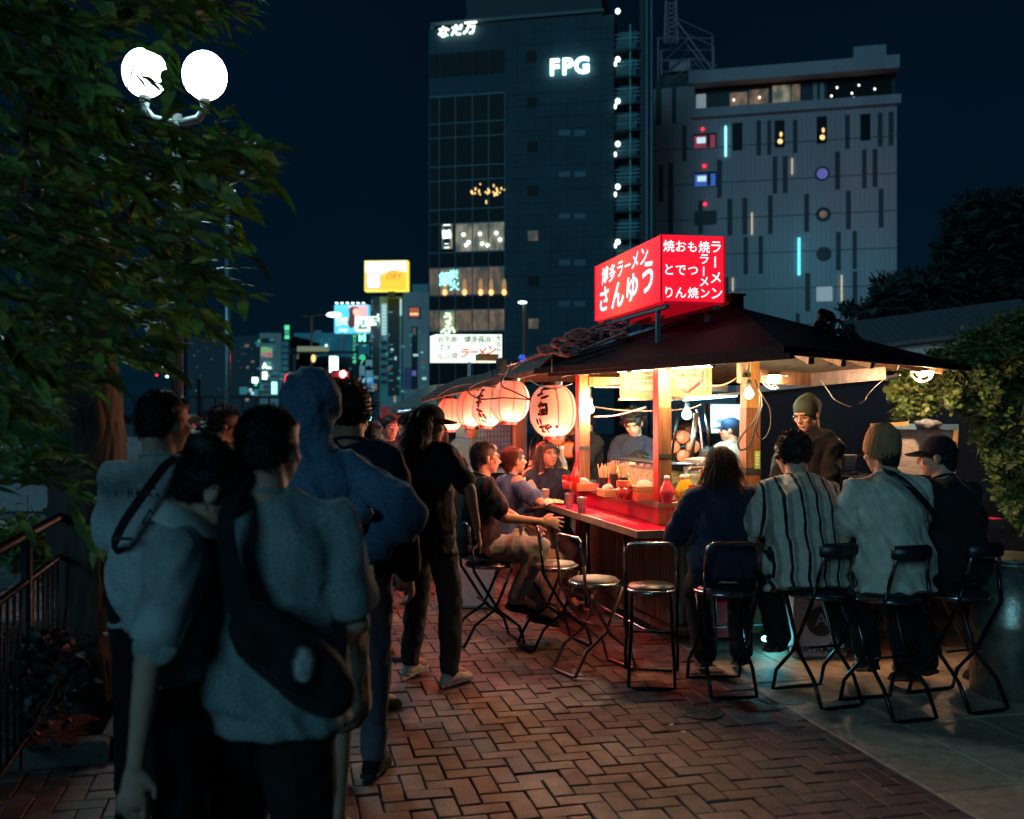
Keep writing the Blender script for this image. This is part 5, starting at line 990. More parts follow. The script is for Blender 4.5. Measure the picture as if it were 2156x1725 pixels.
tissue(1227, 8.0, .15, .2, .06, 'red brown wooden tissue box at the left of the shelf', 'box_brown'); tissue(1282, 7.4, .13, .16, .055, 'small brown box with white tissues left of the dark red jar', 'box_brown'); tissue(1352, 7.12, .155, .17, .055, 'orange carton with printed cups under the wooden tray', 'box_red', paper=False); tissue(1352, 7.12, .15, .17, .045, 'wooden tray of tissues stacked on the orange carton', 'box_brown', ZS + .0555)
tissue(1545, 6.9, .10, .10, .065, 'small white carton right of the brown haired woman', 'white_plastic', paper=False); c = at(1565, 1000, 6.85); c.z = ZS; t = thing('jar', 'small red lid pot next to the white carton', 'jar', tuple(c)); MB().lathe(c, [(.001, 0), (.03, 0), (.032, .04), (.001, .042)], 16).build('pot', 'box_red', t)
# drinking cups on the red counter
cupm = mat('cup_plastic', (.95, .88, .88), .25, alpha=.85, spec=.6, var=.15, scale=40)
def cup(px, py, label, g_='plastic cups on the red counter', r=.038, h=.125, z=ZC):
    c = atz(px, py, z + .002); t = thing('plastic_cup', label, 'cup', tuple(c), group=g_); MB().lathe(c, [(.001, 0), (r * .72, 0), (r, h), (r + .003, h), (r - .003, h - .003), (r * .7, .006), (.001, .006)], 22, cap=False).build('cup', 'cup_plastic', t, smooth=True)
    MB().lathe(c, [(.001, .007), (r * .70, .007), (r * .86, h * .58), (.001, h * .58)], 18).build('iced_water', mat('ice_water', (.8, .6, .62), .3, alpha=.6, bump=1, bscale=90), t, smooth=True); MB().tube([c + V((cos(q * pi / 10) * (r + .002), sin(q * pi / 10) * (r + .002), h)) for q in range(21)], .0018, 5).build('rim', 'chrome', t); return t
cup(1164, 1057, 'half full plastic cup nearest the woman in navy'); cup(1198, 1071, 'middle plastic cup of iced water on the red counter'); cup(1225, 1081, 'nearest plastic cup standing alone in front on the red counter'); cup(1208, 1058, 'plastic cup mostly hidden behind the middle cup'); cup(1461, 1100, 'plastic cup beside the elbow of the brown haired woman'); cup(1148, 1061, 'plastic cup at the far left end of the red counter'); cup(1300, 1096, 'empty plastic cup near the middle of the red counter') if False else None
pl = thing('food_plate', 'small dark plate with a skewer of food in front of the woman in navy', 'plate', tuple(atz(1178, 1062, ZC + .001))); MB().lathe(pl.location, [(.001, 0), (.05, 0), (.08, .015), (.078, .018), (.05, .005), (.001, .005)], 20).build('plate', 'black_plastic', pl, smooth=True); crumple(pl.location + V((0, 0, .02)), (.05, .03, .018), 'food', pl, mat('grilled', (.25, .08, .03), .4, bump=1), .02, 3); MB().beam(pl.location + V((-.10, -.02, .03)), pl.location + V((.03, .01, .03)), .004, .004).build('skewer', 'chopstick', pl)
# right side: hatch board, pans, sauce bottle, hanging socket
bd = thing('hatch_board', 'framed grey hatch board standing open behind the seated men at the right', 'board', tuple(at(1950, 960, 7.3)))
x0 = at(1880, 968, 7.3); x1 = at(2020, 968, 7.5)
MB().add([at(1886, 1000, 8.0), at(2005, 1000, 8.15), at(2012, 905, 8.15), at(1892, 905, 8.0), at(1886, 1000, 8.04), at(2005, 1000, 8.19), at(2012, 905, 8.19), at(1892, 905, 8.04)], [(0, 1, 2, 3), (7, 6, 5, 4), (3, 2, 6, 7), (1, 5, 6, 2)]).build('panel', mat('panel_grey', (.55, .45, .36), .5, st=(1, 1, 8), var=.3), bd)
MB().beam(at(2005, 1010, 8.1), at(2013, 900, 8.1), .03, .03).build('frame', 'wood_honey', bd); MB().beam(at(1880, 898, 7.95), at(2016, 899, 8.1), .03, .045).build('frame', mat('rail_blue', (.12, .22, .28), .4), bd)
MB().beam(at(1833, 896, 7.9), at(1912, 892, 7.9), .02, .03).build('top_stick', 'wood_honey', bd)
crumple(at(1955, 893, 7.98), (.11, .05, .035), 'cloth', bd, mat('cloth_grey', (.12, .12, .12), .8), .03, 2)
MB().box(st(2.35, .75, .62), (1.3, .7, .5), rz=SA).build('cooking_counter', 'steel_dark', yt)
pt = thing('saucepan', 'grey saucepan with a long handle on the cooking counter', 'saucepan', tuple(at(1772, 975, 7.3))); c = pt.location; MB().lathe(c, [(.001, -.05), (.09, -.05), (.105, .055), (.108, .06), (.1, .055), (.085, -.04), (.001, -.04)], 24).build('pot', mat('enamel', (.35, .34, .30), .4), pt, smooth=True); MB().beam(c + V((.1, 0, .04)), c + V((.36, -.02, .11)), .02, .012).build('handle', 'black_plastic', pt)
sv = thing('stove', 'dark stove body under the saucepan', 'stove', tuple(at(1775, 1010, 7.25))); MB().box(sv.location + V((0, 0, -.06)), (.42, .3, .20), rz=SA, bv=.01).build('body', 'steel_dark', sv); MB().lathe(sv.location + V((0, 0, .04)), [(.11, 0), (.11, .015), (.09, .015), (.09, 0)], 20, cap=False).build('burner_ring', 'iron', sv)
glassb(1654, 6.9, .17, .04, mat('bottle_mint', (.35, .55, .52), .3), 'pale mint plastic bottle by the chef in the green beanie', 'white_cap', ZS); glassb(1635, 6.95, .12, .035, 'jar_glass', 'small dark bottle beside the mint bottle', 'white_cap', ZS)
glassb(1797, 6.75, .15, .028, mat('spice_red', (.6, .05, .03), .4), 'red spice shaker with a cream top between the striped man and the tan beanie', mat('cream_cap', (.75, .68, .35), .5), ZS, 'label_yellow')
sk = thing('socket_box', 'white electric socket box screwed under the eave by the right post', 'socket', tuple(at(1566, 785, 7.1))); MB().box(at(1566, 783, 7.08), (.085, .05, .16), rz=SA, bv=.008).build('box', 'cord_white', sk); MB().box(at(1572, 790, 7.04), (.05, .03, .03), rz=SA).build('plug', 'black_plastic', sk)
brk = MB(); brk.beam(st(.37, .24, 1.86), st(.44, .20, 1.80), .02, .02); brk.beam(st(.44, .20, 1.80), st(.52, .16, 1.87), .02, .02); brk.beam(st(.52, .16, 1.87), st(.53, .15, 1.95), .02, .02); brk.build('eave_bracket', 'red_paint', yt)
pb = thing('plug_box', 'small grey floodlight box clipped on the awning edge', 'box', tuple(at(1058, 772, 7.8))); MB().box(at(1056, 772, 7.8), (.07, .06, .13), rz=.4, bv=.008).build('body', 'slot_dark', pb); MB().ell(at(1099, 754, 7.9), (.03, .03, .03), n=12, m=8).build('blue_lens', mat('blue_lens', (.02, .05, .5), .1, emit=(.05, .15, 1), es=.5), pb); MB().tube([at(1099, 756, 7.9), at(1085, 764, 7.8), at(1062, 770, 7.8)], .01, 6).build('arm', 'chrome', pb)
MB().box(at(1025, 753, 8.3), (.16, .12, .05), rz=.3).build('top_box', mat('olive', (.25, .28, .12), .6), pb)
# bins at the right
mat('bin_metal', (.30, .27, .22), .35, .8, var=.3, bump=.3, bscale=20)
def drum(px, py, d, r, h, label, lid=True):
    c = at(px, py, d); c.z = 0; t = thing('steel_drum', label, 'bin', tuple(c)); MB().lathe(c, [(r * .94, 0), (r, .02), (r, h * .5), (r * 1.015, h * .52), (r, h * .54), (r, h), (r - .008, h), (r - .008, .3), (0.001, .3)], 36, cap=False).build('body', 'bin_metal', t, smooth=True)
    if lid: MB().lathe(c, [(r * 1.03, h - .02), (r * 1.03, h + .015), (.001, h + .03)], 36).build('lid', 'bin_metal', t)
    MB().tube([c + V((cos(q * pi / 18) * (r + .004), sin(q * pi / 18) * (r + .004), h)) for q in range(37)], .008, 6).build('rim', 'chrome', t)
drum(2130, 1150, 5.9, .23, .80, 'tall steel stock pot drum at the right edge beside the black chair'); # white sack / crate under the counter and loose things at the floor
ck = thing('printed_crate', 'pale crate with a dark round emblem and blocky lettering under the front counter', 'crate', tuple(atz(1722, 1392, 0)))
c = ck.location.copy(); c.y += .16; c.x += .02
MB().box(c + V((0, 0, .24)), (.36, .26, .46), rz=.03, bv=.02).build('box', mat('crate_grey', (.30, .27, .29), .6, var=.25, scale=5), ck); q = frame(c + V((.0, -.1345, .24)), (1, .03, 0), (0, 0, 1)); m = MB(); m.T = q; m.lathe((.01, .02, 0), [(.001, .002), (.10, .002), (.10, .0), (.001, 0)], 28); m.build('emblem', ink, ck)
texts([('A', .01, .03, .12)], q @ Matrix.Translation((0, 0, .004)), mat('print_grey', (.2, .22, .26), .7), ck, off=.004); texts([('GUATAMA BA', 0, -.17, .07)], q @ Matrix.Translation((0, 0, .003)), ink, ck, off=.006)
# red box standing below the counter, lit by the stall
rb2 = thing('red_crate', 'red crate on the ground under the front counter', 'crate', tuple(st(.75, .30, 0))); MB().box(st(.80, .33, .20), (.26, .16, .26), rz=SA - .2, bv=.01).build('box', 'red_paint', rb2)
ob_ = thing('orange_box', 'orange cardboard box on the shelf seen between two stools', 'box', tuple(at(1812, 1205, 6.5))); MB().box(at(1810, 1207, 6.5), (.09, .1, .09), rz=.2).build('carton', mat('carton_orange', (.7, .3, .08), .6), ob_)
# kitchen clutter lamp under the counter (cold)
ul = thing('floor_lamp', 'cold work lamp lying under the front counter', 'lamp', tuple(atz(1612, 1345, .1))); MB().ell(ul.location, (.03, .03, .02), n=10, m=6).build('bulb', emis('under_cold', (.2, .9, 1), 12), ul); lamp('under_light', ul.location + V((.03, -.05, .05)), 1.6, (.1, .85, 1), .03, ul)
# ---------------------------------------------------------------- chairs
def make_chair(label, loc, rz, seat_m='grey_vinyl', tube_m='steel_dark', pad=False, rim='chrome', top_m='chrome', H=.575, open_=1):
    t = thing('folding_chair', label, 'chair', loc, rz, group='folding pipe chairs around the stall')
    w = .155; B_ = lambda name, m, mt, sm=True: m.build(name, mt, t, world=False, smooth=sm)
    B_('seat_pad', MB().lathe((0, 0, H), [(.001, -.02), (.15, -.018), (.155, 0), (.14, .022), (.001, .03)], 28), seat_m)
    B_('seat_rim', MB().lathe((0, 0, H), [(.15, -.026), (.172, -.02), (.176, -.008), (.168, .006), (.152, .004), (.148, -.02)], 32, cap=False), rim)
    zt_ = H + .30; yb = -.20; zs_ = H - .03; r = .0115
    top = [(-w, yb + .0, zt_ - .06)] + [(-w + .05 * (1 - cos(a)), yb, zt_ - .06 + .06 * sin(a)) for a in (.5, 1.05, 1.57)] + [(w - .05 * (1 - cos(a)), yb, zt_ - .06 + .06 * sin(a)) for a in (1.57, 1.05, .5)] + [(w, yb, zt_ - .06)]
    if not pad: B_('back_hoop', MB().tube([(-w, yb + .02, zt_ - .17)] + top + [(w, yb + .02, zt_ - .17)], r, 8), top_m)
    else:
        B_('back_hoop', MB().tube([(-w + .04, yb + .02, zt_ - .17)] + [(x * .66, y, z - .03) for x, y, z in top] + [(w - .04, yb + .02, zt_ - .17)], r, 8), top_m)
        B_('back_pad', MB().box((0, yb + .0, zt_ - .035), (.235, .035, .085), bv=.016), 'black_vinyl')
    k = .75 if pad else 1
    ft = [(-w * k, yb + .02, zt_ - .17), (-w, -.165, zs_), (-w, 0.02, H * .45), (-w - .01, .17, .14), (-w - .01, .21, .015)]
    B_('front_frame', MB().tube(ft + [(-w + .03, .215, .012), (w - .03, .215, .012)] + [(-x, y, z) for x, y, z in ft[::-1]], r, 8), tube_m)
    w2 = .125; fb_ = [(-w2, .13, H - .035), (-w2, -.0, H * .45), (-w2 - .01, -.15, .16), (-w2 - .01, -.23, .015)]
    B_('rear_frame', MB().tube([(0, .15, H - .03)] + fb_ + [(-w2 + .03, -.235, .012), (w2 - .03, -.235, .012)] + [(-x, y, z) for x, y, z in fb_[::-1]] + [(0, .15, H - .03)], r, 8), tube_m)
    B_('cross_bar', MB().tube([(-w2, -.05, .31), (w2, -.05, .31)], .008, 6), tube_m)
    return t
# ================================================================ PEOPLE
mat('skin', (.50, .28, .19), .62, spec=.3, var=.10, scale=30, bump=.1, bscale=200); mat('skin_dark', (.38, .20, .13), .5, var=.1, scale=30)
mat('hair_black', (.010, .009, .009), .5, spec=.35, var=.4, scale=60, st=(1, 1, .3), bump=.6, bscale=160); mat('hair_brown', (.085, .028, .015), .65, spec=.25, var=.4, scale=60, bump=.6, bscale=160); mat('hair_grey', (.045, .035, .035), .5, var=.4, scale=60, bump=.6, bscale=160)
mat('eye_dark', (.01, .008, .008), .2); mat('lip', (.42, .12, .09), .45); mat('sole', (.45, .43, .40), .6)
def cloth(name, col, rough=.85, **k): return mat(name, col, rough, var=k.pop('var', .15), scale=k.pop('scale', 18), bump=k.pop('bump', .35), bscale=k.pop('bscale', 260), sheen=.03, spec=.2, **k)
def ik(S_, T_, a, b, pole):
    d = T_ - S_; L = min(d.length, (a + b) * .995); L = max(L, abs(a - b) * 1.05); u = d.normalized(); x = (a * a + L * L - b * b) / (2 * L); h = sqrt(max(0, a * a - x * x))
    p = V(pole); p = p - u * p.dot(u); p = p.normalized() if p.length > 1e-4 else u.orthogonal().normalized()
    return S_ + u * x + p * h, S_ + u * L
def hand(mb, w, f, n, a, s, curl=(.5, .5, .55, .6), thumb=.5, fan=.06):
    f = f.normalized(); n = (n - f * n.dot(f)).normalized(); a = (a - f * a.dot(f) - n * a.dot(n)).normalized()
    mb.cap(w - f * .01 * s, w + f * .045 * s, .026 * s, .033 * s, 12, .5, a); mb.cap(w + f * .04 * s, w + f * .085 * s, .035 * s, .037 * s, 12, .38, a)
    for i, l in enumerate((.92, 1.04, .98, .78)):
        off = (.034 - .0228 * i) * s; d = (f + a * fan * (1.5 - i)).normalized(); p = w + f * .088 * s + a * off; ang = 0
        for j, sl in enumerate((.043, .027, .021)):
            ang += curl[i] * (.7, 1, .8)[j]; dd = d * cos(ang) + n * sin(ang); q = p + dd * sl * l * s; mb.cap(p, q, (.0084 * s), .0078 * s, 8); p = q
    p = w + f * .028 * s + a * .028 * s; d = (f * .75 + a * .65 + n * .25).normalized(); q = p + d * .042 * s; mb.cap(p, q, .0125 * s, .0105 * s, 8); d2 = (f * .9 + n * thumb + a * .1).normalized(); mb.cap(q, q + d2 * .032 * s, .0105 * s, .009 * s, 8)
def eul(yaw, pitch, roll=0): return Matrix.Rotation(yaw, 3, 'Z') @ Matrix.Rotation(-pitch, 3, 'X') @ Matrix.Rotation(roll, 3, 'Y')
TUFT = []
def tufts(name, par, m, cent, r, n, L, mode, seed, th=.0016, region=None, M=None):
    rr_ = random.Random(seed); mb = MB(); M = M or Matrix.Identity(3); k = 0
    while k < n:
        a = rr_.uniform(0, 2 * pi); z = rr_.uniform(-.75, 1); q = sqrt(max(0, 1 - z * z)); d = V((cos(a) * q, sin(a) * q, z))
        k += 1
        if region and not region(d): continue
        p = V((d.x * r[0], d.y * r[1], d.z * r[2])); nn = V((d.x / r[0], d.y / r[1], d.z / r[2])).normalized()
        if mode == 'down': t = (V((0, -.25, -1)) * .9 + nn * .45 + V((rr_.gauss(0, .25), rr_.gauss(0, .25), 0)))
        elif mode == 'up': t = nn + V((rr_.gauss(0, .35), rr_.gauss(0, .35), rr_.gauss(0, .35)))
        else: t = nn * .55 + V((0, -.6, .1)) + V((rr_.gauss(0, .3), rr_.gauss(0, .3), rr_.gauss(0, .3)))
        t.normalize(); l = L * rr_.uniform(.5, 1.2); sd_ = t.cross(V((rr_.gauss(0, 1), rr_.gauss(0, 1), rr_.gauss(0, 1)))).normalized() * th * rr_.uniform(.7, 1.4)
        bend = V((0, 0, -l * .35)) if mode != 'up' else nn.cross(V((rr_.gauss(0, 1), 0, 1))) * l * .25
        p0, p1, p2 = p - nn * .004, p + t * l * .55, p + t * l + bend
        v = [cent + M @ x for x in (p0 - sd_, p0 + sd_, p1 + sd_ * .8, p1 - sd_ * .8, p2)]; mb.add(v, [(0, 1, 2, 3), (3, 2, 4)])
    return mb.build('hair_strand', m, par, kind='stuff', world=False, smooth=True)
def person(label, loc, yaw, h=1.70, wt=1.0, sit=None, lean=0, twist=0, side=0, head=(0, 0, 0), hands=None, poles=None, feet=None, shirt='cloth_navy', sleeve='short', hem=-.10, loose=1.0, pants='cloth_jeans', plen=1.0, shoe='cloth_black', hair='short', hairm='hair_black', hat=None, hatm=None, glasses=False, vox=.011, face=True, female=False, skin='skin', hcurl=None, neckf=0, group=None, smile=0, palm=None, smat2=None, stand_bend=0):
    """local frame: +Y is the way the body faces, X its right"""
    s = h / 1.72; t = thing('person', label, 'person', loc, yaw, group); Mi = wmat(t).inverted(); T_ = lambda p: Mi @ V(p)
    pz = sit + .095 * s if sit else .955 * s; P0 = V((0, 0, pz)); up = Matrix.Rotation(side, 3, 'Y') @ (Matrix.Rotation(-lean, 3, 'X') @ V((0, 0, 1))); up2 = (up + V((0, .10 if lean >= 0 else 0, 0)) * (1.2 if sit else .4)).normalized()
    tw_ = Matrix.Rotation(twist, 3, 'Z'); hw = 1.0 if not female else .9
    def sp(q): return P0 + up * (min(q, .5) * .50 * s) + up2 * (max(0, q - .5) * .50 * s)
    def ax(q): k = max(0, min(1, q)); R_ = Matrix.Rotation(twist * k, 3, 'Z'); x = R_ @ V((1, 0, 0)); u = (up if q < .5 else up2); x = (x - u * x.dot(u)).normalized(); return x, u.cross(x)
    prof = [(-.14, .125, .095), (-.02, .160, .115), (.14, .165, .118), (.34, .142, .104), (.55, .152, .112), (.74, .170, .115), (.86, .160, .098), (.94, .115, .078), (1.0, .062, .058)] if not female else [(-.14, .125, .095), (-.02, .165, .118), (.14, .165, .115), (.34, .128, .094), (.55, .138, .112), (.70, .148, .118), (.86, .138, .090), (.94, .095, .068), (1.0, .052, .05)]
    def torso(mb, infl, q0=-.2, q1=1.1, hemf=0, n=20):
        rs = []; qs = [p for p in prof if q0 <= p[0] <= q1]
        if q0 < prof[0][0] or qs[0][0] > q0: b_ = prof[0] if q0 < -.1 else qs[0]; qs = [(q0, b_[1] + .03, b_[2] + .01)] + qs
        for q, a, b in qs:
            x, y = ax(q); c = sp(q); k = wt if q < .8 else 1 + (wt - 1) * .4; dx = infl * (1.2 if q < .7 else .8) + (hemf * max(0, .3 - q)); rs.append([c + x * cos(2 * pi * j / n) * ((a * hw * k) * s + dx) + y * sin(2 * pi * j / n) * ((b * k) * s + dx * .8) for j in range(n)])
        mb.rings(rs)
    nb = sp(1.0); xs, ys = ax(.9); shw = (.178 if not female else .152) * s * (1 + (wt - 1) * .3); Sh = [sp(.85) + xs * shw * k for k in (-1, 1)]
    HR = tw_ @ eul(head[0], head[1], head[2]); hc = nb + up2 * .058 * s + HR @ V((0, .018 + neckf, .082)) * s
    # arms
    ua, fa = .285 * s, .245 * s; E_ = []; W_ = []; hands = hands or [None, None]; poles = poles or [None, None]
    for k in (0, 1):
        sg_ = (-1, 1)[k]; tgt = hands[k]
        if tgt is None: tgt = Sh[k] + V((sg_ * .07 * s, .05 * s, -.50 * s))
        elif isinstance(tgt, tuple) and len(tgt) == 4: tgt = V(tgt[:3])
        else: tgt = T_(tgt)
        pole = V(poles[k]) if poles[k] else V((sg_ * .3, -.6, -1)); e_, w_ = ik(Sh[k], tgt, ua, fa, pole); E_.append(e_); W_.append(w_)
    # legs
    hip = [P0 + V((-.088 * s, 0, -.02)), P0 + V((.088 * s, 0, -.02))]; K_ = []; A_ = []; th, sh_ = .43 * s, .41 * s
    for k in (0, 1):
        sg_ = (-1, 1)[k]; f = (feet or [None, None])[k]
        if f is None: f = V((sg_ * .10 * s, .0, .085 * s)) if not sit else V((sg_ * .12 * s, .36 * s, .10))
        elif len(f) == 4: f = V(f[:3])
        else: f = T_(f)
        kn, an = ik(hip[k], f, th, sh_, (sg_ * .15, 1, .1 if not sit else .9)); K_.append(kn); A_.append(an)
    # ---- body
    b = MB(); torso(b, -.014 if shirt else 0)
    for k in (0, 1): b.cap(nb - up2 * .015 * s, lerp(nb, Sh[k], .85), .052 * s, .045 * s, 12)
    for k in (0, 1):
        sg_ = (-1, 1)[k]; b.cap(Sh[k], E_[k], .045 * s * wt ** .5, .036 * s, 12); b.cap(E_[k], W_[k], .037 * s, .024 * s, 12); b.cap(lerp(E_[k], W_[k], .15), lerp(E_[k], W_[k], .5), .036 * s, .032 * s)
        f = (W_[k] - E_[k]).normalized(); n = V(palm[k]) if palm and palm[k] else V((-sg_, .2, -.3)); aa = n.cross(f) * (1 if sg_ > 0 else -1)
        if aa.length < .1: aa = V((0, 1, 0))
        if aa.dot(V((0, .6, .8))) < 0: aa = -aa
        hand(b, W_[k], f, n, aa, s * (.95 if female else 1.03), *(hcurl[k] if hcurl and hcurl[k] else ()))
        b.cap(hip[k], K_[k], .078 * s * wt, .05 * s, 14); b.cap(K_[k], A_[k], .052 * s, .034 * s, 12); b.cap(lerp(K_[k], A_[k], .1) , lerp(K_[k], A_[k], .45), .05 * s, .045 * s); b.cap(A_[k], A_[k] + V((0, .13, -.045)) * s, .036 * s, .028 * s)
    def hp(x, y, z): return hc + HR @ V((x, y, z)) * s
    HM = HR
    b.cap(nb - up2 * .05 * s, hp(0, -.03, -.055), .064 * s * (1 if not female else .84) * (1 + (wt - 1) * .5), .058 * s * (1 if not female else .86), 14)
    b.ell(hp(0, -.012, .022), (.074 * s, .093 * s, .088 * s), HM, 20, 14); b.ell(hp(0, .028, -.04), (.060 * s, .062 * s, .072 * s), HM, 18, 12); b.ell(hp(0, .052, -.088), (.032 * s, .03 * s, .024 * s), HM); b.ell(hp(0, .008, -.062), (.058 * s, .05 * s, .045 * s), HM)
    b.cap(hp(0, .086, .004), hp(0, .106, -.026), .008 * s, .0125 * s, 10); b.ell(hp(0, .092, -.030), (.019 * s, .014 * s, .009 * s), HM); b.ell(hp(0, .078, .026), (.048 * s, .02 * s, .009 * s), HM)
    for k in (-1, 1): b.ell(hp(k * .040, .062, -.022), (.022 * s, .022 * s, .02 * s), HM); b.ell(hp(k * .079, -.008, -.012), (.010 * s, .021 * s, .033 * s), HM @ Matrix.Rotation(k * -.35, 3, 'Z'), 12, 8)
    b.ell(hp(0, .083, -.057), (.024 * s, .010 * s, .009 * s), HM)
    bo = b.build('body', skin, t, world=False); remesh(bo, vox, 1 if vox < .009 else 1)
    if face:
        for k in (-1, 1):
            MB().ell(hp(k * .031, .0835, .002), (.0135 * s, .005 * s, .0032 * s), HM, 10, 6).build('eye', 'eye_dark', t, world=False, smooth=True)
            MB().cap(hp(k * .017, .0935, .024), hp(k * .047, .083, .024), .0035 * s, .0025 * s, 6).build('eyebrow', hairm, t, world=False, smooth=True)
        MB().ell(hp(0, .0915, -.0565), (.021 * s, .006 * s, (.0045 if not smile else .009) * s), HM, 12, 6).build('mouth', 'lip', t, world=False, smooth=True)
    # ---- shirt
    if shirt:
        m = MB(); inf = .014 * loose; torso(m, inf, hem, 1.01, hemf=.022 * loose)
        for k in (0, 1):
            if sleeve is None: continue
            e1 = lerp(Sh[k], E_[k], .72 if sleeve == 'short' else 1.0); sr = .051 * s + .0075 * loose
            m.cap(nb - up2 * .030 * s, lerp(nb, Sh[k], .85) + up2 * .008 * s, .056 * s, .052 * s, 12); m.cap(lerp(Sh[k], sp(.62), .3), Sh[k], .07 * s, sr * .98, 14); m.cap(Sh[k], lerp(Sh[k], e1, .3), sr * .98, sr, 14); m.cap(lerp(Sh[k], e1, .25), e1, sr, sr * (1.10 if sleeve == 'short' else .95), 14); m.cap(lerp(Sh[k], e1, .05) , lerp(sp(.5), e1, .45), sr * .8, sr * .7, 14)
            if sleeve == 'long': m.cap(E_[k], lerp(E_[k], W_[k], .93), sr * .9, .036 * s + .006 * loose, 14)
            if sleeve == 'rolled': m.cap(E_[k], lerp(E_[k], W_[k], .35), sr * .9, sr * .85, 14)
        so = m.build('shirt', shirt, t, world=False); remesh(so, max(vox, .0095), 7, None); so['fold'] = .044 if sleeve != 'long' else .046; so['fold_s'] = 1.0
        m = MB(); xx, yy = ax(1); c = sp(1.0); rr_ = (.072 if not female else .062) * s
        m.tube([c + xx * cos(q * pi / 10) * rr_ + yy * (sin(q * pi / 10) * rr_ * .95 + .004) + up2 * (.012 - .012 * sin(q * pi / 10)) * s for q in range(21)], .0085 * s, 6); m.build('collar', smat2 or shirt, t, world=False, smooth=True)
    # ---- trousers
    if pants:
        m = MB(); torso(m, .010 * loose, -.16, .26)
        for k in (0, 1):
            lr = .012 * loose; kn, an = K_[k], A_[k]
            if plen < .6: m.cap(hip[k], lerp(hip[k], kn, plen / .55), .085 * s * wt + lr, .068 * s + lr * 2, 14)
            else: m.cap(hip[k], kn, .082 * s * wt + lr, .058 * s + lr, 14); m.cap(kn, lerp(kn, an, min(1, plen) - .02), .058 * s + lr, .042 * s + lr, 14)
        po = m.build('trousers', pants, t, world=False); remesh(po, max(vox, .0105), 1, None); po['fold'] = .022; po['fold_s'] = 1.5
    for k in (0, 1):
        a = A_[k]; fwd = V((( -1, 1)[k] * .12, 1, 0)).normalized() * s
        if sit and feet and feet[k] and len(feet[k]) == 3: fwd = V((0, .95, -.25)) * s
        m = MB(); z0 = V((0, 0, -.052 * s)); m.cap(a + z0 - fwd * .03, a + z0 + fwd * .06, .043 * s, .043 * s, 12, .95, (1, 0, 0)); m.cap(a + z0 * 1.15 + fwd * .06, a + z0 * 1.25 + fwd * .145, .042 * s, .036 * s, 12, .8, (1, 0, 0)); m.cap(a + V((0, 0, .01)), a + z0, .045 * s, .045 * s)
        remesh(m.build('shoe', shoe, t, world=False), max(vox, .010), 1)
        MB().add(*sole_mesh(a + z0 * 1.62, fwd, s)).build('sole', 'sole' if shoe != 'cloth_black' else 'black_plastic', t, world=False)
    # ---- hair / hat
    hs = abs(hash(label)) % 999 if False else sum(map(ord, label)) % 997; seen = vox < .0125; ns_ = 2600 if vox < .0095 else 1100
    notface = lambda d: not (d.y > .25 and d.z < .42) 
    if hair:
        m = MB()
        if hair in ('short', 'curly', 'messy', 'bun', 'pony', 'long', 'bob', 'nape'):
            bx_ = {'curly': 1.16, 'messy': 1.08}.get(hair, 1.0)
            m.ell(hp(0, -.020, .030), (.083 * s * bx_, .094 * s * bx_, .090 * s * bx_), HM, 20, 14); m.ell(hp(0, -.052, -.012), (.074 * s, .058 * s, .066 * s), HM, 16, 10); m.ell(hp(0, .038, .068), (.062 * s, .045 * s, .036 * s), HM)
            if hair == 'nape': m.ell(hp(0, -.062, -.05), (.062 * s, .042 * s, .06 * s), HM)
        if hair == 'bun': m.ell(hp(0, -.075, .105), (.052 * s, .048 * s, .042 * s), HM)
        if hair == 'pony': m.cap(hp(0, -.10, .01), hp(.0, -.15, -.10), .034 * s, .03 * s); m.cap(hp(.0, -.15, -.10), hp(0, -.13, -.24), .03 * s, .012 * s)
        if hair in ('long', 'bob'):
            zz = -.135 if hair == 'bob' else -.20
            for k in (-1, 0, 1): m.cap(hp(k * .060, -.03 - .03 * (k == 0), .0), hp(k * .074, -.035 - .03 * (k == 0), zz), .046 * s, .040 * s, 14)
            m.cap(hp(0, -.05, -.02), hp(0, -.06, zz), .06 * s, .05 * s)
        ho = m.build('hair', hairm, t, world=False); remesh(ho, max(vox, .009), 1, [(.010 if hair != 'curly' else .045, .035), (.006, .012)] if seen else [(.012, .03)])
        if seen:
            if hair in ('curly',): tufts('h', t, hairm, hp(0, -.018, .03), (.094 * s, .106 * s, .10 * s), ns_ * 2, .030, 'up', hs, .0022, notface, HM)
            elif hair == 'messy': tufts('h', t, hairm, hp(0, -.018, .03), (.090 * s, .10 * s, .096 * s), ns_, .055, 'up', hs, .0018, notface, HM)
            elif hair in ('long', 'bob'):
                tufts('h', t, hairm, hp(0, -.02, .03), (.087 * s, .097 * s, .092 * s), ns_, .085, 'down', hs, .0014, notface, HM)
                tufts('h', t, hairm, hp(0, -.045, -.07), (.115 * s, .075 * s, .10 * s), ns_, .10, 'down', hs + 1, .0014, notface, HM)
            else: tufts('h', t, hairm, hp(0, -.02, .03), (.083 * s, .094 * s, .090 * s), ns_ * 2, .018, 'back', hs, .0010, notface, HM); tufts('h', t, hairm, hp(0, -.052, -.015), (.074 * s, .058 * s, .068 * s), ns_ // 2, .016, 'down', hs + 3, .0013, lambda d: d.y < .1, HM)
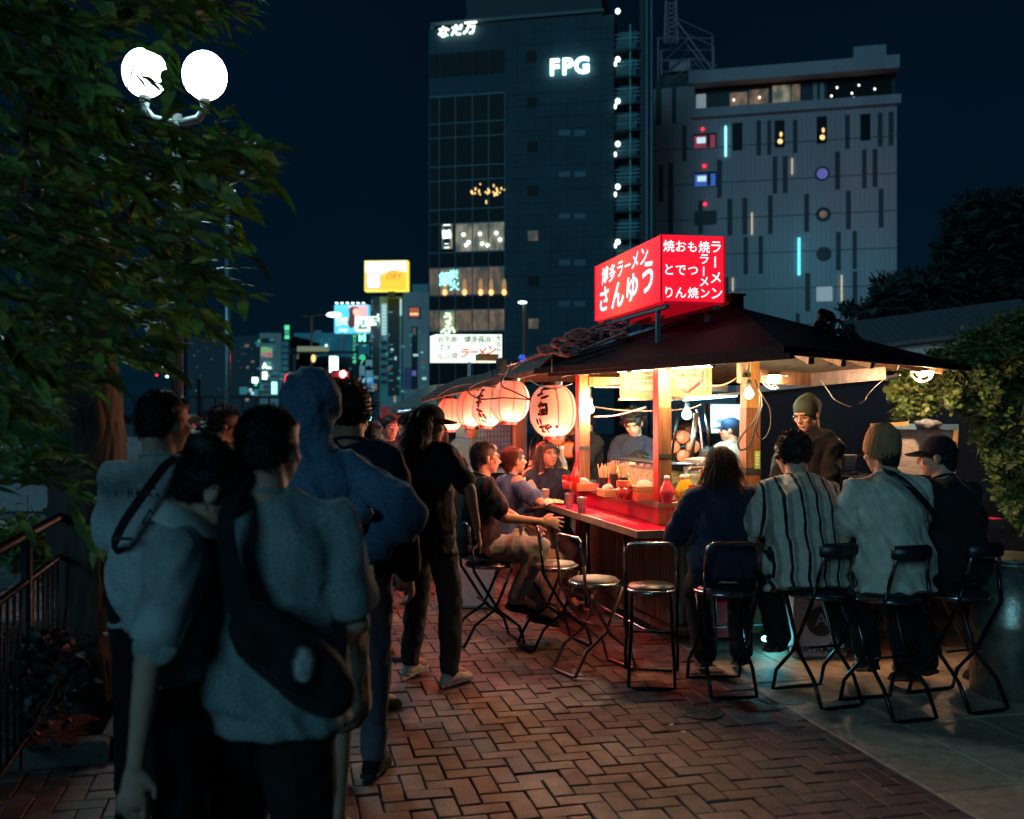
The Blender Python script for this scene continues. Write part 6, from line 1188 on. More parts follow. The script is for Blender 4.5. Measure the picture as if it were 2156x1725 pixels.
    if hat:
        m = MB()
        if hat == 'cap':
            m.ell(hp(0, -.010, .045), (.090 * s, .104 * s, .082 * s), HM, 22, 14); o = m.build('cap', hatm, t, world=False, smooth=True)
            vs = []; n = 12
            for i in range(n + 1):
                a = pi * i / n; c, sn = cos(a), sin(a)
                for rr_, dz in ((1, 0), (1.0, -.004)):
                    vs.append(hp(c * .078, .055 + sn * .035, .040 + dz)); vs.append(hp(c * .070, .07 + sn * .105, .026 - .018 * abs(c) + dz))
            f = []
            for i in range(n): q = i * 4; f += [(q, q + 1, q + 5, q + 4), (q + 2, q + 6, q + 7, q + 3), (q + 1, q + 3, q + 7, q + 5), (q, q + 4, q + 6, q + 2)]
            MB().add(vs, f).build('brim', hatm, t, world=False, smooth=True)
        if hat in ('beanie', 'beanie_slouch'):
            m.ell(hp(0, -.016, .035), (.088 * s, .102 * s, .096 * s), HM, 22, 14); m.cap(hp(0, -.02, .02), hp(0, -.045 if hat != 'beanie' else -.03, .095 if hat == 'beanie' else .07), .09 * s, .066 * s, 20)
            if hat == 'beanie_slouch': m.ell(hp(0, -.10, .03), (.06 * s, .05 * s, .055 * s), HM)
            if hat == 'beanie': m.cap(hp(0, -.03, -.02), hp(0, -.02, .02), .078 * s, .092 * s, 20)
            o = m.build('beanie', hatm, t, world=False); remesh(o, .008, 2, [(.008, .05)])
        if hat == 'knit':
            TL = HM @ Matrix.Rotation(radians(24), 3, 'X'); c0 = hp(0, -.022, .035); n = 96; rs = []
            for r0, z0 in ((.097, -.058), (.101, -.05), (.103, -.01), (.099, .035), (.086, .075), (.064, .102), (.036, .117), (.006, .122)):
                rs.append([c0 + TL @ V((cos(2 * pi * j / n) * (r0 * .93 - (.003 if j % 4 < 2 else 0)), sin(2 * pi * j / n) * (r0 * 1.05 - (.003 if j % 4 < 2 else 0)), z0 + .004 * sin(3 * 2 * pi * j / n) + (.005 * noise.noise(V((cos(2 * pi * j / n) * 2, sin(2 * pi * j / n) * 2, z0 * 20)))))) * s for j in range(n)])
            m.rings(rs); m.build('beanie', hatm, t, world=False, smooth=True)
        if hat == 'hood':
            m.ell(hp(0, -.020, .035), (.108 * s, .122 * s, .118 * s), HM, 24, 16); m.cap(hp(0, -.04, -.02), hp(0, -.045, -.12), .098 * s, .088 * s, 20); m.cap(hp(0, -.05, -.10), sp(.93) - ys * .02, .088 * s, .115 * s, 20)
            o = m.build('hood', hatm, t, world=False); remesh(o, .011, 3, None); o['fold'] = .032; o['fold_s'] = 1.6
    if glasses:
        m = MB(); 
        for k in (-1, 1):
            c = hp(k * .033, .099, .0); m.tube([c + HM @ V((cos(q * pi / 8) * .021, 0, sin(q * pi / 8) * .015)) * s for q in range(17)], .0016, 5); m.tube([hp(k * .054, .097, .003), hp(k * .080, -.0, -.002)], .0016, 5)
        m.tube([hp(-.012, .10, .003), hp(.012, .10, .003)], .0016, 5); m.build('glasses', 'steel_dark' if glasses != 'metal' else 'chrome', t, world=False)
    if smat2 and False: pass
    return dict(t=t, hp=hp, HM=HM, sp=sp, ax=ax, s=s, E=E_, W=W_, K=K_, A=A_, Sh=Sh, nb=nb, hip=hip)
def sole_mesh(c, fwd, s):
    f = fwd.normalized(); x = V((f.y, -f.x, 0)).normalized(); pts = []
    for a, w_ in ((-.075, .028), (-.06, .038), (0, .036), (.06, .040), (.12, .044), (.165, .034), (.182, .015)): pts.append((a, w_))
    ring = [c + f * a * s + x * w_ * s for a, w_ in pts] + [c + f * a * s - x * w_ * s for a, w_ in pts[::-1]]; n = len(ring); up = V((0, 0, .022 * s))
    return [*ring, *[p + up for p in ring]], [tuple(range(n))[::-1], tuple(range(n, 2 * n))] + [(i, (i + 1) % n, n + (i + 1) % n, n + i) for i in range(n)]
def gpos(px, d): return ((px - CX) / F * d, d, 0)
cloth('tee_bluegrey', (.23, .28, .28), scale=170, var=.4); cloth('tee_offwhite', (.40, .42, .42), scale=150, var=.3); cloth('polo_white', (.30, .33, .32), scale=170, var=.3); cloth('hoodie_blue', (.075, .15, .24), scale=150, var=.45); cloth('jacket_navy', (.02, .025, .05)); cloth('cloth_black', (.012, .012, .014)); cloth('cloth_tee_black', (.022, .014, .016))
cloth('cloth_navy', (.015, .022, .045)); cloth('cloth_jeans', (.10, .12, .16), scale=40); cloth('jeans_grey', (.26, .27, .28), scale=40); cloth('khaki', (.30, .25, .16)); cloth('denim_shirt', (.05, .09, .18)); cloth('apron_olive', (.22, .2, .12)); cloth('tee_beige', (.50, .44, .35)); cloth('tee_cream', (.60, .55, .45)); cloth('charcoal', (.05, .05, .055)); cloth('beanie_tan', (.40, .19, .085), bump=1, bscale=80, st=(1, 1, .15)); cloth('beanie_green', (.045, .075, .06)); cloth('white_shoe', (.62, .58, .52)); cloth('cloth_chef', (.010, .010, .013)); cloth('cap_black', (.02, .015, .02)); cloth('cap_navy', (.02, .04, .10)); cloth('shirt_teal', (.10, .25, .26)); cloth('dark_green', (.02, .035, .03))
# striped shirt: cream cloth with vertical dark and grey stripes woven in
sm_ = cloth('striped_shirt', (.52, .45, .36)); n_ = sm_.node_tree; b_ = n_.nodes['Principled BSDF']; src = b_.inputs['Base Color'].links[0].from_socket
t_ = n_.nodes.new('ShaderNodeTexCoord'); s_ = n_.nodes.new('ShaderNodeSeparateXYZ'); n_.links.new(t_.outputs['Object'], s_.inputs[0]); m1 = n_.nodes.new('ShaderNodeMath'); m1.operation = 'MULTIPLY'; m1.inputs[1].default_value = 1 / .088; n_.links.new(s_.outputs['X'], m1.inputs[0])
m2 = n_.nodes.new('ShaderNodeMath'); m2.operation = 'FRACT'; m3 = n_.nodes.new('ShaderNodeMath'); m3.operation = 'ADD'; m3.inputs[1].default_value = 50.3; n_.links.new(m1.outputs[0], m3.inputs[0]); n_.links.new(m3.outputs[0], m2.inputs[0])
r_ = n_.nodes.new('ShaderNodeValToRGB'); r_.color_ramp.interpolation = 'CONSTANT'; e_ = r_.color_ramp.elements; e_[0].position = 0; e_[0].color = (1, 1, 1, 1); e_[1].position = .36; e_[1].color = (.03, .035, .05, 1)
for p_, c_ in ((.55, 1), (.62, .55), (.86, 1)): q_ = e_.new(p_); q_.color = (c_, c_, c_, 1)
n_.links.new(m2.outputs[0], r_.inputs[0]); mx = n_.nodes.new('ShaderNodeMixRGB'); mx.blend_type = 'MULTIPLY'; mx.inputs[0].default_value = 1; n_.links.new(src, mx.inputs[1]); n_.links.new(r_.outputs[0], mx.inputs[2]); n_.links.new(mx.outputs[0], b_.inputs['Base Color'])
FIST = ((1.1, 1.15, 1.2, 1.2), .9, 0); SOFT = ((.35, .4, .45, .5), .3, .05); FLAT = ((.12, .12, .15, .18), .1, .14); POINT = ((.1, .9, 1.0, 1.05), .4, .05)
# 1 nearest man
p1 = person('nearest man in a blue grey T-shirt with a black sling bag on his back', gpos(556, 2.75), radians(-6), 1.685, 1.24, head=(radians(-14), radians(6), 0), shirt='tee_bluegrey', hem=-.26, loose=2.1, pants='cloth_black', vox=.009, hands=[(-.12, .28, 1.12, 0), (.20, .24, 1.02, 0)], poles=[(-.3, -.2, -1), (.45, -.5, -1)], face=False, hcurl=[SOFT, SOFT])
# 2 woman with bun
p2 = person('woman with a hair bun and white polo shirt looking down', gpos(354, 2.62), radians(-70), 1.60, .74, female=True, lean=.06, head=(radians(6), radians(30), 0), neckf=.02, shirt='polo_white', hem=.20, loose=.6, pants='cloth_black', hair='bun', vox=.0075, hands=[(-.16, .12, .84, 0), (.20, -.09, .75, 0)], hcurl=[SOFT, SOFT])
# 3 man left with printed tee
p3 = person('man in a pale T-shirt printed with recycling signs and a black shoulder strap', gpos(334, 3.75), radians(-4), 1.755, .95, head=(radians(-28), radians(5), 0), shirt='tee_offwhite', hem=-.22, loose=1.5, pants='cloth_black', vox=.010, hands=[(-.10, .28, 1.1, 0), (.12, .28, 1.1, 0)], face=False)
# 4 hooded
p4 = person('tall person in a blue hoodie with the hood up and one hand on the hip', gpos(650, 3.75), radians(-8), 1.80, 1.1, head=(radians(-10), radians(4), 0), shirt='hoodie_blue', sleeve='long', hem=-.16, loose=2.2, pants='khaki', plen=.5, hair=None, hat='hood', hatm='hoodie_blue', vox=.010, hands=[(-.2, .25, 1.15, 0), at(752, 1178, 3.62)], poles=[None, (1, -.25, -.05)], face=False)
# 5 dark jacket, red lit hair
p5 = person('person with messy dark hair lit red by the traffic light, in a navy jacket', gpos(738, 4.55), radians(-5), 1.80, .98, head=(radians(-8), 0, 0), shirt='jacket_navy', sleeve='long', pants='cloth_jeans', hair='messy', vox=.011, face=False)
# 6 standing man with cap
p6 = person('man in a black T-shirt and black cap standing and reaching down to a chair', gpos(902, 6.05), radians(-34), 1.72, .97, side=-.06, head=(radians(-42), radians(4), 0), shirt='cloth_tee_black', hem=-.30, loose=1.3, pants='charcoal', shoe='white_shoe', hair='long', hat='cap', hatm='cap_black', vox=.0085, hands=[(-.22, .12, .80, 0), at(1004, 1112, 5.85)], poles=[None, (.9, -.5, -.2)], feet=[at(862, 1424, 6.25), at(948, 1412, 6.05)], hcurl=[SOFT, POINT], palm=[None, (-.6, -.2, -.7)])
# 8 seated man
p8 = person('man in a dark shirt and grey jeans sitting at the left side of the counter', gpos(1004, 7.25), radians(-74), 1.72, 1.16, sit=.60, lean=.02, head=(radians(-2), radians(2), 0), shirt='cloth_tee_black', sleeve='short', hem=-.12, loose=1.4, pants='jeans_grey', shoe='cloth_black', hair='nape', hairm='hair_grey', glasses=True, vox=.0085, hands=[at(1120, 1112, 7.2), at(1138, 1098, 6.95)], poles=[(-1, -.2, -1), (.8, -.5, -.8)], feet=[at(1130, 1285, 7.25), at(1085, 1262, 7.1)], hcurl=[SOFT, ((.25, .3, .35, .4), .2, .1)], palm=[None, (-.9, .1, -.3)], smat2='cloth_tee_black')
# 9 woman with chopsticks
p9 = person('woman in a denim shirt and apron raising a skewer to her mouth', gpos(1068, 7.95), radians(-68), 1.60, 1.0, female=True, sit=.60, lean=.03, head=(radians(2), radians(-3), 0), shirt='denim_shirt', hem=-.1, loose=1.6, pants='khaki', hair='nape', hairm='hair_brown', vox=.0085, hands=[at(1110, 1062, 8.0), at(1102, 1020, 7.8)], poles=[(-.5, 0, -1), (.1, -.2, -1)], hcurl=[SOFT, ((1.0, 1.0, 1.1, 1.1), .9, 0)])
# 10 woman in navy
p10 = person('woman in a navy blouse with closed eyes facing the camera over the red counter', gpos(1151, 8.75), radians(-164), 1.64, 1.12, female=True, sit=.60, lean=.02, head=(radians(6), radians(-6), .05), shirt='cloth_navy', sleeve='rolled', hem=-.1, loose=1.6, pants='charcoal', hair='bob', hairm='hair_grey', vox=.0085, smile=1, hands=[at(1172, 1058, 8.55), at(1150, 1062, 8.5)], poles=[(-.6, 0, -1), (.7, 0, -1)], hcurl=[SOFT, SOFT])
# 11 young cook
p11 = person('young cook in a dark T-shirt looking down behind the corner post', gpos(1338, 9.3), radians(158), 1.70, .95, head=(radians(4), radians(24), .1), shirt='cloth_navy', loose=1.2, hair='messy', vox=.010, hands=[(-.14, .36, 1.0, 0), (.14, .36, 1.0, 0)])
# 12 ponytail woman
p12 = person('woman with a dark ponytail resting her face on her clasped hands', gpos(1304, 8.75), radians(-84), 1.60, .95, female=True, sit=.56, lean=.22, head=(radians(0), radians(22), 0), shirt='cloth_black', hair='pony', vox=.009, hands=[at(1326, 986, 8.8), at(1322, 990, 8.55)], poles=[(0, -.1, -1), (0, -.1, -1)], hcurl=[FIST, FIST])
# 13 cook left
p13 = person('cook in a black T-shirt half hidden behind the left post', gpos(1236, 9.6), radians(120), 1.72, 1.0, head=(0, radians(10), 0), shirt='cloth_black', vox=.012, hands=[(-.14, .36, 1.0, 0), (.14, .36, 1.0, 0)])
# 14 glasses man
p14 = person('man with metal glasses looking down beyond the food case', gpos(1490, 8.75), radians(170), 1.68, 1.0, sit=.56, lean=.15, head=(radians(16), radians(26), 0), shirt='cloth_black', glasses='metal', vox=.010, hands=[(-.14, .34, .98, 0), (.1, .34, .98, 0)])
# 15 NY cap
p15 = person('man in a navy cap and beige T-shirt turned away under the screen', gpos(1542, 9.35), radians(28), 1.62, 1.12, head=(radians(48), radians(0), 0), shirt='tee_beige', loose=1.6, hat='cap', hatm='cap_navy', vox=.010, hands=[(-.14, .34, .98, 0), (.1, .34, .98, 0)])
# 16 brown haired woman
p16 = person('seated brown haired woman in a navy sweater seen from behind', gpos(1527, 6.05), radians(-2), 1.70, 1.10, female=True, sit=.63, lean=.18, head=(radians(-6), radians(10), 0), shirt='cloth_navy', sleeve='long', hem=-.14, loose=2.6, pants='cloth_black', hair='bob', hairm='hair_brown', vox=.0095, hands=[(-.20, .38, .96, 0), (.20, .38, .96, 0)], poles=[(-.7, -.4, -1), (.7, -.4, -1)], feet=[at(1485, 1375, 6.3), at(1560, 1372, 6.35)], face=False)
# 17 striped
p17 = person('seated curly haired man in a cream and navy vertical striped shirt', gpos(1700, 5.88), radians(10), 1.82, 1.22, sit=.655, lean=.20, head=(radians(14), radians(12), 0), shirt='striped_shirt', sleeve='short', hem=-.24, loose=2.6, pants='cloth_black', hair='curly', vox=.0095, hands=[(-.16, .40, .97, 0), (.12, .40, .97, 0)], poles=[(-.45, -.3, -1), (.4, -.3, -1)], feet=[at(1640, 1340, 6.3), at(1780, 1335, 6.3)], face=False)
# 18 beanie man
p18 = person('man in a tan knitted beanie and cream T-shirt with a back strap', gpos(1884, 5.66), radians(6), 1.82, 1.06, sit=.675, lean=.14, head=(radians(16), radians(10), 0), shirt='tee_cream', sleeve='short', hem=-.24, loose=2.4, pants='cloth_black', hair='nape', hat='knit', hatm='beanie_tan', vox=.0095, hands=[(-.14, .40, .97, 0), (.12, .40, .97, 0)], poles=[(-.3, -.3, -1), (.3, -.3, -1)], feet=[at(1830, 1380, 6.0), at(1910, 1400, 5.9)], face=False)
# 19 black cap man
p19 = person('person in black clothes and a black cap at the right end of the stall', gpos(2010, 5.84), radians(22), 1.76, 1.10, sit=.66, lean=.12, head=(radians(42), radians(4), 0), shirt='cloth_black', sleeve='long', hem=-.14, loose=2.8, pants='cloth_black', hair='nape', hat='cap', hatm='cap_black', vox=.0095, hands=[(-.14, .38, .97, 0), (.12, .38, .97, 0)], poles=[(-.3, -.3, -1), (.35, -.3, -1)], feet=[at(1950, 1390, 6.1), at(2080, 1395, 6.1)])
# 20 chef green beanie
p20 = person('standing cook in a dark green beanie and glasses behind the striped man', gpos(1712, 7.25), radians(136), 1.80, .98, lean=.05, head=(radians(-6), radians(20), 0), shirt='cloth_chef', sleeve='long', loose=1.3, hair=None, hat='beanie_slouch', hatm='beanie_green', glasses='metal', vox=.0088, hands=[(-.16, .34, 1.02, 0), (.14, .36, 1.0, 0)], feet=[(-.1, 0, .09, 0), (.1, 0, .09, 0)])
# 21 visor man etc
p21 = person('older man in a patterned dark shirt with glasses standing left of the black cap', gpos(818, 9.4), radians(-150), 1.64, 1.1, head=(radians(0), radians(2), 0), shirt='jacket_navy', hair='short', glasses='metal', vox=.012)
p22 = person('person in a dark cap with a white rim in front of the cold bulb', gpos(782, 8.6), radians(-20), 1.60, 1.0, head=(0, 0, 0), shirt='cloth_black', hat='cap', hatm='cap_navy', vox=.014, face=False)
p23 = person('cook with a teal head cloth behind the wire grid of the next stall', gpos(990, 11.2), radians(-168), 1.62, .95, head=(0, radians(16), 0), shirt='shirt_teal', hair=None, hat='beanie', hatm='cap_navy', vox=.012, hands=[(-.2, .34, 1.05, 0), (.2, .34, 1.05, 0)])
p24 = person('dark haired person with bowed head between the lanterns and the two women', gpos(1110, 9.6), radians(-60), 1.62, 1.0, sit=.56, lean=.1, head=(0, radians(20), 0), shirt='cloth_black', vox=.012)
p25 = person('customer with dark hair tied by a pale scrunchie at the next stall', gpos(966, 10.2), radians(0), 1.58, 1.0, female=True, sit=.45, head=(0, radians(5), 0), shirt='cloth_black', hair='bob', vox=.014, face=False)
p26 = person('young man in profile with dark hair behind the nearest man', gpos(462, 7.0), radians(-60), 1.70, 1.0, head=(radians(-10), radians(8), 0), shirt='dark_green', hair='messy', vox=.012)
p27 = person('woman in profile standing just left of the young man in the dark crowd', gpos(432, 7.6), radians(-50), 1.58, 1.0, female=True, head=(radians(-10), radians(0), 0), shirt='tee_bluegrey', hair='short', glasses=True, vox=.012)
p28 = person('distant person in a pale shirt near the bridge, left of the other', gpos(437, 17), radians(10), 1.72, 1.05, shirt='tee_offwhite', vox=.02, face=False)
p29 = person('distant person in a pale shirt by the tall lamp post', gpos(463, 16), radians(-20), 1.75, 1.0, shirt='tee_offwhite', vox=.02, face=False)
p30 = person('distant dark clothed passer-by on the far pavement', gpos(905 - 350, 20), radians(-20), 1.68, 1.0, shirt='charcoal', vox=.02, face=False)
# things worn or held ------------------------------------------------
def strap(name, label, cat, pts, w_, th, m, par=None, extra=None):
    pts = [V(p) for p in pts]; out = []
    for i in range(len(pts) - 1):
        p0, p1_, p2_, p3_ = pts[max(i - 1, 0)], pts[i], pts[i + 1], pts[min(i + 2, len(pts) - 1)]
        for k in range(5): t = k / 5; out.append(.5 * ((2 * p1_) + (p2_ - p0) * t + (2 * p0 - 5 * p1_ + 4 * p2_ - p3_) * t * t + (3 * p1_ - p0 - 3 * p2_ + p3_) * t ** 3))
    out.append(pts[-1]); mb = MB(); vs = []; n = len(out); ww = w_ if isinstance(w_, list) else [w_] * len(pts)
    for i, p in enumerate(out):
        t = (out[min(i + 1, n - 1)] - out[max(0, i - 1)]).normalized(); nrm = V((0, -1, .15)); sd_ = t.cross(nrm).normalized(); q = i / (n - 1) * (len(pts) - 1); j = min(int(q), len(pts) - 2); w = ww[j] + (ww[j + 1] - ww[j]) * (q - j); o_ = nrm.normalized() * th
        vs += [p - sd_ * w / 2, p + sd_ * w / 2, p + sd_ * w / 2 + o_, p - sd_ * w / 2 + o_]
    return mb.rings([vs[i * 4:i * 4 + 4] for i in range(n)]).build(name, m, par, smooth=False)
bg1 = thing('sling_bag', 'big black sling bag with a pale fluffy charm on the back of the nearest man', 'bag', tuple(at(640, 1330, 2.55)))
d_ = 2.55
strap('strap', '', '', [at(500, 1035, 2.66), at(478, 1085, 2.57), at(480, 1150, 2.54), at(492, 1220, 2.53), at(515, 1290, 2.52)], [.034, .042, .046, .055, .07], .010, 'cloth_black', bg1)
bm2 = MB(); bm2.cap(at(505, 1270, 2.58), at(560, 1345, 2.54), .060, .105, 18, .5, (1, 0, -1)); bm2.cap(at(560, 1345, 2.55), at(665, 1430, 2.53), .115, .120, 18, .5, (1, 0, -1)); bm2.cap(at(640, 1400, 2.54), at(708, 1455, 2.56), .11, .05, 18, .5, (1, 0, -1))
remesh(bm2.build('body', 'cloth_black', bg1), .011, 3, [(.02, .10)])
chm = MB(); rr_ = random.Random(4)
cc = at(640, 1398, 2.42)
chm.ell(cc, (.022, .02, .034)); remesh(chm.build('charm', mat('fluff', (.60, .62, .62), .9), bg1), .006, 0, [(.02, .02)])
fl = MB()
for k in range(900):
    a = rr_.uniform(0, 6.28); z = rr_.uniform(-1, 1); q = sqrt(1 - z * z); dd = V((cos(a) * q, sin(a) * q, z)); p = cc + V((dd.x * .022, dd.y * .02, dd.z * .034)); tt = (dd + V((rr_.gauss(0, .4), 0, rr_.gauss(-.3, .4)))).normalized() * .014; sd_ = tt.cross(V((0, 0, 1)) + dd).normalized() * .0008; fl.add([p - sd_, p + sd_, p + tt], [(0, 1, 2)])
fl.build('fluff_fibre', 'fluff', bg1, kind='stuff'); MB().ell(at(716, 1478, 2.5), (.010, .01, .022)).build('zip_charm', 'fluff', bg1, smooth=True)
bg2 = thing('bag_strap', 'black strap of a shoulder bag across the back of the man in the printed T-shirt', 'bag', tuple(at(300, 1060, 3.6)))
strap('strap', '', '', [at(372, 962, 3.66), at(345, 985, 3.58), at(300, 1045, 3.54), at(262, 1100, 3.54), at(243, 1140, 3.57), at(240, 1160, 3.66)], .032, .006, 'cloth_black', bg2)
bg3 = thing('bag_strap', 'dark patterned strap across the back of the man in the tan beanie', 'bag', tuple(at(1910, 1040, 5.35)))
strap('strap', '', '', [at(1858, 985, 5.62), at(1868, 992, 5.50), at(1900, 1012, 5.44), at(1935, 1045, 5.44), at(1962, 1078, 5.50), at(1972, 1100, 5.60)], .034, .008, 'cloth_black', bg3)
texts([('PHENOMENON', 0, 0, .017)], frame(at(1898, 1015, 5.425), (1, 0, -.62), (0, 0, 1)), mat('strap_print', (.4, .4, .4), .7), bg3)
# print on the tee
pr = p3['t']; Mp = frame(at(330, 1040, 3.52), (1, -.02, 0), (0, 0, 1)); inkt = mat('tee_ink', (.015, .02, .02), .8, var=0); u = 3.55 / F
def arrows(cx, cy, r):
    return [('➤', cx + r * cos(a) * u, cy + r * sin(a) * u, r * 1.2 * u, a + pi / 2) for a in (pi / 2, pi / 2 + 2.09, pi / 2 + 4.19)]
texts([('R40', -42 * u, 0, 26 * u, 0, 1.0), ('i', -88 * u, 2 * u, 26 * u)] + arrows(-2, 2, 9 * 1), Mp @ Matrix.Translation((0, 0, 0)), inkt, pr) if False else None
texts([('R40', -42 * u, 0, 26 * u), ('i', -86 * u, 2 * u, 26 * u)] + [('➤', (-6 + 9 * cos(a)) * u, (3 + 9 * sin(a)) * u, 15 * u, a + 2.1) for a in (pi / 2, pi / 2 + 2.09, pi / 2 + 4.19)] + [('△', -14 * u, -50 * u, 44 * u), ('04', -14 * u, -54 * u, 13 * u), ('▬▬', -74 * u, -92 * u, 22 * u), ('――――――', -60 * u, 26 * u, 8 * u), ('―――――', -60 * u, -106 * u, 8 * u), ('――――', -66 * u, -112 * u, 8 * u)], Mp, inkt, pr, off=.003)
# polo collar and band for woman 2
def local(pp, v): return v
m = MB(); c = p2['sp'](.99); xx, yy = p2['ax'](1)
for i, (r0, dz) in enumerate(((.058, .03), (.085, -.012), (.098, -.028))): pass
rs_ = []
for r0, dz in ((.050, .045), (.056, .050), (.086, .002), (.092, -.006), (.080, .0)): rs_.append([c + xx * cos(q * pi / 12) * r0 * 1.1 + yy * (sin(q * pi / 12) * r0 + .012) + V((0, 0, dz + .012 + (-.02 * sin(q * pi / 12)))) for q in range(24)])
m.rings(rs_, cap=False).build('polo_collar', mat('collar_white', (.48, .48, .45), .8), p2['t'], world=False, smooth=True)
for k in (1,):
    sa_, sb_ = lerp(p2['Sh'][k], p2['E'][k], .42), lerp(p2['Sh'][k], p2['E'][k], .76); MB().tube([sa_, lerp(sa_, sb_, .5), sb_], [.0605, .063, .066], 20).build('sleeve_band', mat('band_pale', (.44, .47, .46), .85, bump=.3, bscale=200), p2['t'], world=False, smooth=True)
earr = MB().ell(p2['hp'](.088, -.004, -.052), (.006, .006, .006)).build('earring', 'chrome', p2['t'], world=False, smooth=True)
# skewer, phone, slipper, chopsticks
sk_ = thing('skewer', 'thin wooden skewer held to the mouth by the woman in denim', 'skewer', tuple(at(1115, 990, 7.85))); MB().tube([at(1100, 995, 7.83), at(1121, 984, 7.86)], .003, 5).build('stick', 'chopstick', sk_)
ph_ = thing('wallet', 'pale striped wallet held upright by the woman in denim', 'wallet', tuple(at(1117, 1030, 7.9))); MB().beam(at(1103, 1035, 7.86), at(1124, 1018, 7.9), .03, .085, bv=.008).build('cover', 'tee_beige', ph_)
sl1 = thing('person_leg', '', '') if False else None
so_ = thing('slide_sandal', 'black slide sandal with a bright printed band on the pavement', 'sandal', tuple(atz(800, 1388, .0)))
q = so_.location.copy(); q.z = 0
MB().add(*sole_mesh(q + V((0, 0, .003)), V((1, -.2, 0)) , 1.25)).build('sole', 'black_plastic', so_); m = MB(); m.tube([q + V((.05 + .0, -.052, .02)), q + V((.055, -.045, .055)), q + V((.06, -.01, .07)), q + V((.065, .03, .055)), q + V((.068, .04, .02))], .03, 8); m.build('band', mat('band_print', (.55, .2, .12), .5, col2=(.05, .02, .02), scale=60), so_, smooth=True)
person('woman in a pale teal T-shirt with a hair band behind the printed shirt man', gpos(404, 6.3), radians(-30), 1.56, .95, female=True, shirt='shirt_teal', hair='bob', vox=.013, face=False)
person('man with glasses and an olive shirt beyond the teal T-shirt', gpos(434, 8.4), radians(-100), 1.60, 1.0, shirt='apron_olive', hair='short', glasses=True, vox=.014)
for i, (px, d, la) in enumerate(((388, 19, 'far pedestrian in dark clothes close to the tree trunk side of the bridge'), (420, 24, 'far pedestrian in grey near the short dark post'), (510, 22, 'far pedestrian in navy between the nearest man and the lamp post'), (540, 26, 'far pedestrian in white well beyond the hooded person'), (765, 16, 'far pedestrian in dark teal under the parking sign'), (800, 20, 'far pedestrian in grey right of the parking sign'), (838, 15, 'shopper in dark red behind the older man'))):
    person(la, gpos(px, d), radians(R.uniform(-60, 60)), R.uniform(1.58, 1.74), 1.0, shirt=['charcoal', 'tee_bluegrey', 'cloth_navy', 'tee_offwhite', 'shirt_teal', 'tee_bluegrey', 'charcoal'][i], vox=.022, face=False)
for px, d, h_, la, sh in ((408, 9.5, 1.66, 'standing person in a dark top close behind the teal T-shirt woman', 'charcoal'), (448, 11.5, 1.70, 'person in navy further back between the two men at left', 'cloth_navy'), (575, 9.0, 1.66, 'person in a grey top squeezed between the nearest man and the hooded person', 'charcoal'), (795, 10.5, 1.62, 'short person in a dark top under the cold bulb', 'cloth_navy'), (850, 11.5, 1.64, 'person with black hair just behind the older man with glasses', 'charcoal'), (1205, 10.6, 1.68, 'helper in black seen in the gap left of the wooden post', 'cloth_black'), (1440, 10.6, 1.60, 'helper in grey behind the round fan', 'charcoal')):
    person(la, gpos(px, d), radians(R.uniform(120, 240)), h_, 1.0, shirt=sh, hair=R.choice(['short', 'messy', 'bob']), vox=.017)
foot_ = person('person in dark jeans and slide sandals mostly hidden behind the hooded person', gpos(768, 5.6), radians(-50), 1.62, .95, shirt='charcoal', pants='cloth_jeans', vox=.013, face=False)
# badge on the navy cap: small light monogram
texts([('NY', 0, 0, .06)], frame(p15['t'].matrix_basis @ p15['hp'](0, .1, .09), (1, 0, 0), (0, 0, 1)), 'white_cap' if False else MATS['white_cap'], p15['t'], off=.004) if False else None
texts([('NY', 0, 0, .055)], frame(at(1503, 905, 9.22), (1, -.25, 0), (0, 0, 1)), MATS['white_cap'], p15['t'], off=.003)
# ---- chairs
ch = []
GREY = dict(seat_m='grey_vinyl', tube_m='steel_dark')
LAB = [('grey folding chair with shining seat rim, nearest of those left of the counter', atz(1252, 1222, .58), radians(-62), dict(tube_m=mat('tube_rust', (.30, .17, .14), .35, .8))),
       ('empty grey folding chair between the seated man and the nearest grey chair', atz(1168, 1189, .58), radians(-66), {}),
       ('black folding chair under the man in the dark shirt and grey jeans', atz(1030, 1190, .56), radians(-70), dict(seat_m='black_vinyl')),
       ('empty black seated chair standing alone facing the counter corner', atz(1372, 1236, .58), radians(-8), dict(seat_m='black_vinyl')),
       ('folding chair under the woman with brown hair', V((1.27, 6.0, 0)), radians(4), dict(seat_m='black_vinyl', H=.60)),
       ('padded black folding chair under the man in the striped shirt', V((1.78, 5.80, 0)), radians(18), dict(seat_m='black_vinyl', pad=True, H=.62)),
       ('padded black folding chair under the man in the tan beanie', V((2.10, 5.56, 0)), radians(16), dict(seat_m='black_vinyl', pad=True, H=.64)),
       ('padded black folding chair at the right end under the person in black', V((2.56, 5.72, 0)), radians(20), dict(seat_m='black_vinyl', pad=True, H=.63))]
for la, p, rz, kw in LAB: ch.append(make_chair(la, (p.x, p.y, 0), rz, **kw))
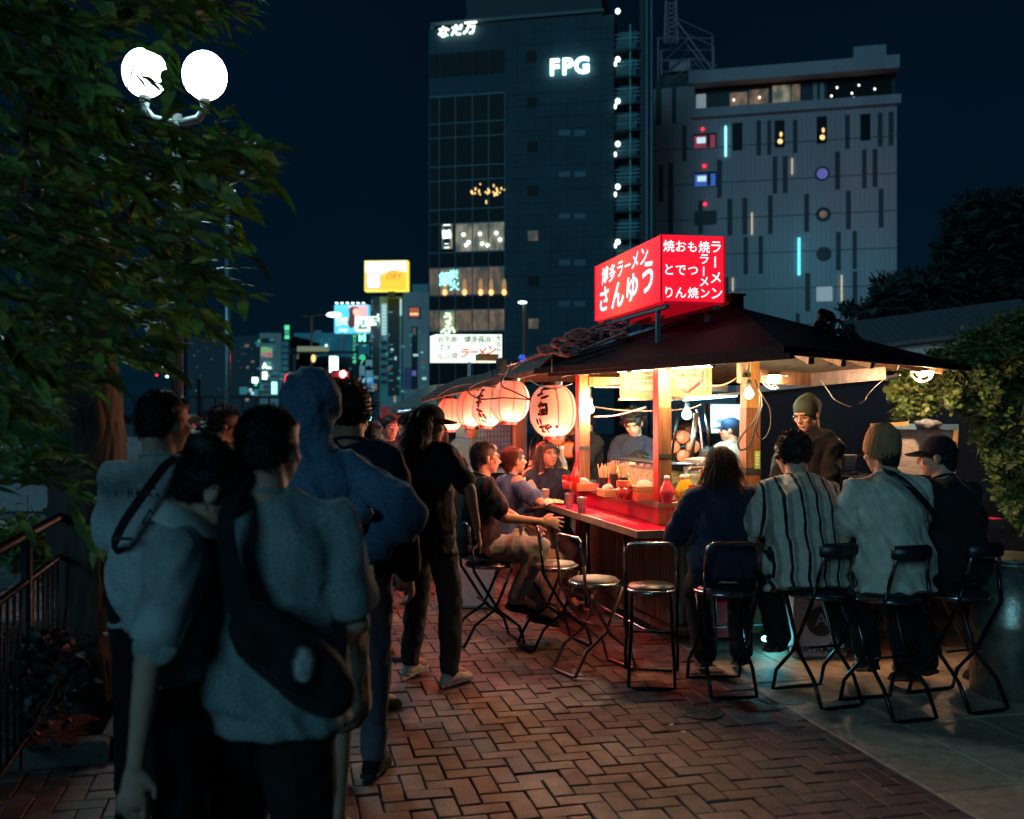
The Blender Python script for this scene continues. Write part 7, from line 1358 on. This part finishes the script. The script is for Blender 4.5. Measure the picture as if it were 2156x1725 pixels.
# ================================================================ TREES AND HEDGE
def leafmat(name, c1, c2, tr=.0):
    m = mat(name, c1, .55, var=.4, scale=14, col2=c2); n = m.node_tree; b = n.nodes['Principled BSDF']; b.inputs['Specular IOR Level'].default_value = .35
    return m
def translucent(m, k=.5, tint=(.9, 1.25, .35)):
    n = m.node_tree; b = n.nodes['Principled BSDF']; src = b.inputs['Base Color'].links[0].from_socket; o = n.nodes['Material Output']; tl = n.nodes.new('ShaderNodeBsdfTranslucent'); mx = n.nodes.new('ShaderNodeMixShader'); mu = n.nodes.new('ShaderNodeMixRGB'); mu.blend_type = 'MULTIPLY'; mu.inputs[0].default_value = 1; mu.inputs[2].default_value = (*tint, 1)
    n.links.new(src, mu.inputs[1]); n.links.new(mu.outputs[0], tl.inputs[0]); mx.inputs[0].default_value = k; n.links.new(b.outputs[0], mx.inputs[1]); n.links.new(tl.outputs[0], mx.inputs[2]); n.links.new(mx.outputs[0], o.inputs[0])
leafmat('tree_leaf', (.15, .27, .08), (.045, .11, .035)); randcol(MATS['tree_leaf'], .45); leafmat('tree_leaf_mass', (.14, .26, .08), (.04, .10, .03)); attrcol(MATS['tree_leaf_mass'])
leafmat('hedge_leaf', (.13, .17, .05), (.05, .085, .03)); attrcol(MATS['hedge_leaf']); leafmat('hedge_leaf_one', (.13, .17, .05), (.05, .085, .03)); randcol(MATS['hedge_leaf_one'], .4); mat('bark', (.06, .042, .035), .95, scale=7, var=.6, st=(1, 1, .22), bump=1, bscale=26); mat('twig', (.06, .04, .03), .8)
leafmat('pine', (.018, .04, .035), (.008, .02, .02)); attrcol(MATS['pine'])
for k_ in ('tree_leaf', 'tree_leaf_mass'): translucent(MATS[k_], .38, (.75, 1.15, .5))
for k_ in ('hedge_leaf', 'hedge_leaf_one'): translucent(MATS[k_], .3, (1.1, 1.2, .5))
def leaf_pts(L=1.0, wd=.36, fold=.10, bend=.18):      # serrated pointed leaf, base at origin, along +Y
    prof = [(0, .02), (.08, .5), (.22, .86), (.38, 1), (.55, .88), (.72, .58), (.86, .26), (1, 0)]; v = []; n = len(prof)
    for i, (t, w_) in enumerate(prof):
        z = -bend * t * t * L; w = w_ * wd * L * .5 * (1 + (.08 if i % 2 else -.05)); v += [(-w, t * L, z + fold * w * 1.6), (0, t * L, z), (w, t * L, z + fold * w * 1.6)]
    f = []
    for i in range(n - 1): a = i * 3; f += [(a, a + 1, a + 4, a + 3), (a + 1, a + 2, a + 5, a + 4)]
    return v, f
LV, LF = leaf_pts()
lv = [leaf_pts(1, .36 + .06 * k, .08 + .1 * k, .10 + .16 * k) for k in range(3)]
LM = []
for v_, f_ in lv:
    me = bpy.data.meshes.new('leaf'); me.from_pydata(v_, [], f_); me.materials.append(MATS['tree_leaf']); me.polygons.foreach_set('use_smooth', [True] * len(me.polygons)); LM.append(me)
tree = thing('tree', 'big leafy tree at the left edge overhanging the crowd with a rough trunk', 'tree', (-2.42, 5.75, 0))
# trunk
TB = atz(188, 1478, 0.02); TB.x -= .05
tk_pts = [V((TB.x + .02, TB.y + .1, -.05)), V((TB.x, TB.y + .1, .35)), V((TB.x - .02, TB.y + .12, .9)), V((TB.x + .0, TB.y + .12, 1.5)), V((TB.x - .04, TB.y + .1, 2.0)), V((TB.x - .1, TB.y, 2.8)), V((TB.x - .15, TB.y - .3, 4.0)), V((TB.x - .1, TB.y - .4, 5.2))]
tkr = [.30, .235, .215, .205, .19, .15, .10, .05]
m = MB(); rs_ = []; n = 90
for i in range(len(tk_pts) - 1):
    for q in range(12):
        t = q / 12; c = lerp(tk_pts[i], tk_pts[i + 1], t); r = tkr[i] + (tkr[i + 1] - tkr[i]) * t; ring = []
        for j in range(n):
            a = 2 * pi * j / n; k = 1 + .05 * noise.noise(V((cos(a) * 2.2, sin(a) * 2.2, c.z * .8))) + .05 * noise.noise(V((cos(a) * 12, sin(a) * 12, c.z * 7))) - .14 * max(0, .35 - abs(noise.noise(V((cos(a) * 15, sin(a) * 15, c.z * 6)))) * 2) + .05 * noise.noise(V((cos(a) * 30, sin(a) * 30, c.z * 22))); ring.append(c + V((cos(a) * r * k, sin(a) * r * k, 0)))
        rs_.append(ring)
m.rings(rs_).build('trunk', 'bark', tree, smooth=True)
POLY = [(-60, -40), (578, -40), (520, 20), (500, 70), (490, 110), (470, 170), (505, 235), (520, 285), (580, 330), (545, 380), (500, 415), (530, 450), (540, 500), (490, 540), (520, 580), (545, 600), (490, 640), (450, 690), (470, 720), (425, 760), (400, 800), (330, 790), (270, 760), (240, 800), (150, 850), (120, 930), (180, 975), (150, 1010), (60, 1000), (-60, 1010)]
def inside(x, y):
    c = False; j = len(POLY) - 1
    for i in range(len(POLY)):
        xi, yi = POLY[i]; xj, yj = POLY[j]
        if (yi > y) != (yj > y) and x < (xj - xi) * (y - yi) / (yj - yi) + xi: c = not c
        j = i
    return c
def clear(x, y):
    if (x - 433) ** 2 + (y - 152) ** 2 < 62 ** 2 and not (y > 195 and x < 428): return True
    if 392 < x < 450 and 195 < y < 262: return True
    if 288 < x < 322 and 196 < y < 240: return True
    if (x - 300) ** 2 + (y - 148) ** 2 < 52 ** 2: return True
    if 470 < x < 484 and y > 400 and R.random() < .6: return True
    return False
rt = random.Random(11); limbs = MB(); leaves = []; tw = MB()
def add_leaf(p, d, up, s): leaves.append((p, d, up, s))
def project(p): return CX + F * p.x / p.y, HY - F * (p.z - CAM_H) / p.y
starts = [lerp(tk_pts[5], tk_pts[6], .2), lerp(tk_pts[4], tk_pts[5], .5), lerp(tk_pts[6], tk_pts[7], .3), lerp(tk_pts[5], tk_pts[6], .8), tk_pts[4]]
ends = []
for k in range(17):
    for _ in range(60):
        px, py = rt.uniform(-40, 520), rt.uniform(-30, 800); d = rt.uniform(3.6, 6.4)
        if inside(px, py) and inside(px + 30, py) and not clear(px, py): break
    a = rt.choice(starts); b = at(px, py, d); mid = lerp(a, b, .5) + V((0, 0, .12)); limbs_pts = [a, lerp(a, mid, .5) + V((0, 0, .05)), mid, lerp(mid, b, .5) + V((0, 0, .03)), b]
    if any(clear(*project(lerp(a, b, q / 8))) for q in range(9)): continue
    MB().tube([lerp(limbs_pts[i], limbs_pts[i + 1], q / 4) for i in range(4) for q in range(4)] + [b], [.045 - .038 * i / 16 for i in range(17)], 8).build('limb', 'bark', tree, smooth=True); ends.append((limbs_pts))
n_sp = 0; tries = 0
while n_sp < 560 and tries < 14000:
    tries += 1; px, py = rt.uniform(-60, 600), rt.uniform(-40, 1010)
    if not inside(px, py) or clear(px, py): continue
    d = rt.uniform(3.3, 6.3) if rt.random() < .8 else rt.uniform(3.0, 3.8); c = at(px, py, d)
    if c.x > -.35: continue
    out = V((rt.uniform(.1, 1.0), rt.uniform(-.45, .35), rt.uniform(-.4, .25))).normalized(); Lb = rt.uniform(.18, .36); pts = [c - out * Lb * .6, c, c + out * Lb * .5 + V((0, 0, -.04))]
    e_px = project(pts[2])
    if not inside(e_px[0] - 18, e_px[1] - 6) or clear(*e_px): continue
    tw.tube(pts, .003, 4); n_sp += 1; side_ = out.cross(V((0, 0, 1))).normalized()
    for k in range(rt.randint(6, 9)):
        t = k / 7; p = lerp(pts[0], pts[2], t); sd_ = 1 if k % 2 else -1
        dr = (out * rt.uniform(.7, 1.2) + side_ * sd_ * rt.uniform(.2, .8) + V((0, 0, rt.uniform(-.45, .1)))).normalized(); s_ = rt.uniform(.075, .14)
        tip = project(p + dr * s_)
        if clear(*tip) or clear(*project(p)): continue
        add_leaf(p, dr, V((rt.gauss(0, .5), rt.gauss(-.25, .5), 1)).normalized(), s_)
# sprays that hang in front of the left globe, and the low twigs against the trunk
for (px, py, dx, dy, n, d, ls) in ((318, 170, 40, 16, 7, 5.2, 1), (345, 215, 60, 10, 8, 5.0, 1), (300, 215, 60, -8, 7, 5.1, 1), (395, 195, 50, 34, 6, 5.2, 1), (350, 130, -8, 40, 5, 5.2, 1.2), (120, 948, 70, 25, 7, 4.6, 1), (150, 1030, 50, 20, 8, 4.5, 1), (210, 1095, -10, 60, 8, 4.3, 1), (160, 1080, 20, 60, 8, 4.3, 1.1), (30, 960, 90, -10, 8, 4.2, 1), (215, 760, 30, 60, 6, 4.6, 1), (60, 1120, 30, 40, 8, 4.4, .9)):
    a = at(px - dx, py - dy, d); b = at(px + dx, py + dy, d); tw.tube([a, lerp(a, b, .5), b], .003, 4)
    for k in range(n):
        p = lerp(a, b, (k + .5) / n); sd_ = 1 if k % 2 else -1; dr = V((dx / 80 + rt.uniform(.0, .6), rt.uniform(-.4, .3), -.15 - dy / 90 + sd_ * rt.uniform(.0, .25))).normalized(); add_leaf(p, dr, V((rt.gauss(0, .25), rt.gauss(-.5, .3), 1)).normalized(), rt.uniform(.09, .13) * ls)
for k in range(7):        # twig crossing the left globe
    pass
tw.tube([at(248, 225, 5), at(268, 185, 5), at(290, 108, 5)], .004, 5)
tw.build('twig', 'twig', tree, kind='stuff', smooth=True)
leaves.sort(key=lambda l: -(l[3] / l[0].y)); mass = MB()
def lmat(p, d, up, s):
    y = d; x = y.cross(up); x = x.normalized() if x.length > 1e-3 else y.orthogonal().normalized(); z = x.cross(y); return Matrix.Translation(p) @ Matrix((x, y, z)).transposed().to_4x4() @ Matrix.Scale(s, 4)
Ti = wmat(tree).inverted()
for i, (p, d, up, s) in enumerate(leaves):
    M = lmat(p, d, up, s)
    if i < 300: share(rt.choice(LM), 'leaf', tree, M=Ti @ M)
    else:
        t = rt.uniform(.5, 1.5); mass.T = M; mass.add(LV, LF, (t * rt.uniform(.8, 1.5), t, t * rt.uniform(.6, 1.3)))
mass.T = Matrix.Identity(4); mass.build('foliage', 'tree_leaf_mass', tree, kind='stuff', tints=True, smooth=True)
# low bush beyond the rail
def bush(name, label, region, n, s0, s1, m, seed, par_cat='bush', stuffname='foliage', singles=0, sm='hedge_leaf_one', core=None, twigs=True):
    rr_ = random.Random(seed); pts = [region(rr_) for _ in range(n)]; c0 = sum(pts, V((0, 0, 0))) / len(pts); t = thing(name, label, par_cat, (c0.x, c0.y, 0)); mb = MB(); S5 = ([(-.5, .35, .06), (0, 0, 0), (.5, .35, .06), (.42, .75, .02), (0, 1.1, -.12), (-.42, .75, .02), (0, .5, -.03)], [(1, 2, 3, 6), (6, 3, 4), (6, 4, 5), (1, 6, 5, 0)]); me = bpy.data.meshes.new('leaf'); me.from_pydata(*[S5[0], [], S5[1]]); me.materials.append(MATS[sm]); Ti_ = wmat(t).inverted(); pts.sort(key=lambda p: p.y)
    for i, p in enumerate(pts):
        d = V((rr_.gauss(0, 1), rr_.gauss(-.6, .8), rr_.gauss(-.2, .7))).normalized(); up = V((rr_.gauss(0, .6), rr_.gauss(-.7, .5), 1)).normalized(); s = rr_.uniform(s0, s1); M = lmat(p, d, up, s)
        if i % max(1, (n // singles if singles else n)) == 0 and singles: share(me, 'leaf', t, M=Ti_ @ M)
        else: q = rr_.uniform(.45, 1.6); mb.T = M; mb.add(*S5, (q * rr_.uniform(.7, 1.4), q, q * rr_.uniform(.6, 1.4)))
    mb.T = Matrix.Identity(4); mb.build(stuffname, m, t, kind='stuff', tints=True)
    if twigs:
        tw_ = MB()
        for k in range(60): a = rr_.choice(pts); b = a + V((rr_.gauss(0, .12), rr_.gauss(0, .08), rr_.uniform(-.3, .2))); tw_.tube([a, lerp(a, b, .5) + V((.02, 0, .01)), b], .003, 4)
        tw_.build('twig', 'twig', t, kind='stuff')
    return t, c0
bush('low_bush', 'low green bush lit dimly beyond the riverside railing at the left', lambda r: at(r.gauss(70, 38), r.gauss(1148, 26), r.uniform(6.0, 7.0)), 1400, .04, .07, 'hedge_leaf', 3)
bush('dark_shrub', 'dark weedy shrub growing at the foot of the railing, bottom left', lambda r: at(r.gauss(60, 50), 1330 + abs(r.gauss(0, 110)), r.uniform(4.6, 5.2)), 900, .03, .055, 'pine', 5)
# hedge on the right: lumpy mass over a real volume
HB = [(1900, 770), (1990, 730), (2100, 670), (2200, 640), (2200, 1120), (2150, 1110), (2110, 1060), (2085, 1000), (2060, 930), (2035, 870), (1985, 850), (1930, 880), (1880, 880), (1895, 840), (1865, 830), (1890, 800)]
def inpoly(P_, x, y):
    c = False; j = len(P_) - 1
    for i in range(len(P_)):
        xi, yi = P_[i]; xj, yj = P_[j]
        if (yi > y) != (yj > y) and x < (xj - xi) * (y - yi) / (yj - yi) + xi: c = not c
        j = i
    return c
def hreg(r):
    while True:
        x, y = r.uniform(1850, 2260), r.uniform(630, 1120)
        if inpoly(HB, x + r.gauss(0, 8), y + r.gauss(0, 8)):
            base = 8.2 + .35 * noise.noise(V((x / 60, y / 60, 0))) + .15 * noise.noise(V((x / 22, y / 22, 5))) + 0; return at(x, y, base + abs(r.gauss(0, .16)))
hedge, hc_ = bush('hedge', 'leafy ivy hedge lit by the cage lamp at the right side', hreg, 11000, .026, .052, 'hedge_leaf', 9, 'hedge', singles=300)
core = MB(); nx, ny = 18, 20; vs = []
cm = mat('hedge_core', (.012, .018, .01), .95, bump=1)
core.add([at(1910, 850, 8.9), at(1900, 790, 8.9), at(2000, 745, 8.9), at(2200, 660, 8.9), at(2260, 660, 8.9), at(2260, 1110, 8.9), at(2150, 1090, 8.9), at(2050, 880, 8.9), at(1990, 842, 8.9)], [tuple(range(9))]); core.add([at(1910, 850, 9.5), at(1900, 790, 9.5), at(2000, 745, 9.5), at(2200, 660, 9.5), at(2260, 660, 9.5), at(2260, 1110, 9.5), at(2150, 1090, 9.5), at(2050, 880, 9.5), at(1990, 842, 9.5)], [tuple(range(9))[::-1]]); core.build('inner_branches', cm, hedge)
# creeping twigs at the hedge's left
# pavilion wall behind the stall at the right
pv = thing('garden_wall', 'low dark tiled wall with a pale plaster band behind the stall at the right', 'wall', tuple(at(1880, 870, 12).xy) + (0,))
mat('plaster_dim', (.36, .33, .33), .85, var=.12, scale=4, bump=.3); mat('tile_dark', (.05, .07, .09), .6, bump=.6, bscale=30)
def wallq(a, b, c, d, t, m, name): n = V((0, t, 0)); MB().add([a, b, c, d, a + n, b + n, c + n, d + n], [(0, 1, 2, 3), (7, 6, 5, 4), (0, 4, 5, 1), (1, 5, 6, 2), (2, 6, 7, 3), (3, 7, 4, 0)]).build(name, m, pv)
wallq(at(1560, 830, 13.2), at(2220, 760, 10.6), at(2220, 690, 10.6), at(1560, 765, 13.2), .3, 'plaster_dim', 'plaster_band')
wallq(V((at(1560, 870, 13.3).x, 13.3, 0)), V((at(2220, 870, 10.7).x, 10.7, 0)), at(2220, 758, 10.7), at(1560, 828, 13.3), .3, mat('wall_navy', (.006, .010, .020), .9), 'lower_wall')
for k in range(40):
    t0, t1 = k / 40, (k + .92) / 40; a = lerp(at(1560, 765, 13.2), at(2220, 690, 10.6), t0); b = lerp(at(1560, 765, 13.2), at(2220, 690, 10.6), t1); up = V((0, .7, .34)); MB().add([a + V((0, -.15, 0)), b + V((0, -.15, 0)), b + up, a + up, a + V((0, -.15, .04)), b + V((0, -.15, .04)), b + up + V((0, 0, .05)), a + up + V((0, 0, .05))], [(3, 2, 1, 0), (4, 5, 6, 7), (0, 1, 5, 4), (1, 2, 6, 5), (2, 3, 7, 6), (3, 0, 4, 7)]).build('roof_tile', 'tile_dark', pv)
# pines above the wall
def pine(label, blobs, d, seed, trunk):
    rr_ = random.Random(seed); t = thing('pine_tree', label, 'tree', tuple(at(trunk[0], 870, d).xy) + (0,)); mb = MB(); k = d / F
    for (x, y, rx, ry) in blobs:
        for _ in range(int(rx * ry * .55)):
            a = rr_.uniform(0, 6.28); q = rr_.uniform(0, 1) ** .5; c = at(x + cos(a) * rx * q, y + sin(a) * ry * q, d + rr_.gauss(0, .5)); dd = V((rr_.gauss(0, 1), rr_.gauss(0, 1), rr_.gauss(.3, .7))).normalized(); sd_ = dd.orthogonal().normalized() * .02; L = rr_.uniform(.10, .26); q = rr_.uniform(.4, 1.9); mb.add([c - sd_ * 1.5, c + sd_ * 1.5, c + sd_ + dd * L, c - sd_ + dd * L], [(0, 1, 2, 3)], (q, q, q))
    mb.build('crown', 'pine', t, kind='stuff', tints=True); m = MB()
    m.tube([V((at(trunk[0], 870, d).x, d, 0)), at(trunk[0] + 5, 700, d), at(*trunk[1:], d)], [.16, .11, .04], 8); 
    m.build('trunk', 'bark', t, smooth=True)
    for (x, y, rx, ry) in blobs[:7]: MB().tube([at(trunk[0] + 4, min(700, y + 60), d), at(x, y + ry * .3, d)], [.06, .02], 6).build('limb', 'bark', t, smooth=True)
pine('dark pine with layered boughs reaching left above the garden wall', [(1815, 655, 42, 11), (1850, 672, 40, 10), (1880, 630, 45, 22), (1910, 660, 50, 20), (1870, 602, 26, 14), (1930, 600, 34, 22), (1900, 690, 60, 12), (1960, 660, 40, 24)], 17, 21, (1930, 1925, 600))
pine('tall dark tree crown at the far right against the night sky', [(2080, 470, 90, 60), (2040, 540, 70, 60), (2120, 560, 70, 70), (2010, 600, 60, 40), (2080, 630, 80, 40), (2150, 480, 50, 80)], 18.5, 22, (2090, 2085, 480))
pine('small dark shrub growing between the tower and the garden wall', [(1990, 690, 50, 22), (2060, 680, 60, 24), (1800, 705, 40, 14)], 15.5, 23, (2010, 2015, 690))
text_all(); bake_all()
for o in bpy.data.objects:
    if o.name.startswith('lettering') and o.parent is p3['t']: o['kind'] = 'stuff'
S['built'] = 1
